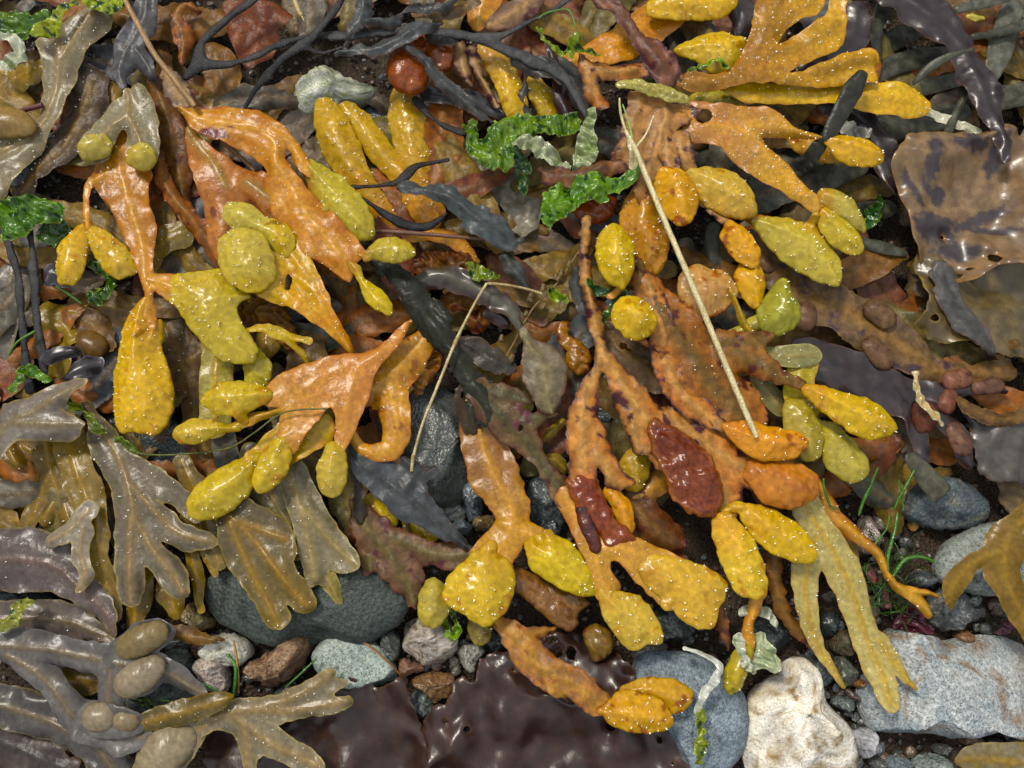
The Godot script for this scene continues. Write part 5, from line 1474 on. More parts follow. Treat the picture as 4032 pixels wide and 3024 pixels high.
	stone("slate stone right of the forking strap", [22.2,59.5,21.2,62.7,19.6,65.4,17.6,67.4,15.4,68.5,13,68.6,10.9,67.7,9.2,65.9,8,63.4,7.5,60.3,7.7,57,8.7,53.9,10.2,51.1,12.3,49.1,14.6,48,16.9,47.8,19,48.8,20.8,50.6,21.9,53.2,22.4,56.3], -3, 9, 0.75, 4, 1, [63,74,80], [82,92,96], [47,56,60], "wet_stone", "loose beach stones")
	stone("grey pebble left of the blue grey stone", [66.3,110.1,66.2,111.3,65.3,112.6,63.7,113.9,61.5,115,59,115.8,56.4,116.3,54,116.4,52,116,50.6,115.3,49.9,114.3,50,113.1,50.9,111.8,52.5,110.5,54.7,109.4,57.2,108.6,59.8,108.1,62.2,108,64.2,108.4,65.6,109.1], -3, 10, 0.75, 4, 1, [125,122,112], [140,138,128], [92,90,82], "wet_stone", "loose beach stones")
	stone("dark stone under the broad yellow tips", [78.7,100.9,78.1,103.4,76.5,105.7,74.1,107.5,71.2,108.7,67.9,109.1,64.7,108.7,61.9,107.5,59.6,105.7,58.2,103.4,57.8,100.9,58.3,98.3,59.9,96,62.3,94.2,65.2,93,68.5,92.6,71.7,93,74.6,94.2,76.8,96,78.2,98.3], -3, 10, 0.75, 4, 1, [60,67,64], [74,82,78], [44,50,47], "wet_stone", "loose beach stones")
	stone("blue grey oval stone under the white ribbon", [49.6,113.9,57.9,111.4,66.9,111.4,77.1,112.7,86.5,117,93.7,125.5,97,135.8,95.9,146.5,89.8,156,81.4,163.1,68.9,163.1,61.1,153.7,54,138.8,49.2,126.7], -3, 21, 0.72, 2, 0.5, [118,132,140], [142,156,164], [92,104,110], "granite")
	stone("big white quartz stone with brown stains, bottom right", [95.8,129.8,101.1,125,110.2,120.1,113.6,114.7,119.4,113.8,124.8,117.1,126.3,124.4,129,131.6,134.8,138.1,139.3,145.8,140.2,159.9,93.1,161,94.5,144], -3, 27, 0.7, 9, 0.8, [216,204,178], [230,224,212], [154,124,70], "quartz")
	stone("large pale grey slab stone with angular edges, right", [144.7,124.8,147.2,121.2,153.7,118.1,154.7,105.8,159.4,103,170.1,104.6,175.7,107.1,184.5,108.9,189.8,106.4,197.6,105.8,219.8,107.7,216.2,141.1,187.8,142.3,185,145.2,176.1,146.4,151.1,145.2,145.1,141.7,144.4,132.7], -3, 22, 0.28, 3, 0.45, [148,158,162], [192,196,192], [148,128,106], "granite")
	stone("small bluish white wedge stone beside the quartz stone", [140.5,144.5,145.1,142.7,148.9,143.3,153.9,152.3,153.1,154.1,144.8,155.3,141.4,150.5], -3, 13, 0.75, 6, 1, [168,168,172], [184,184,186], [132,132,138], "quartz", "loose beach stones")
	stone("dark grey stone with a pale crust under the notched tab", [207.8,53.6,205.9,56.8,202,59.3,196.5,61,190,61.6,183,61.2,176.2,59.7,170.3,57.3,165.9,54.2,163.4,50.8,163,47.3,164.8,44.1,168.7,41.6,174.2,39.9,180.8,39.2,187.9,39.7,194.7,41.2,200.6,43.6,205,46.7,207.5,50.2], -3, 16, 0.75, 4, 0.7, [86,96,100], [104,114,120], [118,114,92], "granite")
	stone("large smooth pale grey stone at the right edge", [179.2,75.8,183.7,68.1,194.1,62.3,204.3,59,217.5,58.4,228.7,64.2,226.4,85.3,214.3,89.1,198.1,89.1,185.4,86.6,179.2,82.8], -3, 19, 0.75, 2, 0.4, [138,144,136], [158,164,156], [116,122,114], "granite")
	stone("black and white banded stone under the twisted olive frond", [176.6,90.6,180.8,87.4,188.8,86.1,192.9,90.6,193.5,98.2,188.5,103.2,180.7,103.8,176.4,100.7], -3, 14, 0.75, 4, 1, [74,78,78], [92,96,96], [160,156,146], "wet_stone", "loose beach stones")
	stone("pinkish pebble behind the thin twisted strap", [148.8,64.9,150.7,57,154.8,55.7,158.1,59.6,157.6,66.2,153.5,72.6,148.3,72.6], -3, 15, 0.75, 4, 1, [148,132,122], [164,148,138], [122,98,86], "wet_stone", "loose beach stones")
	stone("small orange pebble above the slab stone", [194.9,106,194.6,106.9,194.1,107.8,193.2,108.4,192.2,108.9,191,109,189.9,108.9,189,108.4,188.2,107.8,187.8,106.9,187.7,106,188,105.1,188.6,104.2,189.4,103.5,190.5,103.1,191.6,103,192.7,103.1,193.6,103.5,194.4,104.2,194.8,105.1], -3, 9, 0.75, 4, 1, [138,98,66], [154,114,80], [108,74,48], "wet_stone", "loose beach stones")
	stone("grey pebble right of the banded stone", [200.2,91.4,199.9,92.3,199.2,93.1,198.1,93.7,196.8,94.1,195.3,94.3,193.9,94.1,192.7,93.7,191.7,93.1,191.1,92.3,191,91.4,191.3,90.5,192,89.7,193.1,89.1,194.4,88.7,195.9,88.5,197.3,88.7,198.5,89.1,199.5,89.7,200.1,90.5], -3, 9, 0.75, 4, 1, [110,120,116], [131,140,134], [82,92,90], "wet_stone", "loose beach stones")
	stone("dark pebble under the pale wrack fork", [139.6,101.6,139.2,103.3,138.4,104.8,137.3,106,135.9,106.7,134.3,107,132.8,106.7,131.5,106,130.5,104.8,129.9,103.3,129.8,101.6,130.1,100,130.9,98.5,132.1,97.3,133.5,96.5,135,96.2,136.5,96.5,137.8,97.3,138.9,98.5,139.5,100], -3, 8, 0.75, 4, 1, [60,67,64], [74,82,78], [44,50,47], "wet_stone", "loose beach stones")
	stone("brown flecked pebble below the pale wrack fork", [145.6,109,145.2,110.7,144.4,112.1,143.1,113.3,141.5,114.1,139.8,114.3,138.1,114.1,136.6,113.3,135.4,112.1,134.7,110.7,134.6,109,135,107.4,135.8,105.9,137.1,104.7,138.7,103.9,140.5,103.7,142.2,103.9,143.6,104.7,144.8,105.9,145.5,107.4], -3, 11, 0.75, 5, 1, [84,80,62], [102,96,74], [122,90,52], "granite", "loose beach stones")
	stone("olive grey oval pebble right of the thin wrack arm", [144.3,118.8,144.6,120.7,144.4,122.6,143.7,124.2,142.6,125.5,141.1,126.3,139.5,126.6,137.9,126.2,136.4,125.3,135.2,123.9,134.4,122.2,134,120.4,134.2,118.5,134.9,116.8,136.1,115.5,137.5,114.7,139.1,114.5,140.8,114.8,142.3,115.7,143.5,117.1], -3, 11, 0.75, 4, 1, [90,94,82], [106,110,96], [72,76,66], "wet_stone", "loose beach stones")
	stone("dark oval pebble left of the thin wrack arm", [134.6,119.1,134.8,121,134.5,122.9,133.7,124.4,132.6,125.6,131.1,126.3,129.6,126.4,128.1,125.9,126.8,124.8,125.7,123.3,125.1,121.5,124.9,119.6,125.2,117.8,126,116.2,127.1,115,128.5,114.3,130.1,114.2,131.6,114.7,132.9,115.8,134,117.3], -3, 10, 0.75, 4, 1, [76,84,84], [92,100,100], [58,64,64], "wet_stone", "loose beach stones")
	stone("rust flecked pebble in the fork of the pale wrack", [141.5,88.2,141.1,89.7,140.3,91.1,139,92.1,137.5,92.8,135.9,93,134.3,92.8,132.8,92.1,131.8,91.1,131.1,89.7,130.9,88.2,131.3,86.7,132.1,85.4,133.3,84.3,134.9,83.6,136.5,83.4,138.1,83.6,139.5,84.3,140.6,85.4,141.3,86.7], -3, 8, 0.75, 4, 1, [74,64,52], [92,80,64], [122,90,56], "wet_stone", "loose beach stones")
	stone("grey green pebble between quartz stone and slab", [143.4,133.4,143.1,134.4,142.3,135.3,141.2,136.1,139.8,136.6,138.3,136.7,136.9,136.6,135.6,136.1,134.5,135.3,133.9,134.4,133.7,133.4,134,132.3,134.8,131.4,135.9,130.6,137.3,130.1,138.8,130,140.3,130.1,141.6,130.6,142.6,131.4,143.2,132.3], -3, 9, 0.75, 4, 1, [110,120,116], [131,140,134], [82,92,90], "wet_stone", "loose beach stones")
	stone("dull red shard between quartz stone and slab", [138.8,127.9,141.5,126.7,146,132.2,142.4,132.5,139.3,131], -3, 8, 0.75, 5, 1, [90,72,68], [106,86,80], [68,54,52], "wet_stone", "loose beach stones")
	stone("orange chip left of the slab stone", [147.8,125.4,147.7,126,147.3,126.5,146.7,127,145.9,127.2,145.1,127.3,144.3,127.2,143.6,127,143.1,126.5,142.7,126,142.7,125.4,142.8,124.7,143.2,124.2,143.8,123.7,144.6,123.5,145.4,123.4,146.2,123.5,146.9,123.7,147.4,124.2,147.8,124.7], -3, 9, 0.75, 5, 1, [154,106,60], [168,120,72], [122,84,52], "wet_stone", "loose beach stones")
	stone("round blue grey pebble at the bottom edge", [164.3,156.9,163.9,157.9,163.1,158.7,161.9,159.3,160.3,159.8,158.6,159.9,157,159.8,155.5,159.3,154.4,158.7,153.7,157.9,153.5,156.9,153.8,156,154.6,155.2,155.9,154.5,157.4,154.1,159.1,153.9,160.8,154.1,162.2,154.5,163.4,155.2,164.1,156], -3, 12, 0.75, 4, 1, [122,134,140], [140,152,156], [102,114,122], "granite", "loose beach stones")
	stone("pale speckled pebble at the bottom edge", [180.1,157.1,179.7,158.3,178.5,159.4,176.7,160.2,174.6,160.8,172.2,161,169.9,160.8,167.8,160.2,166.2,159.4,165.2,158.3,165,157.1,165.4,155.9,166.6,154.8,168.3,154,170.5,153.4,172.9,153.2,175.2,153.4,177.3,154,178.9,154.8,179.9,155.9], -3, 13, 0.75, 4, 1, [138,150,144], [156,168,162], [114,128,124], "granite", "loose beach stones")
	stone("grey pebble left of the round blue pebble", [154.2,156.7,154,157.5,153.5,158.2,152.7,158.7,151.8,159,150.8,159.1,149.9,159,149,158.7,148.3,158.2,147.9,157.5,147.8,156.7,148,156,148.5,155.3,149.3,154.8,150.2,154.5,151.2,154.3,152.2,154.5,153,154.8,153.7,155.3,154.1,156], -3, 9, 0.75, 4, 1, [108,108,102], [124,124,116], [86,86,80], "wet_stone", "loose beach stones")
	stone("brown flat pebble below the slab edge", [192.3,147.7,192.1,148.3,191.6,148.9,190.8,149.4,189.9,149.7,188.9,149.8,187.9,149.7,187.1,149.4,186.4,148.9,186,148.3,185.9,147.7,186.1,147.1,186.6,146.5,187.4,146,188.3,145.7,189.3,145.6,190.3,145.7,191.1,146,191.8,146.5,192.2,147.1], -3, 9, 0.75, 4, 1, [132,104,76], [148,120,88], [106,84,64], "wet_stone", "loose beach stones")
	stone("green grey pebble below the slab edge", [204.6,149.8,204.3,150.5,203.7,151.2,202.7,151.7,201.5,152,200.2,152.1,198.9,152,197.8,151.7,196.9,151.2,196.4,150.5,196.3,149.8,196.5,149.1,197.2,148.5,198.2,148,199.4,147.6,200.6,147.5,201.9,147.6,203,148,203.9,148.5,204.4,149.1], -3, 9, 0.75, 4, 1, [106,118,108], [124,136,124], [86,96,88], "wet_stone", "loose beach stones")
	stone("cream pebble near the bottom right corner", [212,149.2,211.8,150,211.4,150.6,210.7,151.2,210,151.5,209.2,151.6,208.4,151.5,207.7,151.2,207.2,150.6,206.9,150,206.9,149.2,207.1,148.5,207.5,147.8,208.1,147.3,208.9,146.9,209.7,146.8,210.5,146.9,211.1,147.3,211.6,147.8,211.9,148.5], -3, 9, 0.75, 4, 1, [168,154,128], [184,170,144], [138,124,100], "wet_stone", "loose beach stones")
	stone("grey pebble below the slab corner", [182.6,151.8,182.4,152.4,181.8,153,180.9,153.4,179.8,153.7,178.6,153.8,177.4,153.7,176.4,153.4,175.6,153,175.1,152.4,175,151.8,175.2,151.1,175.8,150.5,176.7,150.1,177.8,149.8,179,149.7,180.2,149.8,181.2,150.1,182,150.5,182.5,151.1], -3, 8, 0.75, 4, 1, [92,94,90], [108,110,106], [72,74,72], "wet_stone", "loose beach stones")
	stone("dark stone under the yellow tips, lower right", [119.4,106.1,118.7,108.6,117.1,110.9,114.7,112.7,111.7,113.8,108.5,114.2,105.3,113.8,102.4,112.7,100.2,110.9,98.8,108.6,98.4,106.1,99.1,103.5,100.7,101.2,103.1,99.4,106.1,98.2,109.3,97.8,112.6,98.2,115.4,99.4,117.6,101.2,119,103.5], -3, 8, 0.75, 4, 1, [60,67,64], [74,82,78], [44,50,47], "wet_stone")
	stone("grey stone behind the right frond", [217.4,96.5,217.1,97.3,216.3,98,215,98.5,213.6,98.9,211.9,99,210.3,98.9,208.9,98.5,207.8,98,207.1,97.3,206.9,96.5,207.3,95.7,208.1,95,209.3,94.4,210.8,94.1,212.4,93.9,214,94.1,215.5,94.4,216.6,95,217.2,95.7], -3, 9, 0.75, 4, 1, [106,112,110], [124,130,126], [84,90,88], "wet_stone", "loose beach stones")
	stone("small grey stone beside the green hair weed", [180.8,81.4,180.6,82.5,179.9,83.6,178.8,84.6,177.2,85.3,175.5,85.8,173.8,85.9,172.2,85.7,170.9,85.1,170,84.3,169.6,83.3,169.8,82.2,170.5,81,171.6,80.1,173.1,79.3,174.9,78.8,176.6,78.7,178.2,79,179.5,79.5,180.4,80.4], -3, 12, 0.75, 4, 1, [90,94,96], [106,110,112], [72,76,78], "wet_stone", "loose beach stones")

func weed_left() -> void:
	thing("bladder_wrack", "translucent grey strap with pale forked midrib below the lime green lettuce, far left", "wrack")
	piece("blade", S.grey, [[-206.8,-164.2,4.2,25,-203.6,-149,8.3,25,-203.7,-136.8,8.3,24,-205.6,-125.4,6.9,23,-208.9,-116.5,6.9,23,-217.1,-109.1,8.2,23,-225.4,-103.8,8.2,22,-232.5,-101.8,6.9,20], [-187.1,-174.4,4.2,27,-191.8,-164.5,7,27,-197.8,-155.2,6.9,26,-202.4,-146.7,6.9,25]], {"poly": [-216.3,-156.4,24,-209.1,-161,24,-201.3,-167.9,24,-190.2,-178,24,-181.7,-178,24,-182.1,-164.9,24,-187.2,-158.7,24,-192.2,-151.9,24,-195.7,-143.5,24,-197.1,-136,24,-197.9,-129.3,24,-200.6,-121.9,24,-202.3,-117.5,24,-206.6,-112.3,24,-208.6,-104.3,24,-212.3,-100.6,24,-215.2,-95.6,24,-216.2,-92,24,-220.5,-87,24,-223.7,-79.1,24,-227.5,-77,24,-232.3,-121.9,24,-224,-122.3,24,-215.6,-120.4,24,-211.9,-117.5,24,-211.1,-123.4,24,-211.1,-130.8,24,-210.8,-138.3,24,-211.3,-147.3,24,-213.6,-153.4,24], "c0": [136,124,98], "c1": [125,114,88], "gap": 2.7, "miss": 0.2, "rw": 1.1, "rl": 9})
	piece("air_bladder", S.b_air, [[-227.6,-115,15.7,26,-220.1,-115,14.3,26,-213.8,-112.8,8.2,26]], {"c0": [144,116,65], "c1": [133,108,63]})
	thing("bladder_wrack", "dark wavy brown frond with lilac rim left of the two round tips", "wrack")
	piece("blade", S.brown, [[-192,-140.2,14.1,18,-193.1,-128,18.2,18,-197.6,-115.3,16,18,-202.9,-105.6,13.2,18,-212.4,-96.1,9,18,-217.8,-87.3,8.2,18]], {"c0": [77,63,48], "c1": [93,76,58], "cedge": [141,128,128], "wave": 3, "gap": 3.4, "miss": 0.3})
	thing("bladder_wrack", "grey forked frond ending in two round greenish yellow tips", "wrack")
	piece("blade", S.grey, [[-169.4,-128.1,4.1,29,-167.9,-116.8,6.7,31,-174.5,-110.3,6,31,-179.4,-105.3,5.4,31], [-167.9,-116.8,6.7,31,-162.9,-108.1,6,31,-160.4,-101,6,31]], {"poly": [-170.8,-126,30,-167.1,-131.2,30,-164.5,-133,30,-160,-127.5,30,-156.9,-121.7,30,-154.9,-113,30,-153.6,-104.3,30,-153.5,-97.9,30,-157.5,-92.9,30,-162.8,-92.2,30,-166.5,-97.2,30,-168,-102.9,30,-168.4,-108.6,30,-169.6,-110.4,30,-171.5,-109.3,30,-173.2,-105.7,30,-174.5,-100,30,-175.9,-97.2,30,-180.3,-94.3,30,-186.1,-98.6,30,-188.1,-102.9,30,-186.9,-108.6,30,-183.3,-113.7,30,-178.5,-120.2,30,-174.7,-123.9,30], "c0": [127,118,92], "c1": [138,127,100], "gap": 2.5, "miss": 0.15, "rw": 1, "rl": 8})
	piece("swollen_tip", S.b_olive, [[-181.2,-100.5,12.7,32,-178.6,-101.2,12,32]], {"inf": 0.9, "c0": [189,172,88], "c1": [178,163,82]})
	piece("swollen_tip", S.b_olive, [[-160.3,-96.9,12.6,32,-158.5,-95.5,11.3,32]], {"inf": 0.9, "c0": [193,172,82], "c1": [180,163,77]})
	thing("bladder_wrack", "grey blue torn frond with two shrivelled purple ends under the brown straw", "wrack")
	piece("blade", S.slate, [[-164.6,-176.7,9.1,27,-166.1,-165.2,11.8,27,-170.2,-154.6,13.2,27,-173.1,-147,11.7,27,-175,-140.3,7.6,27,-172.6,-132.1,3.4,27], [-168.5,-150,9,27,-163.5,-143.3,7.6,27,-160.3,-137.3,3.4,27]], {"c0": [106,104,102], "c1": [119,117,122], "cedge": [74,60,72], "rag": 0.5})
	thing("bladder_wrack", "small curled orange brown scrap above the dark forked stalk", "wrack")
	piece("blade", S.rust, [[-143.7,-172.7,2.8,22,-149.9,-175.4,4.2,22,-153,-169.2,3.9,22,-150.3,-160.7,9.1,22,-149.1,-152.3,4.2,22,-149.3,-145.5,2.1,22]])
	thing("weed_stalk", "dark grey forked stalk running right from a thick fork, top left", "stalk")
	piece("stalk", S.stem, [[-146,-138.3,4.4,24,-140.8,-144.6,5.9,26,-138.6,-153.2,3.9,28,-129.1,-161.6,3.9,29,-121.9,-168.5,3.4,29,-113.2,-175.4,3.4,29], [-140.1,-143.1,5.5,26,-126.2,-142,3.4,28,-115.1,-145.1,2.9,29,-102.1,-151.2,3,30,-89.9,-154.6,3,30,-76,-155.3,3.4,30,-64.5,-156.1,3.9,30]])
	thing("weed_stalk", "dark grey stalk slanting from the top edge down to the white stone", "stalk")
	piece("stalk", S.stem, [[-74.6,-172.7,3.4,34,-77.8,-165.2,3.3,34,-84.3,-156.2,3.3,34,-93,-147.9,3.9,33,-101.2,-142.6,3.9,32,-108.2,-137.5,3.7,28,-115.8,-132.6,3.4,22,-121.3,-127.8,2.5,17], [-93,-147.9,2.9,33,-84.5,-146.1,1.9,31,-75.8,-149,1.4,30]])
	thing("dead_leaf", "red brown leathery dead leaf between the dark stalks", "leaf")
	piece("leaf_blade", S.leafmud, [], {"poly": [-132.4,-169.3,17,-134.9,-180.4,17,-126.3,-182,17,-116.2,-180.4,17,-109,-179.6,17,-100.8,-173.3,17,-102.8,-170.1,17,-109.8,-166.2,17,-107.5,-163.1,17,-109.2,-153.8,17,-114.7,-149.9,17,-118.6,-144.5,17,-123,-146.8,17,-127.8,-156.1,17,-131,-163.1,17], "rl": 7})
	thing("bladder_wrack", "yellow brown frond with folded rim at the left edge under the lettuce", "wrack")
	piece("blade", S.khaki, [[-215.9,-147,7.1,18,-225.8,-142.8,12.7,16,-236.4,-139.9,16.4,13,-242.5,-137.4,17.1,12]], {"c0": [138,108,34], "c1": [154,124,44]})
	thing("bladder_wrack", "brown strap hanging behind the right round tip", "wrack")
	piece("blade", S.rust, [[-162.2,-139,7,20,-158.2,-129.4,9.8,19.7,-154.4,-118.3,13.2,19.3,-152,-106.6,14.5,19,-148.7,-96.5,11.7,18.7,-146.7,-85.7,6.2,18.3,-145.7,-78.6,4.1,18]], {"c0": [110,66,31], "c1": [125,78,38]})
	thing("bladder_wrack", "narrow curved orange brown strap twisting down past the two round tips", "wrack")
	piece("blade", S.rust, [[-158,-100.8,7.5,22,-153.7,-90.5,7.5,24,-148,-81.5,6.7,25,-142.1,-74.5,7.4,25,-136,-67.1,8.7,24,-130.2,-59.4,8.1,22,-126.3,-51.6,6.1,20]], {"c0": [156,90,34], "c1": [138,78,32]})
	thing("bladder_wrack", "small grey and rust blade under the thin straw end", "wrack")
	piece("blade", S.tan, [[-153.9,-138.8,6.9,27,-150,-132.1,10.3,27,-146.2,-126.2,10.3,27,-143.2,-122.5,4.1,27]], {"c0": [141,118,96], "c1": [154,127,102]})
	thing("bladder_wrack", "branched orange brown plant with a long warty yellow teardrop tip at left", "wrack")
	piece("blade", S.orange, [[-172.7,-101.9,22.4,26,-170,-90.7,24.9,27,-166,-78.9,16,28,-161.4,-68,15.9,29,-157.5,-57.3,10.5,30,-153.6,-42.7,6.1,33,-151.9,-38.4,5.8,34], [-176.8,-91.4,10.8,27,-182.6,-86,4.7,28,-183.9,-78.2,3,28,-183.3,-71.2,3,28,-182.2,-65.6,4,28]], {"c0": [157,100,38], "c1": [178,119,47], "gap": 3.2, "rw": 1.5})
	piece("blade", S.orange, [[-152.4,-41.1,5.8,34,-144.1,-38.5,10.3,34,-136.2,-35.1,13.5,34], [-151.2,-37.8,4.5,34,-151.8,-31.4,4.5,33,-153.5,-23.7,10.9,32,-154.9,-18.7,12.9,31]], {"c0": [182,122,43], "c1": [188,137,47], "gap": 2.8})
	piece("swollen_tip", S.b_yellow, [[-154.9,-18.7,4.8,30.7,-149.3,-22.4,6.4,29.5,-151.4,-12,9.6,29.5]], {"poly": [-151.6,-35.8,33,-151.5,-30.4,29.5,-149.3,-22.4,29.5,-146.7,-12.4,29.5,-143.2,-4.6,29.5,-140.7,3.9,29.5,-139.9,11,29.5,-141.4,17.4,29.5,-144.2,21.9,29.5,-147.3,23.7,29.5,-153.1,22.5,29.5,-155.6,21.9,29.5,-159.4,22.5,29.5,-161.7,21.9,29.5,-163,16.8,29.5,-164.2,8.4,29.5,-164.6,-2,29.5,-163.6,-11.1,29.5,-162.6,-19.1,29.5,-161.1,-24.4,29.5,-157.7,-30.4,29.5,-152.7,-34.8,33], "c0": [195,148,48], "c1": [206,166,50], "inf": 0.58, "gap": 2.7, "grad": [-148.9,-24.4,-152.5,-6.9]})
	piece("swollen_tip", S.b_olive, [[-136.2,-35.1,2.5,33.7,-141,-31.8,3.3,34.2,-130.5,-28.7,5,34.2]], {"poly": [-143.1,-43.1,34.222,-133.4,-43.1,34.222,-127.7,-44.4,34.222,-122,-46.1,34.222,-121.1,-41.7,34.222,-117,-37.7,34.222,-110.4,-35.1,34.222,-109,-33.6,34.222,-112.7,-31.1,34.222,-115.2,-28.4,34.222,-113.3,-23.2,34.222,-109.5,-17.9,34.222,-105.4,-12.1,34.222,-104.4,-8.2,34.222,-106.3,-5.6,34.222,-111.3,-5.3,34.222,-117.7,-6.2,34.222,-123,-9.5,34.222,-127.1,-14,34.222,-131.9,-19.2,34.222,-136.8,-25.8,34.222,-141,-31.8,34.222], "c0": [191,163,62], "c1": [180,159,62], "inf": 0.43, "grad": [-139.5,-37.7,-115.9,-17.9]})
	piece("swollen_tip", S.b_yellow, [], {"poly": [-184.6,-68.8,27,-183.3,-64.6,27,-182,-57.6,27,-182.1,-50.7,27,-183.5,-44.6,27,-186.5,-41.2,27,-189.8,-40.8,27,-192.8,-41.5,27,-193.9,-45.9,27,-194.2,-52.1,27,-194.8,-56.3,27,-192.3,-61.8,27,-188,-65.3,27], "c0": [192,147,51], "c1": [200,162,58], "inf": 0.61, "grad": [-182.8,-65.7,-187,-56]})
	piece("swollen_tip", S.b_yellow, [], {"poly": [-183.4,-66.7,27,-179.4,-66,27,-173.9,-63.9,27,-168.3,-59.7,27,-163.9,-54.9,27,-161,-51.4,27,-159.4,-48,27,-160.6,-45.9,27,-163.9,-45.9,27,-165.7,-43.9,27,-167.9,-42.9,27,-172.4,-45.9,27,-176.9,-51.4,27,-180.7,-58.3,27], "c0": [190,146,51], "c1": [194,160,58], "inf": 0.52, "grad": [-184.8,-68,-173.2,-56.6]})
	thing("bladder_wrack", "large orange plant with two broad blades beside the straw and three olive tips", "wrack")
	piece("blade", S.orange, [[-143.9,-117.9,2,35,-134.2,-111.9,6.6,37,-121.1,-108.9,9.9,38,-109.8,-106.8,11.8,38,-100.9,-99.8,9.2,38,-99.2,-90.7,5.9,38,-92.8,-79.6,9.7,38,-86.5,-69.4,10.3,38,-79,-59.9,10.3,38,-71.7,-51.2,9,38], [-102.5,-105.4,7.9,38,-94.6,-100.9,5.3,37,-89.2,-91.6,5.9,36,-86,-87.2,3.9,35]], {"poly": [-143.8,-118,37,-135.8,-117.2,37,-127.2,-118,37,-116.6,-116.5,37,-107.2,-115.1,37,-100.4,-110.8,37,-94.2,-105.2,37,-91.6,-98.1,37,-96.8,-98,37,-98,-96,37,-94.1,-89.8,37,-88.6,-82.8,37,-85.2,-78,37,-78.4,-71.8,37,-71.6,-65.7,37,-65.7,-58.9,37,-61.6,-53.5,37,-60.9,-50.8,37,-65.3,-47.5,37,-66.4,-40.8,37,-68.2,-38.8,37,-74.8,-44.8,37,-80.7,-48.2,37,-86.6,-50.8,37,-92.1,-58.2,37,-93.6,-62.3,37,-99.6,-66.4,37,-103.9,-74.6,37,-106.2,-82.8,37,-103.2,-87.7,37,-106,-91.1,37,-112.8,-96.4,37,-119.6,-99.5,37,-126.3,-101.6,37,-131,-103.1,37,-137.9,-108,37,-141.6,-113.7,37], "c0": [175,110,38], "c1": [191,135,57], "patches": [[-127.8,-104.5,7.91,2.64,0.17],[-131.2,-117.2,3.98,0.93,0],[-120,-107.3,1.65,0.66,0]], "pcol": [106,47,44], "wave": 1.5, "gap": 3, "rw": 1.5, "rl": 10})
	piece("blade", S.orange, [[-140.4,-109.3,2.7,33,-134.9,-100.7,6.7,33,-127,-91.5,10.6,33,-122.6,-83.1,7.9,33], [-113.1,-84.1,7.9,34,-101.9,-76.1,8.5,35]], {"poly": [-140.4,-109.3,33,-134.5,-105.7,33,-128.9,-100,33,-123.3,-96.5,33,-119.2,-93,33,-111,-89.4,33,-105.7,-89.4,33,-100.1,-83.1,33,-94.2,-69.3,33,-99.2,-63.8,33,-104.7,-68.6,33,-110.2,-74.1,33,-116.9,-76.2,33,-119.4,-73.4,33,-120.3,-65.8,33,-120.3,-55.6,33,-123.8,-48.8,33,-128.9,-56.9,33,-129.9,-63.8,33,-131.2,-72.7,33,-136,-86.6,33,-140,-97.2,33,-141.1,-104.3,33], "c0": [157,95,43], "c1": [171,110,53], "crib": [138,116,52], "patches": [[-127.1,-71.3,2.62,1.64,1.05],[-110.2,-74.1,4.6,1.45,0.7]], "pcol": [110,60,42], "rw": 1.5, "rl": 9, "ribc": 0.7})
	piece("swollen_tip", S.b_olive, [[-78.4,-71.8,3.8,36.7,-81.9,-72.6,5.1,33.2,-78.2,-74.6,7.6,33.2]], {"poly": [-92.4,-97.8,33.2,-87.7,-94.6,33.2,-80.6,-91.5,33.2,-72.5,-86.2,33.2,-65.3,-78.9,33.2,-60.6,-71.6,33.2,-58.4,-64.4,33.2,-58.3,-59.2,33.2,-62.8,-58.6,33.2,-69.7,-60.7,33.2,-76.7,-66.4,33.2,-81.9,-72.6,33.2,-86.2,-81,33.2,-89.5,-89.4,33.2], "inf": 0.61, "c0": [175,132,58], "c1": [183,165,67], "grad": [-82.6,-72.2,-76.3,-75.6]})
	piece("swollen_tip", S.b_olive, [[-60.9,-50.8,2.3,36.7,-60.3,-48.2,3.1,40,-56.1,-49.8,4.6,40]], {"poly": [-64.2,-50.6,40,-58.6,-52.8,40,-54.8,-55.8,40,-49.1,-57.4,40,-43.7,-55.4,40,-39.4,-50.8,40,-43.1,-47.8,40,-48.8,-46.2,40,-55.6,-47.8,40,-60.3,-48.2,40], "c0": [177,132,59], "inf": 0.65, "c1": [187,166,68], "grad": [-61.2,-47.9,-53.9,-50.5]})
	piece("swollen_tip", S.b_olive, [], {"poly": [-67.8,-48.2,38.8,-63.3,-45.2,38.8,-61.6,-40.3,38.8,-58.3,-37.3,38.8,-52.5,-33.4,38.8,-49,-28.5,38.8,-48.9,-24.6,38.8,-52.3,-25.5,38.8,-57.1,-27.5,38.8,-60.6,-32.4,38.8,-62.5,-38.3,38.8,-66.1,-43.3,38.8], "c0": [180,133,54], "c1": [195,168,56], "inf": 0.61, "grad": [-66.9,-44,-60.3,-37.3]})
	thing("bladder_wrack", "big yellow plant of many warty tips spreading from a pointed orange centre", "wrack")
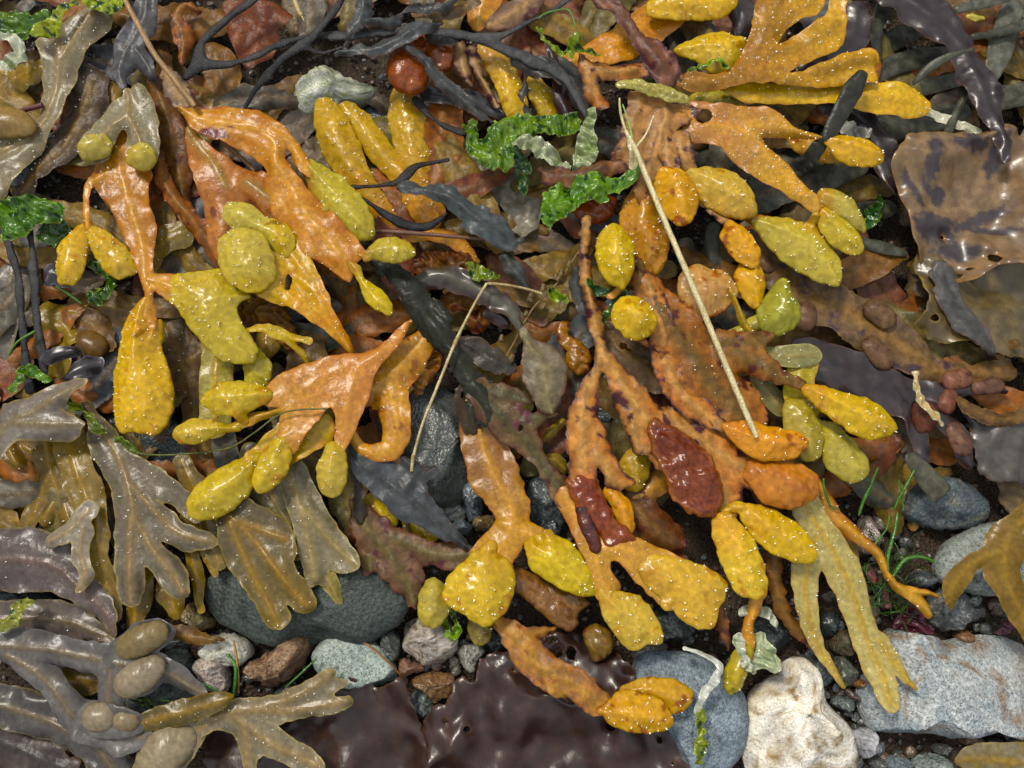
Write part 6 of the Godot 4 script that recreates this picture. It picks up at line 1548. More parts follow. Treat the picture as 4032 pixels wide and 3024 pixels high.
	piece("blade", S.amber, [[-65.8,-10,1.9,37,-73.9,-20.6,7.6,39,-84.4,-30.1,11.4,40,-94.2,-37,11.4,40,-102,-41.9,11.4,40], [-74.9,-22.6,5.7,39,-79.3,-32.6,7.6,38,-88.7,-46.8,11.5,37,-97.1,-57.2,11.6,36]], {"poly": [-65,-9,39,-69.9,-15.4,39,-76.7,-21.2,39,-88.3,-27.4,39,-100.8,-31,39,-109.6,-35.9,39,-112.8,-42.2,39,-106.7,-52.2,39,-106.1,-60.2,39,-100.6,-65.5,39,-92.3,-62.2,39,-87.6,-54.2,39,-83,-45.2,39,-77.9,-36.3,39,-74.4,-29.4,39,-72.2,-20.6,39], "holes": [[-92.4,-38.6,1.52,3.62]], "grad": [-68.9,-12.9,-100.5,-44.2], "c0": [196,132,36], "c1": [196,156,40], "gap": 2.6, "rl": 11})
	piece("swollen_tip", S.b_olive, [], {"poly": [-117,-59.2,41.75,-110.8,-60.5,41.75,-104.3,-59.2,41.75,-100.3,-54.5,41.75,-98,-47.3,41.75,-96.4,-40.7,41.75,-99.3,-35.5,41.75,-105.5,-33.5,41.75,-110.6,-34.2,41.75,-115.9,-38.7,41.75,-119.4,-44.6,41.75,-120.7,-51.2,41.75,-120,-55.9,41.75], "inf": 0.49, "c0": [192,159,53], "c1": [186,164,73], "grad": [-110.7,-32.8,-109.5,-44]})
	piece("swollen_tip", S.b_olive, [], {"poly": [-121.2,-71.1,37,-119.4,-73.5,37,-114.2,-73.9,37,-108.9,-71.8,37,-104.8,-67,37,-98.2,-65.7,37,-92.9,-61.6,37,-90,-55.5,37,-93.6,-48.8,37,-100.3,-54.2,37,-110.9,-60.9,37,-117.5,-62.3,37,-120.6,-66.4,37], "inf": 0.49, "c0": [190,159,53], "c1": [182,164,74], "grad": [-97.4,-65.8,-104.9,-64.5]})
	piece("blade", S.orange, [[-41.8,-22.9,1.1,36,-47.1,-14.9,3.8,36,-54.9,-7.9,7.6,37,-63.1,-1.6,9.4,38,-65.5,9.8,7.5,38,-68.5,21,5.6,37], [-66.9,-3.5,9.4,38,-77.9,2.2,11.2,38,-87,9.8,9.3,38,-91.4,21,4.8,37]], {"poly": [-40.8,-23.7,36,-48.2,-13.2,36,-53.6,-7.9,37,-55.2,-1.6,38,-57.2,6,38,-59.4,13.6,38,-62.3,22,38,-65.5,27.6,38,-67.3,33.1,37,-71,33.1,37,-70.7,24.8,38,-70.1,17.4,38,-72.7,12.5,38,-75.5,15.9,38,-80.9,22,38,-87.7,33.1,37,-93.2,33.1,37,-94.1,24.8,38,-93.3,17.4,38,-93.7,13.6,38,-98.9,12.9,38,-102.6,9.5,38,-99.4,3.2,38,-91.8,-1.6,38,-80.1,-5.4,38,-69.5,-8.9,38,-59.5,-8.5,38,-51.5,-14.5,36,-44.6,-21.4,36], "c0": [188,123,63], "c1": [188,135,63], "grad": [-57.5,-5.4,-89.8,28.6], "wave": 1.2, "gap": 2.9, "miss": 0.25, "ribc": 0.3, "rl": 12})
	piece("blade", S.amber, [[-90.2,21.7,10,33,-101.3,30.4,7.5,32]], {"poly": [-109.6,33.6,33,-101.3,25.5,33,-95.2,21,33,-91,17.9,33,-76.7,14.1,33,-71.8,19.1,33,-72.8,25.5,33,-79.2,30.8,33,-88.3,35.8,33,-94.3,39.8,33,-101.7,42.3,33,-107.4,40.4,33], "c0": [187,138,40], "c1": [184,154,44], "rl": 10})
	piece("blade", S.amber, [[-92,14,2.5,37,-99.7,15.8,3.7,36,-107.3,18.8,5,35,-114.6,21.9,3.7,35]], {"c0": [176,124,44], "c1": [180,148,44]})
	piece("swollen_tip", S.b_yellow, [[-107.3,18.8,3.2,34.7,-109.6,16.7,4.2,38,-111.4,13.3,6.3,38]], {"poly": [-98.4,5.4,38,-107.2,3.5,38,-114.7,3.1,38,-119.6,4.7,38,-123.1,7.9,38,-125.1,10.7,38,-124.7,12.3,38,-120.9,14.8,38,-115.8,16.7,38,-109.6,16.7,38,-103.5,14.2,38,-96.9,10.4,38], "c0": [184,154,50], "c1": [192,165,59], "grad": [-109.2,17.3,-112.4,11.7]})
	piece("swollen_tip", S.b_yellow, [], {"poly": [-109.7,20,35,-114.7,21,35,-119.7,19.4,35,-127.3,17.8,35,-132.8,19.4,35,-136.3,23.2,35,-136.5,25.1,35,-133.6,27.2,35,-129.2,28,35,-123.7,26.3,35,-117,23.2,35,-110.2,22.5,35], "c0": [186,156,53], "c1": [196,168,68], "inf": 0.8, "grad": [-113.7,20.8,-121.8,22.3]})
	piece("swollen_tip", S.b_yellow, [], {"poly": [-90.9,24,37,-95.7,27.1,37,-99.8,32.7,37,-102.2,39.5,37,-102.6,44.4,37,-101.2,47.1,37,-97.8,47.1,37,-93.7,44.4,37,-90.2,40.7,37,-88.6,35.2,37,-89.1,29.6,37], "c0": [185,155,50], "c1": [193,166,59], "grad": [-87.9,35,-93.8,36.9]})
	piece("swollen_tip", S.b_olive, [], {"poly": [-72.2,27.1,37,-74.6,30.9,37,-76.8,35.8,37,-77.6,40.7,37,-75.8,46.2,37,-72.7,48.9,37,-69,48.9,37,-67.7,46.8,37,-65.6,40.7,37,-66.5,33.3,37,-69.1,28.4,37], "c0": [182,153,55], "c1": [187,162,73], "grad": [-65.9,32.8,-70.3,37.5]})
	piece("swollen_tip", S.b_olive, [], {"poly": [-102,30.4,31.8,-107.5,32.9,31.8,-116.6,37.2,31.8,-123.2,41.6,31.8,-127.4,45.3,31.8,-130.2,49.6,31.8,-130.2,53.9,31.8,-128.5,57,31.8,-124.1,58.2,31.8,-118.6,57,31.8,-112.6,53.9,31.8,-107.9,49,31.8,-105.5,46.5,31.8,-102.2,39.1,31.8,-99.9,34.7,31.8], "c0": [183,154,50], "c1": [188,164,61], "inf": 0.65, "grad": [-106.7,31.6,-113.7,42.5]})
	thing("bladder_wrack", "orange brown blade with a large oval hole beside the grey stone", "wrack")
	piece("blade", S.orange, [[-35.5,-19.6,8.5,27,-42.2,-9.9,14.2,29,-50.9,-1.2,19.2,30,-57.6,4.8,16.5,31], [-49.9,7.4,14.6,31,-47.8,15.1,13.3,31,-47.3,22.7,12,31,-49.4,29.6,9.4,31,-56.2,31.2,6.9,31,-62.6,29.3,3.8,31], [-60.2,4.8,10.2,31,-64.4,11.2,7.6,31,-66,20.2,5.7,31,-63.3,27.8,5,31]], {"holes": [[-61.3,16.1,3.78,7.17]], "c0": [164,108,43], "c1": [188,137,53], "wave": 2.2, "blot": 0.1})
	piece("blade", S.rust, [[-35.6,-9.6,11.7,24,-38,-1.5,8.4,25,-39.2,4.4,4.5,25]], {"c0": [122,74,28], "c1": [140,90,34], "fold": 2.5})
	thing("bladder_wrack", "pale olive strap hanging behind the yellow plant above the fan of grey fronds", "wrack")
	piece("blade", S.pale, [[-125.6,-16.8,12.5,22,-125.6,-4.7,13.7,22,-124.9,5.9,15,22,-125.2,17.6,13,21]], {"c0": [163,150,72], "c1": [151,140,64]})
	thing("bladder_wrack", "greenish warty tip and curled ribbons peeping out under the yellow plant", "wrack")
	piece("swollen_tip", S.b_olive, [[-108.3,-9.5,8.4,28,-106.1,-3.6,12.2,28,-106.7,2.1,10.3,27]])
	piece("swollen_tip", S.b_olive, [[-104.7,-21.3,10,20,-104.4,-15.9,10.6,20]], {"c0": [152,123,50], "c1": [142,112,48]})
	piece("blade", S.amber, [[-110.9,-19.1,2.6,32,-103.6,-20.2,3.2,33,-97.7,-18.2,5.8,33,-91.2,-16.3,2.6,33,-83.5,-14.6,3.2,33], [-93.4,-15.2,2.3,32,-87.5,-10.6,3,29,-85.4,-5.9,1.7,26]], {"c0": [184,164,48], "c1": [192,170,60], "cam": 0.5})
	thing("bladder_wrack", "wide dark brown frond with orange midrib behind the long teardrop tip", "wrack")
	piece("blade", S.brown, [[-154,-28.3,18.9,14,-145.1,-12.2,20.1,15,-139.9,1.2,14,14,-137,11.2,10.6,13,-131.7,27.7,9.3,12], [-142.9,-8.8,8,15,-135.8,-12.9,8,15,-129.1,-18.6,10.1,14]], {"c0": [91,68,39], "c1": [106,81,48], "rw": 1.6})
	thing("bladder_wrack", "brown blade crumpled below the yellow plant, glossy and folded", "wrack")
	piece("blade", S.rust, [[-115.4,-33.4,13.1,26,-107.6,-29.6,13.1,25,-100.1,-26,9.9,23,-95.2,-17.2,7.3,20]], {"c0": [122,76,24], "c1": [138,94,32], "fold": 3})
	thing("bladder_wrack", "scalloped olive brown frond beneath the small round tips, left", "wrack")
	piece("blade", S.khaki, [[-156.2,-54.4,8.1,20,-152.7,-62.2,12.2,20,-144.8,-66.4,11.5,20], [-150.3,-67.1,8.1,20,-145,-69.3,6.1,20]], {"c0": [125,106,48], "c1": [111,92,40], "gap": 2.8, "rag": 0.8})
	thing("bladder_wrack", "dull orange blade showing behind the narrow twisted strap", "wrack")
	piece("blade", S.rust, [[-162,-81,13.9,12,-154,-75.9,15.3,12,-144.6,-70,11.1,12,-139,-57.1,11,12]])
	thing("weed_stalk", "left of two dark stalks hanging at the left edge", "stalk")
	piece("stalk", S.stem, [[-222.2,-66.5,2.9,22,-218.2,-59.1,2.9,23,-213.8,-48,3.3,23,-210.7,-31,3.4,22,-208.2,-14.3,3.4,21,-204.8,2.9,4.2,20]])
	thing("weed_stalk", "right of two dark stalks hanging at the left edge", "stalk")
	piece("stalk", S.stem, [[-214.7,-78.5,3.3,22,-209.5,-65,3.3,24,-205.3,-47.3,4.2,25,-203.6,-30.5,3.4,24,-200.7,-17.2,3.3,23,-198.2,-4,4,22]])
	thing("bladder_wrack", "large flat grey blade at the left edge behind the two dark stalks", "wrack")
	piece("blade", S.lilac, [[-221.6,-49.7,13.7,13,-223.4,-33.4,17.7,13,-226,-18.8,16.2,13]], {"c0": [125,117,106], "c1": [112,104,92]})
	thing("bladder_wrack", "grey lilac trident blade below the two dark stalks, left edge", "wrack")
	piece("blade", S.lilac, [[-211.3,26.5,3.8,31,-205.2,19,8.8,32,-195.5,14.6,7.6,32,-185.5,8.3,5.7,33,-175.3,2.2,1.9,33], [-205.2,19,8.8,32,-189.4,19.8,7.5,33,-175,19.8,2.5,33]], {"poly": [-209.4,39.1,32,-212.3,11.4,32,-203.6,9.5,32,-197.5,7.5,32,-191.4,4.3,32,-184,1.7,32,-177.8,0.4,32,-173.6,1.1,32,-174.4,3.7,32,-178.6,6.2,32,-182.7,9.5,32,-185.2,13,32,-184.2,13.9,32,-178.9,16.5,32,-174.3,18.7,32,-175.3,22.2,32,-177.6,25,32,-181.2,26.4,32,-189.4,26.3,32,-196.9,26,32,-201.9,26.6,32,-204.6,31,32,-207.1,36.6,32], "c0": [111,102,92], "c1": [122,112,100], "cedge": [160,136,80], "gap": 5, "rw": 1.2, "rl": 8, "ribc": 0.8})
	thing("bladder_wrack", "ruffled translucent yellow brown frond right of the dark stalks", "wrack")
	piece("blade", S.khaki, [[-203.2,-30.6,12.1,16,-196.2,-27.1,14.8,16,-191,-20.7,10,17], [-201.1,-18.6,17.5,14,-196.9,-9,13.4,14]], {"c0": [125,100,32], "c1": [140,115,40], "rag": 1, "wave": 3})
	thing("bladder_wrack", "round brown bladder on a drab blade left of the teardrop tip", "wrack")
	piece("blade", S.brown, [[-186,-28,12.1,15,-180.2,-23.9,11.4,15,-176.1,-17.2,8.1,14]])
	piece("air_bladder", S.b_air, [[-184.6,-18.1,11.4,16,-181.1,-16.1,12,16]], {"c0": [109,81,38], "c1": [97,70,33]})
	thing("bladder_wrack", "small dark curled rosette beside the upper part of the dark stalks", "wrack")
	piece("blade", S.plum, [[-199.6,-43.2,4.6,25,-196.6,-46.6,8.6,25,-192.4,-43.9,7.3,25]], {"c0": [60,53,56], "c1": [49,42,45], "wave": 3, "cedge": [122,116,128]})
	thing("bladder_wrack", "small dark curled rosette beside the lower part of the dark stalks", "wrack")
	piece("blade", S.plum, [[-197,-8.1,3.9,25,-192.7,-10.8,5.9,25,-185.7,-12.8,4.6,25]], {"c0": [60,53,56], "c1": [49,42,45], "wave": 3, "cedge": [122,116,128]})
	thing("bladder_wrack", "dark purple curled leaf pair above the grey trident blade", "wrack")
	piece("blade", S.plum, [[-187.3,-1.5,5.8,25,-180.5,-5.5,9.1,25,-174.1,-6.8,5.9,25]], {"c0": [60,53,56], "c1": [49,42,45], "wave": 3, "cedge": [122,116,128]})
	thing("bladder_wrack", "main grey fan frond with four rounded fingers, lower left", "wrack")
	piece("blade", S.grey, [[-179.8,9.6,3.3,21,-170.9,21.8,7.7,24,-163.2,31.5,8.9,25,-158.2,41.1,8.9,26,-154.5,51.2,8.8,27,-154.5,58.7,7.5,27,-154,70.4,6.8,27,-153.1,81.3,5.6,27,-152.1,90.3,4.3,27], [-153.8,56.2,6.3,27,-146.7,67.3,6.9,27,-140.2,75.2,5.6,27,-134.8,81.9,5,27,-131.4,86.7,3.7,27], [-156.1,43.7,6.3,26,-148.6,51.2,6.9,26,-140.9,59.3,5.7,25,-134.3,63.6,5,25,-127.3,65.8,4.4,25,-120.9,66.7,3.1,25]], {"poly": [-184.5,6.8,20,-177.1,10.9,21,-168.4,20.5,24,-162.3,27.1,25,-153.8,32.9,26,-143.9,37.3,26,-136.6,43,26,-130.5,48.7,26,-126.3,54.9,26,-127,60.5,25,-133.1,56.8,26,-139.1,51.8,26,-144.9,49.9,26,-142.9,51.8,26,-137.6,56.2,26,-132.3,59.9,26,-126.5,61.8,26,-122,63.6,26,-119.5,66.7,26,-120.5,68.8,26,-126,70.4,26,-132.8,70.9,26,-138,68.7,26,-141.9,66.4,26,-143.1,66.7,26,-142.3,68.5,26,-137.1,72.2,26,-132.4,77.1,26,-129.9,82,26,-129.5,88.3,26,-132.8,89.5,26,-136,88.6,26,-139.9,85.6,26,-144,80.7,26,-146.8,76.5,26,-148.3,76.2,26,-148.7,79.5,26,-148.7,88,26,-149.3,92.1,26,-154.3,92.1,26,-157.5,90.4,26,-159.4,82.6,26,-160.9,67.3,26,-162.5,54.9,26,-165.5,44.9,26,-172.2,33.5,26,-176,25.9,26,-178.9,14.3,26], "c0": [111,101,83], "c1": [100,90,74], "rw": 1, "gap": 3.4, "rl": 8})
	thing("bladder_wrack", "yellowish frond with small grey forked lobes left of the main grey fan", "wrack")
	piece("blade", S.khaki, [[-189.6,18.3,13.1,17,-184.2,32.4,14.9,20,-176.1,47.9,13.4,22,-171.4,58,10.8,22,-169.3,73.6,8.8,21,-164.3,85.9,8.2,20,-161.4,97,5,19]], {"c0": [117,96,44], "c1": [135,112,56], "rw": 1.1})
	piece("blade", S.grey, [[-172.3,54.3,8.2,26,-179.3,62.4,8.8,27,-187,66.7,5.6,27], [-173.6,61.1,7.5,26,-174.1,71,6.8,27,-170.9,79.5,5.6,27,-173.5,85.5,3.1,27]], {"c0": [130,121,108], "c1": [143,134,118]})
	thing("bladder_wrack", "row of narrow khaki fingers hanging under the main grey fan", "wrack")
	piece("blade", S.khaki, [[-154.5,73.7,12.8,17,-154,89.8,10.8,17,-154.4,100.9,6.9,17]], {"c0": [109,85,22], "c1": [125,102,32]})
	piece("blade", S.khaki, [[-143.2,76.8,10.2,16,-141.2,87.4,10.8,16,-138.1,95.4,5.7,16]], {"c0": [109,85,22], "c1": [125,102,32]})
	piece("blade", S.khaki, [[-134.2,67.4,6.4,16,-130.8,81.2,6.4,16,-127.4,94.2,3.2,16]], {"c0": [109,85,22], "c1": [125,102,32]})
	thing("bladder_wrack", "brown two fingered frond lying on the large dark stone", "wrack")
	piece("blade", S.grey, [[-124.8,40.7,5.2,20,-120,51,7.7,21,-113.5,59.9,8.1,28,-108.5,70.3,6.8,28,-103,80.7,6.8,28,-97.6,89.7,5.5,28,-92.9,98.6,4.3,28], [-114.9,56.2,6.3,28,-105.7,64.2,6.8,28,-96.2,75.2,6.8,29,-89,83.6,6.1,29,-82.2,91.5,4.9,28], [-111,58.7,5.6,28,-100.8,62.4,5.6,28,-91.4,65.5,5.6,28]], {"poly": [-127.7,41.3,28,-122.1,51.3,28,-119.8,58.1,28,-118.7,66.1,28,-116.4,73.4,28,-109.8,80.7,28,-103.2,89.1,28,-100.4,95,28,-97.1,99.8,28,-92.8,101.3,28,-89.2,99.8,28,-87.5,97.4,28,-88.8,93.8,28,-90.8,90.3,28,-88.3,92,28,-84.5,94.7,28,-80.2,94.7,28,-77.9,92,28,-78.6,87.9,28,-82.6,82.5,28,-87.8,75.8,28,-86.2,70.3,28,-88.4,62.4,28,-94.9,56.2,28,-104.5,51.3,28,-111,46.9,28,-117.8,39.4,28], "c0": [92,80,56], "c1": [108,90,42], "crib": [152,116,42], "rw": 1.1, "grad": [-113.6,58.1,-89.9,97.4], "cedge": [148,128,58], "gap": 3.4, "rl": 9})
	piece("blade", S.khaki, [[-130,56,5.8,19,-126,69.2,7,19,-121.5,79.8,2.5,19]])
	thing("bladder_wrack", "pale silver fan frond right of the brown fan with notched fingers", "wrack")
	piece("blade", S.silver, [[-98.7,26.3,5.1,24,-91.8,39.2,7.6,26,-86.6,51.2,7.5,27,-83,63,6.9,27,-80.7,73.4,5.6,27,-79.1,82.5,3.7,27], [-85.9,52.5,6.9,27,-77.4,61.8,6.9,27,-70.2,69.7,5.6,27,-62.6,75.8,3.1,27]], {"poly": [-103.4,22,26,-98.9,36.1,26,-93.9,48.7,26,-89.7,58,26,-86.8,67.3,26,-85.2,75.3,26,-83.7,80.7,26,-81.1,85,26,-78,83.8,26,-74.9,84.4,26,-73.9,78.3,26,-72,78.3,26,-65.8,79.5,26,-61.5,77.7,26,-60.6,74.7,26,-64.2,69.1,26,-69.3,63,26,-75.4,54.9,26,-80.1,45.5,26,-87,32.9,26,-93.8,23.3,26], "rw": 1.2, "rl": 8})
	piece("blade", S.silver, [[-78.7,76.6,8.1,24,-74.1,82.7,7.5,24,-70.1,89.9,3.7,24]], {"c0": [138,122,58], "c1": [125,110,52]})
	thing("bladder_wrack", "narrow olive fan tucked between the main grey fan and the brown fan", "wrack")
	piece("blade", S.khaki, [[-138.6,33.6,7.1,19,-132.3,45.2,10.9,20,-127.1,56,10.9,20,-123.9,66.1,8.9,20,-120.2,75.4,6.3,20], [-129.3,51,8.3,20,-120.5,59.8,8.3,20,-115.5,69.2,7,20], [-134.4,42,7.1,20,-134.6,54.7,7.1,19,-134.8,67.4,5.8,18]], {"c0": [106,90,56], "c1": [118,100,56]})
	thing("bladder_wrack", "dull grey fan finger showing between the brown fan and the silver fan", "wrack")
	piece("blade", S.silver, [[-109.9,30.4,9.7,20,-103.6,42.2,12.2,22,-96.4,52.3,10.8,23,-91,61.1,8.9,23,-87.4,71,6.3,23], [-102.2,44.7,8.3,22,-102.9,56.1,7.6,22,-98.6,64.8,5.7,22]], {"c0": [108,98,74], "c1": [120,108,80]})
	thing("bladder_wrack", "khaki forked frond under the yellowish frond, left edge", "wrack")
	piece("blade", S.khaki, [[-199.3,21.9,11.2,14,-195.5,36.5,14.4,15,-189.2,49.5,11.7,16,-183.3,59.8,7.7,17], [-195.4,37.8,10.5,15,-199.4,50.8,9.7,15,-203,60.4,7.1,15], [-190.7,46.9,8.4,16,-195,57.2,7.1,16]], {"c0": [102,80,28], "c1": [116,92,36]})
	thing("bladder_wrack", "dark khaki frond curling at the left edge below the trident blade", "wrack")
	piece("blade", S.khaki, [[-209.4,26.5,9.9,13,-198.8,33.1,11.9,13,-191.7,44.2,9.9,12], [-220.7,44.2,7.9,12,-207,50.8,7.2,13,-196.5,52.1,7.2,14,-189,48.2,3.9,14], [-219.5,53.9,16.4,10,-208,57.2,9.8,10], [-213.4,28.8,9.2,16,-209.6,34,5.9,16]], {"c0": [106,78,20], "c1": [90,66,18]})
	thing("bladder_wrack", "large purple grey blade pointing right from the left edge, lower left", "wrack")
	piece("blade", S.lilac, [[-215.3,74.2,24.1,20,-200.2,74.2,26.5,21,-186.8,76.6,20.8,22,-176.7,84,13.2,22,-167.3,91.3,10.6,22,-161.8,98,6.2,22,-160.1,103.4,2.5,22]], {"c0": [83,73,70], "c1": [94,83,78], "gap": 4.2, "rw": 1.4, "crib": [108,84,72]})
	thing("bladder_wrack", "smooth grey brown blade below the purple grey blade, left edge", "wrack")
	piece("blade", S.lilac, [[-214.5,98.6,15.9,15,-198,98,15.2,15,-184,98.6,14.6,15,-172.2,102.9,8.9,15,-163.8,105.7,3.2,15]], {"c0": [107,96,88], "c1": [95,85,76]})
	thing("bladder_wrack", "grey violet wrack with two pairs of smooth air bladders, bottom left", "wrack")
	piece("blade", S.lilac, [[-209.4,107.6,11.8,22,-195.7,108.6,14.2,23,-182.7,109.4,11.7,24,-169.7,111.9,12.3,25,-158.7,113.6,14.7,26,-147.5,115.9,13.4,26,-138.1,117.2,10.4,25,-129.9,122.2,7.4,23,-120.8,126.8,2.5,22], [-158.6,115.3,12.2,26,-158,122.3,10.3,26,-159.1,128.9,11.6,25], [-202.7,111.7,7.4,22,-190.4,117.7,9.9,22,-181,125.9,9.8,22,-173.5,134.7,12.8,22,-164.6,138.7,15.9,22,-153.4,142.2,15.2,22,-144.8,142.2,6.7,22]], {"c0": [102,98,94], "c1": [90,86,82], "gap": 0, "cedge": [111,106,108]})
	piece("blade", S.lilac, [[-156.5,111.2,9.8,26,-148.3,105.9,14.7,26,-141.8,102.9,12.3,26,-137.9,101.9,6.8,25], [-155,121.8,11.6,26,-147.9,119.4,15.8,26,-141.4,115.9,12.2,26,-137.6,116.1,5.5,25]], {"c0": [102,98,94], "c1": [90,86,82], "gap": 0, "cedge": [111,106,108], "rib": 0, "ribc": 0})
	piece("blade", S.lilac, [[-164.7,135.2,13.3,25,-157.4,135.8,13.3,25,-149.4,137,10.3,25]], {"c0": [102,98,94], "c1": [90,86,82], "gap": 0, "cedge": [111,106,108], "rib": 0, "ribc": 0})
	piece("air_bladder", S.b_air, [[-152,107.6,10.4,27,-146.3,105.1,12.2,28,-141.4,102.8,10.4,27]], {"c0": [135,117,79], "c1": [118,102,70]})
	piece("air_bladder", S.b_air, [[-150.9,121.6,11.5,27,-146.4,119.1,13.3,28,-141.6,115.8,10.3,27]], {"c0": [146,132,109], "c1": [133,119,95]})
	piece("air_bladder", S.b_air, [[-163.5,134.7,11.5,25,-160.5,134.7,10.9,25]], {"c0": [144,129,107], "c1": [133,120,96]})
	piece("air_bladder", S.b_air, [[-152.5,135.5,9.1,25,-150.1,136.1,7.9,25]], {"c0": [140,124,96], "c1": [126,111,84]})
	thing("bladder_wrack", "broad dark slate blades filling the bottom left corner", "wrack")
	piece("blade", S.lilac, [[-212.2,131.7,16.3,13,-194.9,135.6,16.9,14,-178.2,142,14.9,15,-165.8,149,16.1,15,-158.1,158.6,16.1,14]], {"c0": [69,65,62], "c1": [80,76,72], "gap": 0, "wave": 3})
	piece("blade", S.slate, [[-211.8,146.2,20.2,9,-195.6,151.9,16.9,10,-181.3,157.2,13.8,10]], {"c0": [90,78,72], "c1": [100,88,82], "rag": 0.9, "cedge": [138,106,58], "holes": [[-177.9,151.3,3.66,1.83]]})
	thing("bladder_wrack", "pale forked frond with a big cream bladder at the bottom edge", "wrack")
	piece("blade", S.grey, [[-126.7,142.6,3.7,20,-119.9,136.6,5.5,21,-111.2,133.5,6.7,22,-99.1,131.8,6.7,22,-86.8,127.5,5.5,23,-77.8,122.8,4.9,23,-71.8,118.1,3.1,23], [-99,132.4,6.1,22,-86.8,132.4,4.9,22,-74.6,130.6,4.9,22,-65.5,128.8,3.1,22], [-111.2,134.1,6.1,22,-102.3,140.5,6.1,22,-94.8,145.1,5.5,22,-86.1,149.1,4.9,22,-76.2,153.1,3.6,22], [-106.1,138.2,6.1,22,-104.6,147.6,5.5,21,-103.3,156.5,3.6,20]], {"poly": [-126.4,145.1,22,-125.5,140.5,22,-121.4,136.4,22,-116.1,132.9,22,-111.5,128.8,22,-105.4,128.3,22,-93.2,127.1,22,-85.3,123.6,22,-78.7,120,22,-73.3,116.5,22,-70.5,117.1,22,-71,120.6,22,-66.4,120.9,22,-66,123.6,22,-72.3,126.8,22,-64,128,22,-63.6,130.6,22,-67.7,133.5,22,-80.6,135.3,22,-92.7,137.6,22,-92,139.3,22,-86.3,143.9,22,-80.1,147.4,22,-74.5,150.8,22,-72.8,153.7,22,-74.2,156.5,22,-82.8,155.4,22,-93.3,150.8,22,-99.4,148.5,22,-100.8,157.7,22,-104.4,157.7,22,-106.7,148.5,22,-110.7,142.2,22,-115.1,139.9,22,-120.5,141.1,22,-124,144.5,22], "c0": [116,106,84], "c1": [125,114,90], "rw": 1.2, "rl": 8})
	piece("blade", S.grey, [[-125.8,141.3,9.2,21,-132.2,145.3,17.1,21,-138,149.3,20.1,21,-142.3,154.2,14.6,20]], {"c0": [128,116,90], "c1": [116,104,80], "rib": 0, "ribc": 0})
	piece("air_bladder", S.b_air, [[-140.9,152.2,15.2,21,-135.9,147.4,17.6,22,-131.1,144.2,13.4,21]], {"c0": [152,138,112], "c1": [140,126,98]})
	thing("bladder_wrack", "dark olive strap pointing right above the cream bladder", "wrack")
	piece("blade", S.khaki, [[-148,137.8,6.1,24,-134.5,134.1,9.7,25,-122.2,130.7,9.1,26,-113.9,128.1,6.1,26,-109.7,126.7,1.2,26]], {"c0": [77,66,32], "c1": [90,76,38], "rw": 1})
	thing("bladder_wrack", "thin brown pointed blade between the pebbles and the upper bladder", "wrack")
	piece("blade", S.brown, [[-140.6,101.5,3.8,20,-132.9,104.2,6.9,20,-125.3,105.4,5,20,-117.2,106,0.9,20]], {"gap": 0})
	thing("bladder_wrack", "dark yellow brown blade seen through the loop of the violet wrack", "wrack")
	piece("blade", S.khaki, [[-193.8,117.6,8.3,10,-183.8,122.5,14,10,-174.2,123.1,12.1,10]], {"c0": [77,58,20], "c1": [98,72,26], "gap": 0})
	thing("twig", "short dark red twig beside the grey strap, far left", "twig")
	tube("shaft", [-219.8,-121.5,2.3,24,-213.9,-122.8,2.3,25,-208.9,-124.3,2.5,25], [74,32,40], [106,48,56], "straw", 0.1, 7)
	thing("sea_lettuce", "lime green sea lettuce draped over the grey strap, top left", "sea lettuce")
	piece("sheet", S.lettuce, [], {"poly": [-212.6,-157.3,31,-207.5,-161.1,31,-203.1,-166.4,31,-197.5,-172.5,31,-192.6,-171.7,31,-195.6,-166.4,31,-199.5,-164.1,31,-200.9,-157.3,31,-204.8,-154.3,31,-212.1,-152,31,-213.8,-155.1,31], "c0": [135,144,21], "c1": [155,161,30], "fold": 1.1, "rag": 0.6})
	piece("sheet", S.lettuce, [], {"poly": [-190.6,-173.2,31,-169.2,-173.2,31,-173.6,-167.2,31,-180.9,-164.5,31,-188,-167.2,31,-192.4,-170.2,31], "c0": [132,151,21], "c1": [156,168,30], "fold": 1.1, "rag": 0.6})
	thing("sea_lettuce", "dark green mossy tuft in the top left corner", "sea lettuce")
	piece("sheet", S.lettuce, [], {"poly": [-239.1,-173.4,18,-232.9,-175.8,18,-223.4,-173.4,18,-214.3,-175.8,18,-212.7,-166.4,18,-220,-160.9,18,-231.6,-162.5,18,-238.2,-164.8,18], "c0": [57,91,21], "c1": [86,118,33], "fold": 1.1, "ff": 0.14})
	thing("seaweed_film", "bleached whitish curled film at the left edge near the top", "seaweed")
	piece("sheet", S.film, [[-230.8,-158.6,3.5,26,-224.6,-156,5.2,26,-221.8,-149.1,5.9,26,-225.7,-143.5,5.5,26,-231.3,-143.9,4.8,26]], {"c0": [196,198,174], "c1": [178,180,152]})
	thing("sea_lettuce", "glossy dark green crumpled lettuce at the left edge", "sea lettuce")
	piece("sheet", S.lettuce, [], {"poly": [-220.6,-75.6,31,-211.1,-79.4,31,-203,-78.7,31,-197,-77.7,31,-189.2,-71.4,31,-193.7,-70.4,31,-196,-66.6,31,-203.2,-66.2,31,-211.1,-60.4,31,-218.8,-58.7,31], "c0": [52,91,15], "c1": [88,127,22]})
	piece("sheet", S.lettuce, [], {"poly": [-207.2,-68.5,24,-196.2,-72.7,24,-192.9,-65.7,24,-196.2,-58.7,24,-201.6,-59.4,24,-206,-62.9,24], "c0": [40,68,19], "c1": [50,79,21]})
	thing("sea_lettuce", "dark green ribbons hanging between the small yellow tips, left", "sea lettuce")
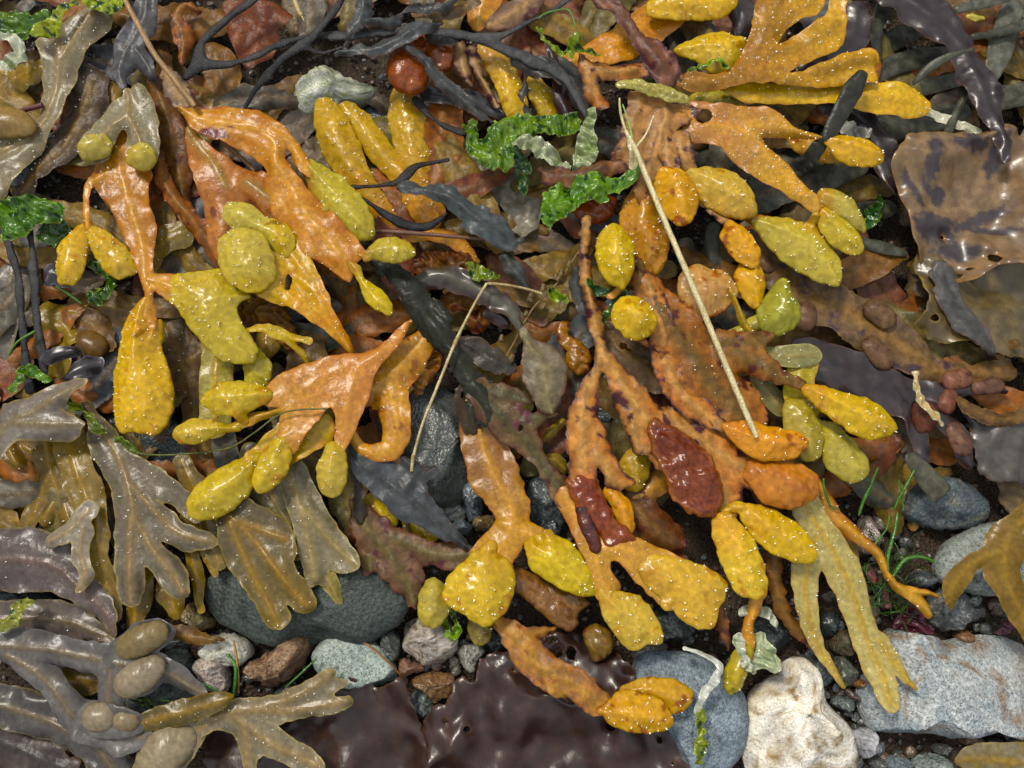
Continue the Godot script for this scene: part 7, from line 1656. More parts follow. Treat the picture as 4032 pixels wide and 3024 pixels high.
	piece("sheet", S.lettuce, [[-182.5,-51,3.3,22,-176.1,-46.2,4,22,-174.2,-39.3,6,22,-180.6,-35.8,5.3,22], [-182.9,-32.4,2.7,22,-178.1,-37.9,4,22,-171.7,-40.7,3.3,22]], {"c0": [38,63,18], "c1": [56,86,24]})
	thing("seaweed_thread", "long green thread from the grey fan across to the yellow plant", "seaweed")
	piece("ribbon", S.lettuce, [[-184.1,9.5,2.9,28,-175.9,15.3,2.6,28,-169,21.7,2.9,28,-160.6,26.3,2.5,29,-153.3,31,2.1,29]], {"c0": [78,96,21], "c1": [95,109,30], "fold": 1})
	tube("thread", [-153.9,31.2,0.9,29,-143.9,31.8,0.8,27,-131.3,31,0.9,27,-114.8,29.5,0.7,33,-103.6,24.2,0.6,38,-94.7,17.9,0.7,40,-87.2,15.2,0.7,41,-73.7,14.6,0.7,41], [58,74,28], [106,108,44], "straw", 0.2, 7)
	thing("sea_lettuce", "small bright green shreds at the foot of the dark stalks", "sea lettuce")
	piece("sheet", S.lettuce, [[-208.3,-4.1,3.2,25,-202.4,-3.8,4.5,25,-196.2,-0.2,3.9,25]], {"c0": [76,118,24], "c1": [101,137,33]})
	piece("sheet", S.lettuce, [[-208.8,3.1,3.2,25,-206.6,-0.2,3.9,25]], {"c0": [76,118,24], "c1": [101,137,33]})
	thing("seaweed_thread", "fine green strands looping behind the dark stalks", "seaweed")
	tube("thread", [-215.2,-11.8,1.1,20,-208.9,-15.9,0.9,26,-201,-20.1,0.9,28,-200.7,-20.7,0.7,27], [74,122,32], [95,143,44], "straw", 0.1, 7)
	tube("thread", [-199.2,-42.7,1.3,22,-192.8,-39.3,1.5,22,-186.1,-34.3,1.1,20], [58,90,32], [74,106,42], "straw", 0.1, 7)

func weed_middle() -> void:
	thing("bladder_wrack", "dark grey main branch forking across the top middle", "wrack")
	piece("stalk", S.stem, [[-79.9,-153.2,3.9,31,-68.9,-154,3.9,31,-55.3,-156.2,4.4,31,-41.5,-156.7,4.4,32,-27.7,-154.2,4.6,33,-15.4,-152,4.9,33,-3.8,-153.1,3,33,6.4,-159.1,3,33,16.8,-165,2.5,32,26.5,-172.6,1.9,32], [-14,-151.6,4.4,33,-0.4,-144.9,5.1,33,9.8,-140.5,5.4,33,19.9,-135.4,5.1,33,26.5,-127.3,3.8,33,30.4,-118.8,2.9,34,31.6,-114.5,1.9,34]], {"inf": 0.45, "c0": [75,75,76], "c1": [90,90,88]})
	piece("blade", S.slate, [[-34.6,-154.8,8.2,32,-26.4,-151.5,6.8,32]], {"c0": [74,74,72], "c1": [85,80,76]})
	piece("blade", S.slate, [[3,-142.6,8.2,32,11.8,-138.9,9.5,32,19.9,-133.7,6.8,32], [5.7,-139.5,3.4,31,5.7,-130.4,2.7,30,4.3,-124.4,2.7,29,7.4,-118.7,1.8,28]], {"c0": [74,74,72], "c1": [85,80,76]})
	thing("bladder_wrack", "slate grey ragged leaf crossing the dark main branch, top middle", "wrack")
	piece("blade", S.slate, [[-76,-144.1,4.1,35,-64.4,-144.2,5.4,36,-54.2,-146.2,8.1,37,-46.2,-151,8.8,37,-39.5,-154.3,7.4,37,-30.9,-158,2,36], [-73.4,-146.7,2.7,35,-70.7,-153.4,3.4,36,-67.5,-157.1,4.7,36,-60.7,-158.6,4.1,36,-54.1,-158.5,4.8,35,-48.9,-163.3,3.4,34,-37.4,-165.8,2.7,33,-31.3,-166.6,3.4,33,-24.5,-171.9,2.7,33], [-66.8,-157.9,4.1,36,-65.3,-164.6,6.8,36,-66.2,-171.3,5.5,36]], {"c0": [93,97,99], "c1": [106,110,112]})
	piece("blade", S.slate, [[-46.2,-146.8,2.4,36,-39.5,-141.5,4,35,-34.1,-134.8,5.4,34,-27.3,-128.1,6.7,33,-20.6,-122.1,5.4,32,-13.8,-116.3,3.8,32,-8.1,-113.5,1.1,31]], {"c0": [99,101,102], "c1": [112,112,110]})
	thing("weed_stalk", "dark thin stalk curving under the red brown bladder to the lettuce", "stalk")
	piece("stalk", S.stem, [[-43.6,-130,2.5,20,-37.7,-121.4,2.5,22,-30.6,-115.3,2.7,24,-21.6,-111.1,2.5,25]], {"c0": [51,48,46], "c1": [64,60,58]})
	thing("bladder_wrack", "dark flat band behind the slate leaf end, top middle", "wrack")
	piece("blade", S.plum, [[-38.2,-132.8,7.7,19,-21.4,-130.5,8.4,19,-3.2,-123.7,7,19]], {"c0": [49,46,46], "c1": [57,54,57]})
	thing("bladder_wrack", "pair of glossy red brown rotting bladders, top middle", "wrack")
	piece("air_bladder", S.b_rot, [[-47.1,-143.4,15.8,28,-46.3,-138.2,18.5,28,-45,-135.1,15.1,27]], {"c0": [134,64,15], "c1": [143,74,22], "inf": 0.55, "bump": 0.4, "blot": 0, "gap": 0})
	piece("air_bladder", S.b_rot, [[-39.6,-154.8,14,23,-34,-151.7,16.8,23,-32.5,-146.4,11.8,23]], {"c0": [134,68,15], "c1": [125,60,16], "inf": 0.5, "blot": 0.04})
	thing("bladder_wrack", "left of three ochre warty fingers above the slate twig", "wrack")
	piece("swollen_tip", S.b_ochre, [[-85.3,-127.8,9.1,17,-82,-119,15.3,18,-76.7,-107.1,17.3,18,-70.1,-94.6,13.8,18,-62.5,-83.8,11.7,16,-52.9,-72.9,8.3,14]], {"inf": 0.58, "grad": [-62.6,-110.6,-41.1,-67.1], "c0": [184,147,54], "c1": [195,133,57]})
	thing("bladder_wrack", "middle of three ochre warty fingers above the slate twig", "wrack")
	piece("swollen_tip", S.b_ochre, [[-76.1,-127.9,9.2,14,-70,-120.5,12.7,15,-62,-110,12.6,15,-54.1,-100.4,11.8,15,-46.9,-92.2,10.4,15,-41.9,-82.7,13.1,15,-37,-74.4,10.4,14]], {"inf": 0.58, "grad": [-62.6,-110.6,-41.1,-67.1], "c0": [184,147,54], "c1": [195,133,57]})
	thing("bladder_wrack", "right of three ochre warty fingers above the slate twig", "wrack")
	piece("swollen_tip", S.b_ochre, [[-50.9,-133.7,11.4,13,-47.7,-124.1,18,14,-45.7,-113.5,17.2,14,-43.8,-102.3,14.7,14,-39.5,-91.6,9.8,13,-35.2,-80.3,10.4,12]], {"inf": 0.58, "grad": [-62.6,-110.6,-41.1,-67.1], "c0": [184,147,54], "c1": [195,133,57]})
	thing("bladder_wrack", "orange blade with grey brown flap at the top edge, middle", "wrack")
	piece("blade", S.orange, [[-11.8,-180.9,16.3,22,-14.2,-172.3,13.4,22,-15.9,-165.4,5.6,22]])
	piece("blade", S.tan, [[10.9,-179.5,10.6,24,1.7,-170.2,13.3,24,-10.2,-162.7,4.9,25]], {"c0": [139,108,88], "c1": [125,99,84], "rag": 0.4})
	thing("bladder_wrack", "drab brown ragged blade under the slate leaf at the top edge", "wrack")
	piece("blade", S.brown, [[-17.1,-170.8,5.6,29,-29.5,-167.3,7.6,29,-43.3,-165.4,3.5,29]], {"c0": [106,86,72], "c1": [122,100,80], "gap": 0})
	thing("bladder_wrack", "yellow warty pair of tips hanging below the dark main branch", "wrack")
	piece("swollen_tip", S.b_yellow, [[-13.7,-153.8,4.9,22,-7.4,-146.2,11.2,22,-1.8,-136.4,11.8,22,1,-127.9,12.5,21,2.4,-121.7,8.3,20]], {"grad": [-12.4,-153.5,-0.4,-133], "c0": [195,147,72], "c1": [212,171,61], "inf": 0.49})
	piece("swollen_tip", S.b_yellow, [[9.4,-138.1,7.7,19,14.3,-130.5,11.2,19,16.7,-122,8.4,18]], {"c0": [193,161,61], "inf": 0.58})
	thing("bladder_wrack", "small forked grey brown leaf left of the yellow pair of tips", "wrack")
	piece("blade", S.tan, [[-23.4,-154.3,4.2,25,-21.9,-143,6.9,25,-18.7,-134.3,2.1,25]], {"c0": [119,96,78], "c1": [106,85,70]})
	piece("blade", S.tan, [[-17.8,-150.5,5.6,25,-14.9,-139.2,4.1,25,-10.1,-130.2,3.4,25,-6.6,-123.6,2.1,25]], {"c0": [119,96,78], "c1": [106,85,70]})
	thing("bladder_wrack", "broad glowing orange blade behind the purple brown frond, top right", "wrack")
	piece("blade", S.amber, [[84,-178.9,16.2,25,75.1,-172,16.1,26,63,-163.6,18.1,26,51.7,-155.2,18.1,26,38.4,-149.1,13.9,26,23.1,-143.7,7.6,25]], {"c0": [191,122,22], "c1": [204,140,34], "gap": 3.6})
	thing("bladder_wrack", "purple brown worn frond descending from the top edge into the tan plant", "wrack")
	piece("blade", S.singed, [[39.4,-172.7,4.1,34,47.3,-164.5,4.1,35,53.2,-155.6,4.8,35,58.9,-146.8,5.4,36,65.2,-136.7,6,37]], {"poly": [33.1,-172,35,44.7,-172,35,50.7,-164.5,35,55.3,-156.3,35,60.6,-151.8,35,67.2,-147.4,35,70.4,-141.5,35,72.9,-135.7,35,72,-129.1,35,63.9,-126.9,35,61.4,-132,35,57.5,-140.1,35,53,-145.9,35,51.1,-152.6,35,46.4,-156.3,35,45.2,-162.3,35,37.1,-166,35], "c0": [122,80,64], "c1": [143,94,68], "crib": [95,66,54], "blot": 0.12, "rl": 7})
	thing("bladder_wrack", "orange torn blade with purple rim beside the green knot, top right", "wrack")
	piece("blade", S.singed, [[30.1,-143.5,2,33,34.8,-136.8,3.4,33,43.4,-135.2,2.7,34,53.4,-136.4,2.7,35], [33.4,-134.6,3.4,33,36.7,-126.4,3.4,32]], {"poly": [28.8,-145.7,33,33.5,-140.9,33,40.2,-139.8,33,45.6,-139,33,55.2,-142,33,62.2,-137.6,33,60.4,-133.9,33,52.2,-132.4,33,50.2,-130.2,33,42.8,-131.7,33,36.7,-132.4,33,39.3,-126.6,33,43.9,-119.4,33,39.8,-116.1,33,33.2,-122.2,33,30.6,-130.2,33,29.4,-138.3,33], "c0": [176,106,34], "c1": [168,106,52], "blot": 0.05, "rl": 6})
	thing("bladder_wrack", "grey brown leaf between the dark branch end and the torn orange blade", "wrack")
	piece("blade", S.slate, [[22.4,-142.4,9.7,26,29.1,-132.7,13.7,26,35.3,-122.8,10.3,25]], {"c0": [94,92,86], "c1": [106,100,92]})
	thing("bladder_wrack", "dark maroon stalk base behind the dark branch end", "wrack")
	piece("blade", S.plum, [[16.2,-153.7,3.5,26,20.2,-138.1,4.8,27,22.1,-126.2,7.5,27,24.9,-117.9,5.5,26]], {"c0": [59,32,28], "c1": [46,24,24]})
	thing("weed_crust", "grainy yellow green crust collar around the tan plant", "seaweed")
	piece("crust", S.b_olive, [[46.2,-124.9,3.3,42,52,-123.9,5.2,43,59.1,-121.8,5.9,43,66.3,-119.7,6.5,43,73.3,-118.1,3.9,42]], {"inf": 0.55, "bump": 1.4, "bf": 0.45, "c0": [152,143,69], "c1": [172,161,96], "gap": 0, "wart": 0})
	thing("sea_lettuce", "large crumpled green lettuce in the middle of the heap", "sea lettuce")
	piece("sheet", S.lettuce, [], {"poly": [-21.2,-111,31,-18.6,-117.1,31,-15.2,-113.9,31,-13.5,-106,31,-7.1,-113.2,31,0.9,-116.4,31,9,-117.5,31,16.4,-114.6,31,23.9,-117.1,31,29.2,-116.8,31,29.5,-108.8,31,21.7,-106.7,31,13,-107.4,31,6.3,-106.7,31,1.6,-103.1,31,0.9,-98.1,31,-0.4,-92.4,31,-10.4,-91,31,-16.4,-94.6,31,-20.5,-103.1,31], "c0": [69,104,19], "c1": [103,130,31], "fold": 1.1})
	piece("sheet", S.lettuce, [[0.3,-101.9,6.1,29,4.3,-95.7,7.4,27,5,-89.1,4.7,24,5,-82.2,2,20]], {"c0": [42,74,48], "c1": [67,77,39], "fold": 1.1})
	thing("seaweed_film", "pale torn film trailing below the large green lettuce", "seaweed")
	piece("sheet", S.film, [[1.6,-104.1,4,32,8.9,-102.6,6.7,32,16.3,-98.1,7.3,31,23,-92.2,5.3,30]], {"c0": [163,165,138], "c1": [143,154,108]})
	piece("sheet", S.film, [[34.4,-116.5,4.7,33,32.3,-107.9,6.7,33,32.3,-99.1,10,32,28.9,-92.4,6,31]], {"c0": [127,140,90], "c1": [151,160,120]})
	thing("sea_lettuce", "bright green twisted lettuce ribbon left of the pale straw", "sea lettuce")
	piece("sheet", S.lettuce, [], {"poly": [12.3,-72.5,37,13.9,-79.4,37,17.9,-81.8,37,23.1,-81.4,37,29.7,-85.6,37,37.5,-87,37,42.7,-84.2,37,50.6,-88.7,37,54,-91.8,37,54.9,-87,37,50.5,-81.1,37,42.6,-78.3,37,38.6,-74.9,37,30.8,-73.9,37,25.6,-70.5,37,19,-66,37,16.4,-60.9,37,13.2,-65.7,37], "c0": [76,118,19], "c1": [105,141,30], "fold": 1.1})
	thing("sea_lettuce", "small green knot with thin tails above the tan plant", "sea lettuce")
	piece("sheet", S.lettuce, [[25.7,-142.7,3.3,38,27.7,-145.7,6,39,31.7,-144.1,4,38,37.8,-140.3,1.5,37], [25.1,-147,2,38,24.4,-143.3,2,37,19.8,-144.6,1.8,36,15.8,-148.3,1.8,36,11.8,-154.1,1.4,35]], {"fold": 1.1, "c0": [102,118,31], "c1": [119,137,33]})
	tube("thread", [11.8,-159.4,0.7,36,15.2,-162,0.7,36,24.7,-163.5,0.7,36,28,-154.9,0.7,36], [74,122,36], [90,138,48], "straw", 0.1, 7)
	thing("sea_lettuce", "little green lettuce scrap above the bend of the pale straw", "sea lettuce")
	piece("sheet", S.lettuce, [[-17.3,-48.5,4.6,32,-14,-45.1,7.1,32,-9.5,-43.1,4.5,32,-5.9,-43.4,1.9,32]], {"c0": [84,104,19], "c1": [118,127,28], "fold": 1.1})
	thing("sea_lettuce", "dark green ribbon curling round the round yellow bladder", "sea lettuce")
	piece("sheet", S.lettuce, [[31.3,-43.8,1.3,34,33.7,-37.1,3.2,34,39.5,-36.1,4.5,34,45.8,-35.5,3.2,35]], {"c0": [39,72,36], "c1": [51,86,39], "fold": 1.1})
	piece("sheet", S.lettuce, [[43.3,-32.5,3.2,34,41.4,-28.1,3.9,33,38.2,-24.4,3.2,32]], {"c0": [39,72,36], "c1": [51,86,39], "fold": 1.1})
	thing("sea_lettuce", "tiny yellow green tuft at the end of the bent straw", "sea lettuce")
	piece("sheet", S.lettuce, [[17.2,-35.6,3.9,30,21.1,-34.3,4.5,30,23,-32.9,1.9,30]], {"c0": [102,118,19], "fold": 1.1})
	thing("seaweed_film", "pale grey translucent blade on the stones in the middle", "seaweed")
	piece("sheet", S.film, [], {"poly": [-23.9,-115.4,10,-19.5,-101.9,10,-18,-94.4,10,-13.1,-88.4,10,-6,-84,10,-1.8,-78.1,10,-0.4,-70.8,10,6.5,-68.6,10,12.8,-73.7,10,12.9,-89.2,10,9.4,-98.9,10,-7.5,-101.9,10,-17.5,-115.4,10], "c0": [134,128,110], "c1": [148,140,120], "cedge": [154,148,130], "fold": 0.5, "blot": 0, "rag": 0.5, "mat": "frond"})
	thing("bladder_wrack", "slate toothed leaf with thin dark twig pointing left, centre", "wrack")
	piece("stalk", S.stem, [[-69.4,-82.9,1.7,31,-56.6,-83.6,2,32,-48.7,-85,2.8,32,-42.1,-91.2,2.8,33,-36.2,-93,2.1,33,-27.6,-94.4,1.9,33]], {"c0": [45,40,38], "c1": [58,52,50]})
	piece("blade", S.slate, [[-47.9,-83.1,4,33,-36.6,-80.7,7.2,33,-26.7,-77.6,8.6,33,-20.1,-72.7,9.8,33,-13.5,-67.2,13.1,33,-6.9,-62.8,11.8,32,-1,-58,7.2,31,3.5,-59,3.3,31]], {"c0": [88,96,98], "c1": [101,108,108]})
	thing("weed_stalk", "black curved stalk under the slate toothed leaf", "stalk")
	piece("stalk", S.stem, [[-68.7,-82.1,1.7,27,-57.1,-74.4,3.1,27,-47.1,-68.4,3.8,26,-37.1,-67,3.6,26,-31,-70.2,2.4,27,-24.4,-75.7,1.2,28]], {"c0": [38,38,42], "c1": [52,52,58]})
	thing("bladder_wrack", "folded orange strap low behind the brown straw, centre", "wrack")
	piece("blade", S.orange, [[-46.7,-63.6,4.1,18,-37.2,-67.1,6.8,18,-27.7,-65.4,7.5,17,-20.9,-60.7,6.1,16,-16.2,-55.7,4.1,14]])
	thing("bladder_wrack", "shrunken red brown bladder under the green ribbon", "wrack")
	piece("air_bladder", S.b_rot, [[31.8,-75.9,12.1,25,37.2,-75.2,12.8,25,42.6,-78.7,6.7,25]], {"c0": [125,58,24], "c1": [138,68,30]})
	thing("bladder_wrack", "long dark green black frond with torn margins running down the centre", "wrack")
	piece("blade", S.moss, [[-65.1,-55.3,4,28,-54.8,-48.8,7.2,29,-47.4,-42.4,9.8,30,-40.7,-34.9,11.7,30,-35.3,-26.2,12.9,30,-30.1,-18.9,11.6,30,-24.8,-11,8.4,30,-19.6,-3.2,9.6,30,-14.4,4,12.1,30,-9.3,13,14.6,30], [-32.8,-29.6,8.4,30,-26.2,-23.6,3.9,30]], {"c0": [42,45,38], "c1": [54,54,41], "rw": 3})
	piece("blade", S.tan, [[-13.1,5.9,11.5,30,-6.7,13.6,14.6,30,-0.4,20,15.8,30,5.9,26.3,10.8,29,10,31.7,6.9,29,12.8,37,5.7,29,17.8,43.3,8.2,29,22.1,49.5,9.4,29], [-8,5.9,7.6,30,0.9,7.8,7,30,7.2,10.4,1.7,30], [5.3,18.1,9.5,30,11.7,17.2,5.1,30,18.3,15.6,0.9,30]], {"holes": [[3.5,21.1,1.04,1.43]], "c0": [107,82,56], "c1": [136,105,74], "crib": [76,74,44], "cedge": [90,52,40], "rw": 1.9, "ribc": 0.8, "grad": [-6.9,12.2,22.1,47.8]})
	piece("blade", S.moss, [[-18.4,0.2,7.1,27,-17.8,9.8,12.2,26,-15.8,18.1,10.9,25]], {"holes": [[-18.7,7.2,2.62,2.36]], "c0": [74,58,40], "c1": [90,70,48]})
	thing("bladder_wrack", "brown purple torn frond arching from the dark frond, centre", "wrack")
	piece("blade", S.plum, [[-41.7,-40.3,7.2,28,-31.8,-44.7,9.8,29,-20,-41.3,11.1,29,-10.2,-35.9,9.8,29,-1.7,-29.8,7.8,29,2.2,-23.8,3.9,29,4.8,-18.5,2.6,29]], {"c0": [53,42,35], "c1": [69,56,49], "rag": 1, "crib": [106,106,88], "ribc": 0.6})
	piece("blade", S.tan, [[4.1,-20.5,3.2,29,7.4,-13.9,6.5,29,11.2,-9.3,14.2,29,13.4,-2.7,18.6,29,14.3,5.1,14.1,29,15.6,12.1,6.4,28,17.2,16.2,1.3,28]], {"c0": [116,104,84], "c1": [128,114,92], "crib": [148,136,92], "cedge": [106,74,58], "blot": 0, "rag": 0.6})
	thing("bladder_wrack", "slate pointed leaf left of the thin orange stalk, centre", "wrack")
	piece("blade", S.slate, [[-2.7,-53.9,4,28,0.9,-47.1,5.9,28,4.9,-41.6,4.6,28,7.1,-38.2,2,28]])
	thing("bladder_wrack", "dark slate blade with rust end under the bent straw", "wrack")
	piece("blade", S.slate, [[-20.6,-16.1,7.8,25,-13.4,-12.1,10.4,25,-6.2,-7.4,9.8,25,-1,-5.5,5.8,25]], {"c0": [70,67,62], "c1": [90,78,66]})
	thing("bladder_wrack", "dark purple scrap hanging right of the bent straw", "wrack")
	piece("blade", S.plum, [[-8.9,-29,6.5,27,-4.3,-26.3,7.2,27,-1.7,-23,2,27]], {"c0": [46,26,29]})
	thing("bladder_wrack", "wrinkled amber brown blade behind the dark frond top, centre", "wrack")
	piece("blade", S.rust, [[-37,-52.7,13.6,17,-23.5,-53,13.6,16]], {"c0": [125,76,28], "c1": [109,62,28], "fold": 2.5})
	piece("blade", S.rust, [[-27.1,-36.4,9.4,20,-18.4,-35,8,20]], {"c0": [125,76,28], "c1": [109,62,28], "fold": 2.5})
	piece("blade", S.rust, [[-15.1,-27.3,10,18,-9.8,-31.4,6.7,18]], {"c0": [125,76,28], "c1": [109,62,28], "fold": 2.5})
	thing("beaded_weed", "thin tan beaded weed string near the bent straw", "seaweed")
	tube("thread", [29.7,-56.3,0.9,31,24.4,-48.1,0.9,31,20.5,-42.4,0.9,30,15.3,-36.6,0.9,29,9.4,-30.8,0.9,28,4.8,-23.7,0.9,27,0.9,-16.1,0.9,25,-2.4,-10.3,0.9,24], [106,82,48], [125,98,56], "straw", 0.1, 7)
	piece("bead", S.b_brown, [[21.1,-46.1,2.1,31,20.6,-43.9,2.6,31]], {"c0": [125,106,68], "c1": [106,86,54]})
	piece("bead", S.b_brown, [[24.4,-49.5,1.9,31,23.9,-47.6,2.3,31]], {"c0": [125,106,68], "c1": [106,86,54]})
	piece("bead", S.b_brown, [[13.3,-39.4,1.9,31,12.7,-37.4,2.3,31]], {"c0": [125,106,68], "c1": [106,86,54]})
	piece("bead", S.b_brown, [[19.8,-43.4,1.6,31,19.3,-41.8,2,31]], {"c0": [125,106,68], "c1": [106,86,54]})
	piece("bead", S.b_brown, [[8.1,-36.2,2.4,28,7.6,-33.7,3,28]], {"c0": [125,106,68], "c1": [106,86,54]})
	piece("bead", S.b_brown, [[18.5,-44.1,1.6,31,18,-42.5,2,31]], {"c0": [125,106,68], "c1": [106,86,54]})
	piece("bead", S.b_brown, [[-4.3,-18.1,1.8,28,-4.8,-16.3,2.2,28]], {"c0": [125,106,68], "c1": [106,86,54]})
	piece("bead", S.b_brown, [[0.3,-10.1,2.1,28,-0.3,-8,2.6,28]], {"c0": [125,106,68], "c1": [106,86,54]})
	piece("bead", S.b_brown, [[6.1,-28.8,1.6,28,5.6,-27.2,2,28]], {"c0": [125,106,68], "c1": [106,86,54]})
	thing("bladder_wrack", "brown strap forking into two large yellow warty tips, bottom centre", "wrack")
	piece("blade", S.orange, [[-16.6,10.1,10.3,24,-14.5,19.2,14.8,24,-11.3,29.5,18.6,24,-8,38.5,20.4,25,-2.9,48.1,17.7,26,-0.1,55,14.7,27,-0.1,59.9,13.4,28,-1.3,64.8,14.3,28,-6.6,70.3,15.5,29,-9,74.6,17.3,29], [1.5,62.4,10.6,28,7.1,63.6,8.7,29,11.4,66.7,8.7,29]], {"c0": [139,95,47], "c1": [184,135,53], "grad": [-10.1,32.4,-1.7,70.5], "gap": 0, "rag": 0.7, "wave": 1.8})
	piece("swollen_tip", S.b_yellow, [[-9,74.6,4.9,28.7,-9,69.7,6.6,29.5,-11.1,77.4,9.9,29.5]], {"poly": [-14,70.3,29.5,-9,69.7,29.5,-4.1,72.7,29.5,-0.4,76.4,29.5,1.2,81.2,29.5,0.2,87.2,29.5,-2.2,93.1,29.5,-5.9,96.7,29.5,-10.7,99.7,29.5,-14.4,97.9,29.5,-19.3,94.3,29.5,-23.6,92.2,29.5,-26.1,90.7,29.5,-27,87.8,29.5,-26.2,83.6,29.5,-23.8,79.4,29.5,-19.5,75.2,29.5], "c0": [192,149,56], "c1": [204,171,61], "inf": 0.52, "grad": [-8.6,68.2,-12.2,81.3]})
	piece("swollen_tip", S.b_yellow, [[11.4,66.7,3.6,28.7,13.8,64.2,4.8,30.8,16.8,70.2,7.3,30.8]], {"poly": [5.5,66.7,30.833,8.3,64.8,30.833,13.8,64.2,30.833,20,65.4,30.833,24.9,69.1,30.833,28.5,73.9,30.833,31.5,79.9,30.833,33.2,85.3,30.833,33.1,87.7,30.833,28.9,87.4,30.833,24.1,86.5,30.833,18,84.1,30.833,11.9,80.5,30.833,7.6,76.3,30.833,5.8,71.5,30.833], "c0": [190,150,54], "c1": [200,173,56], "inf": 0.61, "grad": [13.3,63,18.2,73.2]})
	thing("bladder_wrack", "small olive tip left of the large yellow tip, bottom centre", "wrack")
	piece("swollen_tip", S.b_olive, [], {"poly": [-34.3,82.2,21.75,-30.5,82.2,21.75,-26.7,84.6,21.75,-25.1,89.5,21.75,-25.3,94.4,21.75,-27.8,98.6,21.75,-32.7,101.3,21.75,-35.9,99.8,21.75,-37.8,95,21.75,-37.6,89.5,21.75,-36.1,84.6,21.75], "c0": [178,159,72], "c1": [168,149,70]})
	piece("swollen_tip", S.b_olive, [[-13.1,98.7,9.5,14,-13.1,104.2,9.5,14,-13.4,107.4,1.9,13]], {"c0": [139,119,59], "c1": [126,109,56]})
	thing("bladder_wrack", "orange frond forking into two broad yellow tips right of bottom centre", "wrack")
	piece("blade", S.orange, [[22.1,49.5,9.4,30,26.9,57.5,10.5,31,31,66,11.1,32,33.6,73.3,9.8,32,35,80.5,10.4,32,38,85.8,10.4,32], [32.8,70.3,9.8,32,42.5,69.1,10.4,33,50.4,73.3,14.7,33,58.1,78.6,18.3,33,63.7,82.9,20.1,32]], {"grad": [25.2,54.8,43.7,85.9], "c0": [177,123,60], "c1": [188,141,60], "gap": 2.6, "rw": 1.4})
	piece("swollen_tip", S.b_yellow, [], {"poly": [33.8,84.1,31.143,38.7,85.9,31.143,44.8,87.1,31.143,50.2,88.3,31.143,53.8,91.8,31.143,56.1,96.5,31.143,58.4,101.2,31.143,59.2,105.9,31.143,55.8,105.9,31.143,52.5,105.6,31.143,51,107.6,31.143,48.5,108.7,31.143,44.9,107.1,31.143,40.8,103,31.143,37.9,98.3,31.143,35.5,93,31.143,34.1,88.8,31.143], "c0": [191,150,64], "c1": [196,165,70], "inf": 0.52, "grad": [37.9,84.7,44.8,94.6]})
	piece("swollen_tip", S.b_yellow, [[63.7,82.9,4.6,31.7,60.9,90.5,6.1,32.8,65.3,88.1,9.1,32.8]], {"poly": [52.2,72.7,32.75,59.6,72.1,32.75,67.6,73.9,32.75,74.7,76.3,32.75,81.3,79.2,32.75,84.8,83.4,32.75,83.4,87.6,32.75,81.1,92.3,32.75,79.3,98.1,32.75,77.4,100.4,32.75,72.6,99.9,32.75,66.8,96.4,32.75,60.9,90.5,32.75,55,84.6,32.75,49.6,78.6,32.75], "c0": [193,149,60], "c1": [201,161,62], "inf": 0.38, "grad": [60,91,67.5,86.9]})
	thing("bladder_wrack", "shrivelled brown tip between the two large yellow tips and the orange frond", "wrack")
	piece("swollen_tip", S.b_rot, [[2.8,82.2,10.7,20,11,87.2,11.3,20,18.5,92.7,13.2,20,22.9,98.8,8.2,19], [23.5,90.8,10.7,20,31,91.5,2.5,20]], {"c0": [125,84,40], "c1": [138,96,52], "cblot": [90,48,24], "bump": 1, "inf": 0.58})
	thing("bladder_wrack", "small shrivelled khaki knob on the dark kelp", "wrack")
	piece("swollen_tip", S.b_rot, [[33.8,104.7,9.5,15,36.3,107.8,11.4,15,34.4,113.4,3.8,14]], {"c0": [115,84,30], "c1": [131,101,44], "blot": 0.02})
	thing("bladder_wrack", "orange torn frond lying on the dark kelp with a double yellow tip", "wrack")
	piece("blade", S.orange, [[-7.3,98.1,3.8,20,-1,102.2,9.3,22,4.6,108.5,12.9,24,10.6,115.3,14,26,19,119.7,12.7,28,26.2,122.4,12.1,29,31.4,127.4,10.2,30,38,130,7.2,30], [4.6,103.4,5.6,22,12.7,102.6,3.7,21,18.7,100.9,0.8,20], [15.4,121,7.3,27,19.1,125.2,4.3,26,21.7,129,0.7,24]], {"c0": [162,110,65], "c1": [174,122,60], "crib": [184,138,58], "cedge": [122,68,56], "rag": 0.8, "gap": 0, "rw": 1.6, "blot": 0.08, "mat": "worn"})
	piece("swollen_tip", S.b_orange, [[38,130,3.1,29.7,34.8,131.2,4.2,31,41.9,131.6,6.3,31]], {"poly": [34.8,131.2,31,39.1,126.1,31,43.4,123.8,31,49.3,125,31,55.3,126.7,31,60,129.5,31,62.2,134.1,31,60.9,136.9,31,56.7,138.6,31,48.4,138.9,31,41.3,137.4,31,36.6,134.6,31], "c0": [186,134,54], "c1": [204,154,47], "gap": 2.7, "grad": [33.4,131.2,45.5,131.7]})
	piece("swollen_tip", S.b_orange, [[38,130,1.5,29.7,40.7,126,2,28,49.7,125.8,3.1,28]], {"poly": [40.7,126,28,46.2,120.8,28,52.9,119.7,28,60.2,119.7,28,66.9,121.4,28,70.9,124.9,28,68.9,128.9,28,66.5,131.8,28,62.2,132.4,28,58.7,128.9,28,51.5,126,28], "c0": [184,134,58], "c1": [200,152,55], "grad": [38.9,126.1,54.2,125.6]})
	thing("bladder_wrack", "grey brown torn frond with olive midrib above the large dark stone", "wrack")
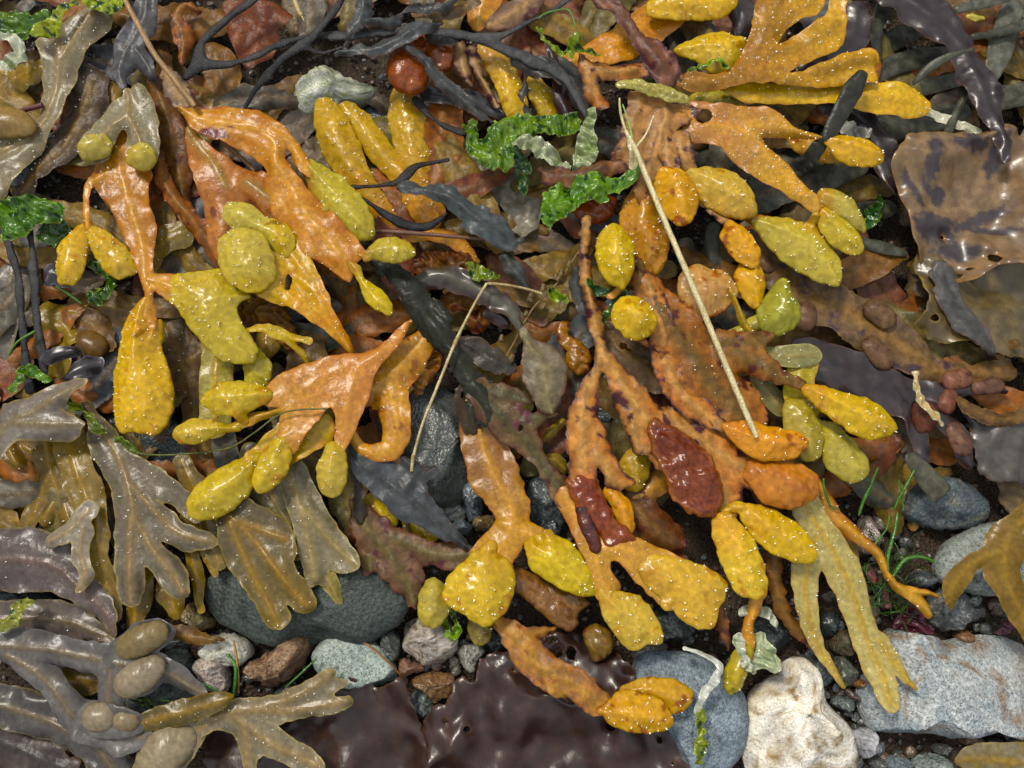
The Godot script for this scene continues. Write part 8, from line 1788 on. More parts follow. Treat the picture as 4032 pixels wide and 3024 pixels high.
	piece("blade", S.tan, [[-64.1,52.9,7,22,-58,63,15.8,22,-50.2,71.7,18.3,22,-44.4,79.7,15.1,22,-41.2,86.5,9.4,21,-39.3,93.6,1.9,20], [-49.1,64.8,7.6,22,-38.2,69.5,9.4,23,-26.7,72.6,10.7,24,-16.6,71.6,5.6,25,-12.6,71.3,0.9,25], [-58.5,73.6,11.4,21,-57.8,77.9,5,21]], {"c0": [107,80,56], "c1": [120,90,66], "crib": [110,106,58], "cedge": [109,58,42], "blot": 0.05, "rag": 1, "rw": 1.5})
	thing("bladder_wrack", "slate torn frond crossing the foot of the bent straw", "wrack")
	piece("blade", S.slate, [[-68.1,25.6,2.5,29,-62,34.6,8.2,30,-52.3,42.1,15.7,30,-42.2,48.9,17.5,30,-33.9,56.3,11.8,30,-25.1,63.7,6.8,30,-17.1,69.2,2.5,29], [-42.3,45.2,9.4,30,-39.3,39,7.5,30,-44.4,33.3,3.1,30], [-36.8,42,5.7,29,-31.9,37.6,3.2,28]], {"c0": [83,87,90], "c1": [98,102,104], "rag": 1.1})
	piece("stalk", S.slate, [[-64.6,33.6,3.8,26,-63.1,46.8,5.1,25,-61.8,58.7,3.8,23]], {"c0": [76,68,54], "c1": [90,78,60]})
	thing("bladder_wrack", "pair of low yellow tips half hidden under the slate torn frond", "wrack")
	piece("swollen_tip", S.b_yellow, [[-56.7,52.1,12.3,16,-52.7,56.6,11,16,-50.7,59.1,5.8,16]], {"c0": [185,161,59]})
	piece("swollen_tip", S.b_yellow, [[-41.2,58.5,9.7,15,-35.9,62.3,10.3,15,-32,64.2,4.5,15]], {"c0": [178,154,59]})
	thing("sea_lettuce", "small dark green ribbon under the large yellow tip", "sea lettuce")
	piece("sheet", S.lettuce, [[-28.2,99.7,3.8,16,-26.3,104,3.8,16,-23.4,104.6,3.2,16,-22.9,98.5,3.2,16,-24.5,94.8,2.5,16]], {"c0": [57,91,21], "fold": 1.1})
	thing("bladder_wrack", "red brown singed frond with purple margins and rotten red tips, centre right", "wrack")
	piece("blade", S.singed, [[31.1,-68.6,4.3,33,30.8,-51.6,4.7,33,31.4,-41.4,5.4,33,32.9,-31.2,5.4,34,34.7,-21.3,6.1,34,36.6,-10.7,4.6,34], [36.6,-10.7,3.8,34,33.6,0.6,4.9,34,29.8,8.2,6.8,34,28.9,17.8,7.5,34,28.9,27.1,7.5,33,28.3,36.4,5.6,32], [34.4,32.7,3.7,33,40.9,42.9,5.6,32], [36.6,-10.7,4.6,34,42.4,-1.2,9.1,35,47.8,8.4,13.6,35,54.2,17.9,15.9,35,62.3,27.3,20.5,35,73.4,35.6,20.5,34,83.5,43.9,18.6,33,84.4,54.9,12.2,33], [48,15.1,8.3,35,49.7,24.5,5.6,35,50.8,30,3.4,34], [62.8,16.8,9.4,34,77.5,27.2,15,34,90.2,35.6,16,34,102.9,41.2,14.9,34]], {"rw": 1.7, "rl": 8, "poly": [36.5,-11.7,33,37.2,-9.1,33,37.1,-1.4,33,34.3,7.7,33,35.5,11.5,33,34.2,14.8,33,36.8,17.8,33,38.5,23.5,33,40.3,29.2,33,42.6,34.8,33,43.1,39.2,33,48.1,41.1,33,49.3,44.1,33,46.1,45.9,33,40.5,46.7,33,38.1,44.1,33,34.6,35.5,33,33.7,44.1,33,33.1,47.2,33,23.2,46.7,33,23.3,39.2,33,22.1,29.9,33,22.6,20.5,33,22.9,12.9,33,25.5,11.5,33,25.2,9,33,28.1,4.4,33,32.6,-2.5,33,34.6,-9.1,33]})
	piece("swollen_tip", S.b_rot, [], {"poly": [54.8,18.2,37,60.3,20,37,67.6,23.8,37,74.9,28.4,37,80.2,35.9,37,83.1,44.1,37,83.6,51.4,37,80.2,56.3,37,73.8,56.9,37,68.4,54.1,37,64,48.7,37,61.5,43.2,37,58,34,37,55.5,26.6,37], "c0": [110,48,20], "c1": [125,60,26], "cedge": [150,88,42], "ew": 2.2, "bump": 2.2, "bf": 0.1, "inf": 0.28, "rag": 0.9})
	piece("swollen_tip", S.b_rot, [], {"poly": [22.8,41,32,26.9,39.2,32,33.5,40.7,32,35.8,46.6,32,37.9,52.2,32,41.5,59.5,32,50.6,65.9,32,44.1,67.1,32,40.3,70.4,32,37.2,69.5,32,35.9,63.1,32,30.4,59.5,32,25.8,53.1,32,23.5,46.6,32], "c0": [134,64,26], "c1": [117,48,20], "inf": 0.35, "bump": 1, "rag": 0.8, "cedge": [150,88,42], "ew": 1.6})
	piece("swollen_tip", S.b_rot, [[28.1,54.9,5.6,33,30.6,61.3,6.3,33,33.1,68.6,5.5,33]], {"c0": [106,53,32], "c1": [58,32,38], "inf": 0.72})
	piece("swollen_tip", S.b_orange, [[98.7,39.8,12.9,36,105.9,44.1,19.2,36,114.1,44.6,16.2,36,116.9,44.1,11.1,36]], {"c0": [189,123,50], "c1": [177,108,47], "bump": 1, "gap": 0})
	piece("swollen_tip", S.b_orange, [[40.6,47.4,6.8,29,44.8,53.9,7.9,29,46.4,61.3,6.7,28]], {"c0": [197,141,60], "gap": 0})
	piece("swollen_tip", S.b_yellow, [], {"poly": [79.6,56.4,34.4,83.9,55.2,34.4,88.1,57,34.4,91.6,61.8,34.4,94.5,64.8,34.4,96.7,69,34.4,98.8,75.6,34.4,100,83.3,34.4,99.1,88,34.4,96.4,88.6,34.4,92.2,87.7,34.4,88.6,86.3,34.4,85.8,82.7,34.4,84.2,77.4,34.4,82,72,34.4,80.4,65.4,34.4], "c0": [213,161,66], "c1": [212,178,66], "grad": [83.9,55.2,93.3,76.2]})
	piece("swollen_tip", S.b_yellow, [[84.4,54.9,3.5,32.7,91.1,53.3,4.7,33.2,99.1,58.9,7,33.2]], {"poly": [91.1,53.3,33.2,95.5,51.5,33.2,102.8,53.9,33.2,108.8,57,33.2,114.7,60.6,33.2,118.7,66,33.2,120.2,70.9,33.2,120.3,73.9,33.2,118.1,75.1,33.2,112.7,74.5,33.2,106.7,72.7,33.2,100.7,69.1,33.2,96.6,65.4,33.2,92.6,60.6,33.2], "c0": [212,166,62], "c1": [208,170,57], "grad": [92.8,55.1,110.6,67.2]})
	thing("bladder_wrack", "orange brown blade with olive midrib under the pale straw, right of centre", "wrack")
	piece("blade", S.rust, [[50.9,-50.8,2.3,34,56.5,-37.1,11.5,36,63.5,-23.1,20.9,37,72.5,-9.5,23.6,37,81.4,4,24.4,37,90.6,14.3,24.3,36,94.3,21.7,15,35], [85.9,-13.3,11.4,37,94.5,-13.3,9.5,37,102.1,-14.3,6.8,37,105.4,-16.2,3,37], [91.4,-9.5,13.2,37,102.2,-3.5,10.5,38,109.4,1.3,6.7,38,117.7,4.5,3.7,38]], {"c0": [160,98,42], "c1": [168,108,48], "crib": [110,90,48], "rw": 3, "ribc": 0.8, "wave": 2.2, "gap": 4, "miss": 0.3})
	piece("blade", S.singed, [[56.5,-39.1,9.6,36,60.6,-21.1,11.4,37,63,-5.6,12.1,37,68.2,6.8,12.4,37,76.3,15.3,10.5,37,84.5,21.4,4.8,37]], {"c0": [180,104,46], "c1": [189,118,56], "blot": 0.08})
	piece("swollen_tip", S.b_orange, [], {"poly": [83.4,20.7,40,88.3,20.7,40,93.9,19.4,40,100,21.3,40,107.3,22.5,40,113.3,24.4,40,118.4,27.2,40,115.4,31.2,40,109.7,34.2,40,102.3,35.4,40,96.3,33.6,40,90.4,29.9,40,86.3,25.6,40], "c0": [197,128,51], "c1": [210,143,45], "grad": [93.3,18.7,98.8,24.8]})
	piece("swollen_tip", S.b_yellow, [], {"poly": [116,5.5,39,121.6,4.9,39,128.4,6.2,39,135.7,8.7,39,143,10.6,39,148.3,13.7,39,151.1,18.1,39,154,22.1,39,150.6,24.3,39,144.3,26.7,39,138.8,25.5,39,132.9,21.8,39,127.6,17.4,39,123,13.1,39,118.3,8.7,39], "c0": [195,138,54], "c1": [204,168,51], "grad": [114,4.6,130.7,12.7]})

func weed_right() -> void:
	thing("bladder_wrack", "tan plant with green collar spreading into many yellow tips, upper right", "wrack")
	piece("blade", S.tan, [[56,-124.6,4,38,52.3,-110.3,5.9,38,48.2,-98.1,4.6,37], [65,-121.2,4.6,39,65.3,-109.8,5.3,39,61.9,-98.4,5.2,38,57.4,-85.8,4.6,35]], {"poly": [49.3,-123.1,38,56.7,-126.7,38,66,-125.3,38,72.5,-121,38,76.3,-116.7,38,80.8,-113.2,38,76,-108.9,38,70.7,-107.5,38,69.2,-101.9,38,69.3,-90.2,39,65.5,-87.2,38,62.4,-83.2,36,60.2,-79,33,55.7,-73.5,31,52.2,-77.6,33,50.7,-85.3,36,45.3,-91.4,38,41.5,-94.9,38,45.6,-101.9,38,47.7,-110.3,38,49.2,-116,38], "rw": 1.4, "gap": 0, "rag": 0.9, "rl": 8, "blot": 0.14})
	piece("blade", S.singed, [[12.8,-88.3,2.6,34,20.6,-86.5,3.3,35,29.8,-86.7,3.3,36,38.9,-89.8,3.3,37]], {"poly": [10.5,-91.5,33,15.4,-90.3,34,22.7,-90.5,35,25.8,-88.5,36,29.8,-90.9,36,35.8,-93,36,40.4,-95.2,36,45.6,-93.7,36,49.5,-88.8,36,44.2,-87.1,36,38.9,-84.3,36,29.7,-83.2,36,24.5,-81.5,36,19.2,-82.7,36,14.6,-81.5,36,12.1,-85.3,36], "c0": [140,92,60], "c1": [156,104,64], "crib": [90,68,50], "rl": 6, "ribc": 0.8})
	piece("blade", S.tan, [[65.1,-102.8,7.9,39,66,-95.3,8.5,40,66.9,-87.3,7.8,41]], {"gap": 0})
	piece("blade", S.orange, [[72.9,-115.5,5.3,39,82.5,-108.4,5.9,39,92.3,-106.3,6.6,39,102,-102.8,7.2,39,108.7,-93.7,6.5,39,116.4,-85.2,6.5,38,123,-76.9,5.2,38], [100.2,-106.3,5.9,39,112,-107.7,4.6,39,124.3,-103.8,2.6,39,133.4,-102.2,1.6,39]], {"poly": [73.2,-120,38.5,79.7,-119.3,38.5,86.3,-117.2,38.5,98.1,-116.4,38.5,106,-116.4,38.5,112.5,-113.6,38.5,118.8,-108.7,38.5,125.2,-105.1,38.5,133.9,-103.2,38.5,132.8,-101.3,38.5,125,-102.7,38.5,118.5,-103,38.5,112,-103.4,38.5,106,-102.7,38.5,106.6,-100.2,38.5,110.2,-95.3,38.5,116.4,-89.1,38.5,122.5,-82.2,38.5,127.4,-76.7,38.5,129.7,-71.9,38.5,127.5,-67.1,38.5,123.2,-71.9,38.5,116.9,-75.3,38.5,108.2,-80.8,38.5,100.6,-85.6,38.5,95,-90.5,38.5,90,-96.7,38.5,84.3,-100.2,38.5,77.7,-100.2,38.5,73.9,-103,38.5,72.8,-108.7,38.5], "holes": [[81.8,-112.2,3.43,3.03]], "grad": [79.3,-108.7,117.4,-84.2], "c0": [173,119,65], "c1": [184,139,51], "gap": 2.3, "miss": 0.15, "rw": 1.6, "wart": 0.25, "rl": 9})
	piece("blade", S.tan, [[71.1,-101.4,9.8,39,73.4,-90.9,8.5,39,77.3,-85.2,7.8,38], [73.8,-85.3,6.6,36,76.1,-77.7,3.9,36,86,-69.1,4.5,37,91,-65,4.5,37]])
	piece("blade", S.orange, [[98.7,-70,2.6,33,107.7,-66.5,7.9,33]])
	piece("swollen_tip", S.b_yellow, [], {"poly": [132.4,-102.5,38.2,137,-103.9,38.2,144.2,-102.5,38.2,151.2,-100.4,38.2,156.8,-96.2,38.2,157.8,-92.7,38.2,155.1,-90.3,38.2,147.8,-89.2,38.2,141.4,-90.6,38.2,137.1,-94.1,38.2,134.1,-98.3,38.2], "c0": [201,148,48], "c1": [209,163,47], "grad": [131.1,-103.1,141.8,-97.9]})
	piece("swollen_tip", S.b_olive, [], {"poly": [127.3,-72.8,36.2,130.5,-72.1,36.2,136.8,-68,36.2,142.3,-63.3,36.2,145.8,-58.5,36.2,146.5,-51.8,36.2,142.1,-51.1,36.2,135.8,-53.8,36.2,131.6,-58.5,36.2,128.8,-65.3,36.2], "c0": [194,149,54], "c1": [191,167,61], "grad": [129.9,-73.2,135.2,-64.2]})
	piece("swollen_tip", S.b_olive, [[129.7,-71.9,2.5,38.2,131.1,-74.7,3.3,33.2,136,-73.1,5,33.2]], {"poly": [130.1,-80.3,33.2,136.1,-81,33.2,142.5,-78.2,33.2,146.7,-73.3,33.2,148.6,-67.1,33.2,149.6,-62.3,33.2,147.2,-61.6,33.2,141.6,-65.7,33.2,135.4,-70.6,33.2,131.1,-74.7,33.2], "c0": [186,145,59], "c1": [173,157,74], "grad": [130.1,-75,138.4,-72.3]})
	piece("swollen_tip", S.b_yellow, [], {"poly": [73.5,-88,37.8,78.7,-88.7,37.8,86.6,-88.7,37.8,93,-86.6,37.8,98.7,-81.8,37.8,101.6,-76.3,37.8,102.7,-70.8,37.8,101.9,-67.4,37.8,93.4,-66.4,37.8,85.8,-68.8,37.8,79.5,-74.2,37.8,75.8,-80.4,37.8], "c0": [196,148,59], "c1": [196,163,73], "grad": [85.4,-67.8,88.4,-75.8]})
	piece("swollen_tip", S.b_olive, [[127.5,-67.1,4.2,38.2,127.2,-64.5,5.7,33,124.2,-60,8.5,33]], {"poly": [100,-68.6,33,106.5,-68.6,33,113.1,-68.6,33,120.8,-66.5,33,127.2,-64.5,33,132.2,-60.3,33,135.7,-54.2,33,137.9,-47.4,33,138,-39.4,33,133.5,-39,33,126.5,-41.4,33,119.6,-45.4,33,113.4,-50.1,33,108.5,-56.3,33,104.3,-62.4,33], "c0": [192,150,59], "c1": [188,168,73], "inf": 0.55, "grad": [127.9,-65.3,122.7,-57.7]})
	piece("swollen_tip", S.b_orange, [], {"poly": [88.1,-61.6,38.75,90.5,-65,38.75,93,-63,38.75,96.8,-61.6,38.75,99.8,-56.9,38.75,102.8,-52.2,38.75,102.4,-47.6,38.75,100.5,-44.9,38.75,96.1,-45.6,38.75,92.4,-48.2,38.75,88.8,-53.6,38.75,87,-58.3,38.75], "c0": [202,145,50], "c1": [213,156,51], "bump": 1, "grad": [90.1,-66,93.8,-57.4]})
	piece("swollen_tip", S.b_orange, [], {"poly": [94.6,-46.9,34.75,98.4,-46.3,34.75,103,-46.9,34.75,104.7,-42.3,34.75,104.7,-36.3,34.75,103.1,-29,34.75,102,-27.8,34.75,98.3,-30.3,34.75,95.3,-34.9,34.75,93,-40.9,34.75], "c0": [200,146,52], "c1": [207,158,55], "grad": [94.1,-47.8,98.4,-40.4]})
	piece("swollen_tip", S.b_orange, [], {"poly": [61.6,-86.2,42.6,66.5,-86.8,42.6,72.2,-84.2,42.6,76.7,-77,42.6,77,-69.9,42.6,73.3,-62.9,42.6,69.5,-61.5,42.6,63.8,-64.9,42.6,60.6,-70.9,42.6,59.3,-79.1,42.6], "c0": [203,146,53], "c1": [214,159,59], "inf": 0.8, "grad": [77.6,-77.3,70.2,-75]})
	piece("swollen_tip", S.b_orange, [[59.9,-82.1,15.2,28,56.6,-70.5,19.9,28,58,-58.3,19.1,27,60.7,-49.3,7.9,26]], {"c0": [189,137,55], "c1": [185,128,52]})
	thing("bladder_wrack", "tan spotted oval tip half behind the pale straw", "wrack")
	piece("swollen_tip", S.b_orange, [], {"poly": [69.6,-42.7,33.4,74.2,-46.7,33.4,78.2,-48.1,33.4,82,-46,33.4,87.7,-44.7,33.4,92.7,-40.7,33.4,94.5,-36.6,33.4,92.4,-32.6,33.4,87.7,-28,33.4,81.8,-24.7,33.4,77.9,-24,33.4,73.5,-27.3,33.4,69.9,-32.6,33.4], "c0": [190,143,81], "c1": [181,137,77], "inf": 0.49, "gap": 3, "miss": 0.5})
	piece("blade", S.amber, [[90.3,-35.6,1.5,37,92.9,-30.6,2.3,36,95.7,-23,2.8,35,99.8,-16.9,3.2,33]], {"c0": [184,160,64], "c1": [176,154,60]})
	thing("bladder_wrack", "upright oval yellow bladder with white bristles, centre", "wrack")
	piece("swollen_tip", S.b_yellow, [], {"poly": [40.4,-61.3,43,42.7,-61.9,43,46.5,-59.3,43,49.4,-53.8,43,49.8,-46.8,43,48.3,-40,43,45.9,-34.1,43,43.1,-35.1,43,37.5,-39,43,35,-44.9,43,34.5,-51.8,43,36.3,-57.8,43], "c0": [206,176,59], "c1": [205,172,62], "inf": 0.9})
	piece("stalk", S.orange, [[40.6,-33.2,3.1,36,44.5,-35.9,3.8,39,45.5,-38.6,4.5,41]], {"gap": 0})
	thing("bladder_wrack", "round yellow bladder with a pale ridge, centre", "wrack")
	piece("swollen_tip", S.b_yellow, [[47.7,-23.2,16.4,44,49.9,-21.3,17.1,44]], {"c0": [213,178,66], "c1": [208,172,62], "inf": 0.9, "bump": 0.2})
	thing("bladder_wrack", "dark brown blade with pin holes behind the round yellow bladder", "wrack")
	piece("blade", S.brown, [[39,-23.1,5.9,24,45.3,-13.4,14.3,25,53.6,-6.8,15,25,61.3,-0.4,11.7,24,65.6,3.8,3.3,23]], {"holes": [[47.2,-14.5,1.85,1.59],[49.2,-12.8,1.19,0.93]], "c0": [94,76,58], "c1": [109,88,68], "gap": 0})
	thing("bladder_wrack", "narrow slate blade left of the singed frond stalk", "wrack")
	piece("blade", S.slate, [[27.7,-48.5,2.6,30,27.3,-40.3,5.2,30,28.8,-32.9,5.8,30,31.3,-25.6,1.9,30]])
	thing("bladder_wrack", "yellow olive tip tucked under the singed frond, centre", "wrack")
	piece("swollen_tip", S.b_ochre, [[52.8,30.2,7,24,51.4,35.3,12.8,24,50.1,41,11.5,23]], {"c0": [178,143,57], "c1": [168,135,50], "inf": 0.65})
	thing("bladder_wrack", "shrunken orange tip left of the singed frond", "wrack")
	piece("swollen_tip", S.b_rot, [[22.3,-24.5,5.3,18,22.2,-18.8,5.3,19,27.4,-14.5,7.9,20,28.6,-9.1,11.2,20,30,-5.6,5.9,19]], {"c0": [138,90,30], "c1": [154,106,40], "blot": 0.03})
	thing("bladder_wrack", "orange brown strap with a gap under the singed frond, lower centre", "wrack")
	piece("blade", S.orange, [[64.7,39.5,9.7,20,56,46.6,9,21,48.2,49.8,5.8,21], [57.5,44.7,5.8,20,58.2,53.5,5.1,18,62.7,57.3,5.8,17]], {"c0": [152,108,51], "c1": [139,96,47], "gap": 3.5})
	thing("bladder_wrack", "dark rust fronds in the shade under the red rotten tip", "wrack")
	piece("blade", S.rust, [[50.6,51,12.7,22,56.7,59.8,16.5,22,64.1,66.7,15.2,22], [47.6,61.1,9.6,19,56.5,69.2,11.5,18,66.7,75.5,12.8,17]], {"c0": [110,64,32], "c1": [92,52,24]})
	thing("bladder_wrack", "olive bits between the tan frond and the singed frond, lower centre", "wrack")
	piece("blade", S.khaki, [[14.5,33.1,4.5,20,19,33.7,5.8,20,22.2,37,3.9,20]], {"c0": [125,106,42], "c1": [138,122,60]})
	piece("blade", S.khaki, [[13.2,24.9,2.6,22,17.7,20.3,4.5,22,21.6,17.1,3.2,22]], {"c0": [125,106,42], "c1": [138,122,60]})
	thing("bladder_wrack", "olive forked cluster with grey green lobes right of the orange blade", "wrack")
	piece("blade", S.silver, [[105.1,-9.3,7,32,113.7,-8.4,9.5,33,121.3,-8.8,9.5,33,125.4,-8.4,5.1,33]], {"c0": [140,134,84], "c1": [128,124,80], "rag": 0.2})
	piece("blade", S.silver, [[101.3,-0.3,3.9,28,105.6,4.3,9.6,28,110,10.6,8.3,27,112.7,13.7,3.2,26]], {"c0": [119,112,60], "c1": [106,100,56]})
	piece("blade", S.amber, [[120.6,-6.2,12.1,31,118.9,0.9,11.5,31,117.2,8.7,11.4,31], [124.6,11.2,7,31,122.4,16.3,7,31]], {"c0": [168,154,52], "c1": [184,160,48], "ribc": 0})
	piece("swollen_tip", S.b_olive, [], {"poly": [111.1,10.1,31.75,115.6,8.8,31.75,122.5,10.7,31.75,124,16.4,31.75,125.7,20.9,31.75,126.6,26.6,31.75,125,32.2,31.75,121.7,34.7,31.75,117.4,33.5,31.75,113.3,28.5,31.75,111.2,20.9,31.75], "c0": [179,157,56], "c1": [173,153,69], "grad": [124.5,15.9,120.6,20.7]})
	piece("swollen_tip", S.b_olive, [[122.4,16.3,2.9,30.7,126,17.8,3.8,27.8,130.8,24.5,5.7,27.8]], {"poly": [126,17.8,27.8,131.7,18.5,27.8,137.7,23,27.8,141.2,28.1,27.8,144.7,32.5,27.8,145.9,37.5,27.8,144.7,40.7,27.8,140.2,42.9,27.8,135.2,41.9,27.8,129.8,37.5,27.8,126.4,30.6,27.8,125,23.6,27.8], "c0": [181,161,58], "c1": [178,163,75], "grad": [125,16.5,133.3,27.9]})
	thing("bladder_wrack", "plump green bladder perched left of the brown bladdered strap", "wrack")
	piece("swollen_tip", S.b_olive, [], {"poly": [112,-40.3,35.75,114.6,-39.9,35.75,114.9,-35.3,35.75,117.6,-31.3,35.75,118.7,-26.1,35.75,118,-22.1,35.75,114,-18.9,35.75,109.5,-16.9,35.75,104.4,-17.6,35.75,102.1,-20.8,35.75,101.6,-25.4,35.75,103.2,-30.7,35.75,107.3,-36,35.75], "c0": [161,156,66], "c1": [149,145,61], "inf": 0.9})
	piece("stalk", S.b_olive, [[89.3,-17.6,3.2,30,95.6,-20,5.1,31,103,-23.5,7.1,33]], {"c0": [157,147,74], "gap": 0, "wart": 0})
	thing("bladder_wrack", "brown strap with paired round bladders along an orange midrib, right", "wrack")
	piece("blade", S.brown, [[104.8,-62.6,12.2,19,114.7,-49.6,16.8,20,127.4,-37.8,19.4,20,143.7,-30.9,20.7,20,158.3,-21.3,21.9,20,169.4,-13.4,18.6,19,179.2,-6.8,13.2,18,192.7,-3.7,9.9,17,213.4,-5.9,10,16]], {"c0": [106,85,64], "c1": [119,95,70], "crib": [154,114,56], "rw": 3, "gap": 0, "cblot": [84,64,74], "blot": 0.1})
	piece("air_bladder", S.b_brown, [[109.8,-52.8,6,21,111.7,-50.7,6,21]])
	piece("air_bladder", S.b_brown, [[126.3,-30.4,9.3,22,125.4,-26.3,9.9,22]])
	piece("air_bladder", S.b_brown, [[155.5,-31,9.9,22,159.9,-27.6,10.6,22]], {"c0": [122,96,68], "c1": [108,82,58]})
	piece("air_bladder", S.b_brown, [[153.7,-14.8,9.2,22,157.9,-9.4,9.8,22]])
	thing("bladder_wrack", "dark purple forked frond with terracotta bladders, right", "wrack")
	piece("blade", S.plum, [[123.1,-15,8.6,21,134.8,-7.4,19.7,22,147.5,-1.4,21.6,22,160.1,4.6,19.6,22,168.8,9.8,15.6,22,168.8,17.7,9.7,22,170.7,25.5,7.7,22,170.9,32,6.4,22,163.1,32,3.2,22], [166.6,4.6,13,22,177.7,4.6,9.8,22,189.5,3.9,5.9,22,199.4,2.6,3.9,22,209.7,4.2,2,22], [173.2,11.2,9.7,22,181.2,16.4,8.4,22,187.1,23.6,9,22,189,30,8.4,22,191.1,35.8,2.6,22]], {"c0": [50,40,40], "c1": [59,46,46], "rag": 0.4})
	piece("air_bladder", S.b_brown, [[185.4,0.1,8.5,23,190.7,-1.2,8.5,23]], {"c0": [138,94,70], "c1": [122,80,64]})
	piece("air_bladder", S.b_brown, [[196.8,3.1,6.5,23,204.7,2.1,6.5,23]], {"c0": [125,90,72], "c1": [106,76,64]})
	piece("air_bladder", S.b_brown, [[184.2,6.7,7.1,23,182.6,10,8.4,23]], {"c0": [132,82,62], "c1": [116,70,54]})
	piece("air_bladder", S.b_brown, [[171.4,11.3,6.5,23,173.1,15.2,11.6,23,171.4,19.8,5.2,23]], {"c0": [122,70,48], "c1": [106,58,42]})
	piece("air_bladder", S.b_brown, [[184.8,21.1,7.1,23,187.5,27.6,9,23]], {"c0": [125,92,72], "c1": [106,74,64]})
	thing("seaweed_film", "ragged cream shred hanging on the dark purple frond", "seaweed")
	piece("sheet", S.film, [[166.9,-1.7,3.2,31,167,4.1,1.9,31,167.9,9.3,2.5,31,170.7,13.8,3.2,31,176.6,18.9,1.9,31]], {"fold": 1, "c0": [176,147,90], "c1": [192,168,120]})
	thing("kelp_sheet", "blistered tan kelp sheet with purple grey patches and torn holes, right edge", "kelp")
	piece("blade", S.kelp, [], {"poly": [171.3,-108.6,30,167.6,-101.7,31,162.8,-94.3,30,165,-86.2,29,166.7,-78.5,29,170.1,-73.3,28,172.7,-64.2,28,176,-56.6,28,177.9,-47.7,28,180.8,-43.6,28,189.8,-42.9,27,197.3,-43.6,28,203.6,-47,29,211,-48.4,30,224.6,-47,30,229.2,-77.4,30,232.1,-99.1,29,221.7,-107.4,31,215.6,-111.4,33,211.2,-109.6,31,207.3,-110.3,31,199.1,-108.8,31,188.1,-106.3,31,181.5,-107.1,31], "holes": [[191,-45.7,2.62,1.18],[204.7,-51.5,2.23,2.1],[195.8,-48,1.57,0.66],[188,-63.9,0.93,0.93],[178,-50.8,0.92,0.92]], "c0": [138,112,80], "c1": [122,96,68], "cedge": [160,112,58], "pcol": [68,58,60], "patches": [[180.7,-94.8,12.74,3.22,1.71],[184.3,-81.3,4,4,0],[172.4,-83.4,10,2,1.05],[182.4,-67.3,11.25,5.96,0.17],[203.2,-70.8,14.58,2.92,-0.35],[191.4,-56.9,10.54,4.61,0.17],[198.9,-102.6,8.07,3.36,0],[208.7,-65.2,9.92,1.98,0.17],[211.3,-99.1,4.03,10.08,0.35]], "fold": 7, "ff": 0.013, "fstretch": 0.5, "fdir": 0.9, "lump": 2.5, "lf": 0.03, "rag": 1.2, "rf": 0.05, "tear": 0.3})
	thing("kelp_sheet", "olive brown kelp sheet with ragged holes below the blistered sheet", "kelp")
	piece("blade", S.kelp, [], {"poly": [176.2,-59.8,21,175.4,-41.6,21,177.2,-34.7,21,174.9,-27.9,21,171.4,-25.2,21,177.1,-22.4,21,184.5,-15.3,21,194,-19,21,198.2,-14.3,21,204.5,-10.9,21,218.4,-10.3,21,226.3,-11.6,21,231,-55.6,21,202.5,-59.8,21], "holes": [[180.5,-27.2,2.26,1.33],[169.2,-30.6,1.33,0.53]], "c0": [108,90,54], "c1": [99,86,60], "cedge": [150,118,58], "fold": 2, "ff": 0.015})
	thing("bladder_wrack", "slate toothed strip lying across the olive kelp sheet", "wrack")
	piece("blade", S.slate, [[183.4,-44.6,12.5,27,186.4,-34.4,9.8,27,191.6,-26.3,9.8,27,197.4,-19,7.2,27,201.9,-11,1.9,27]], {"c0": [106,104,102], "c1": [115,112,108]})
	thing("kelp_sheet", "smooth grey kelp sheet at the right edge above the stones", "kelp")
	piece("blade", S.kelp, [], {"poly": [189.9,8.7,19,196.8,12.7,19,203.3,12.7,19,216.8,16,19,224.4,17.3,19,221.4,45.9,19,214,43.3,19,205.7,41.4,19,199.2,41.4,19,195.7,38.2,19,194.6,28.4,19,194.9,18.6,19], "c0": [87,82,74], "c1": [76,70,62], "fold": 1, "lump": 2})
	thing("bladder_wrack", "brown edged strip curling above the smooth grey kelp, right edge", "wrack")
	piece("blade", S.brown, [[187.3,8,3.9,23,194.6,13.3,7.1,23,204,16.5,5.8,23,215.8,15.2,5.8,23]], {"c0": [90,64,48], "c1": [72,50,40], "gap": 0})
	piece("blade", S.brown, [[207.3,-11.4,3.9,22,210.4,-14.1,3.9,25,212,-15,3.9,27]], {"c0": [90,64,48], "c1": [72,50,40], "gap": 0})
	thing("bladder_wrack", "grey notched tab on the round grey stone, right", "wrack")
	piece("blade", S.strap, [[166.4,33.3,6.4,23,171,39.7,8.9,23,175.1,44.8,9.6,23], [175.1,44.2,8.3,23,174.1,49.2,3.8,23], [175.1,44.2,8.3,23,179.9,44.8,3.8,23]], {"c0": [108,106,90], "c1": [98,96,78]})
	thing("bladder_wrack", "bright yellow forked plant with broad fingers at the top right", "wrack")
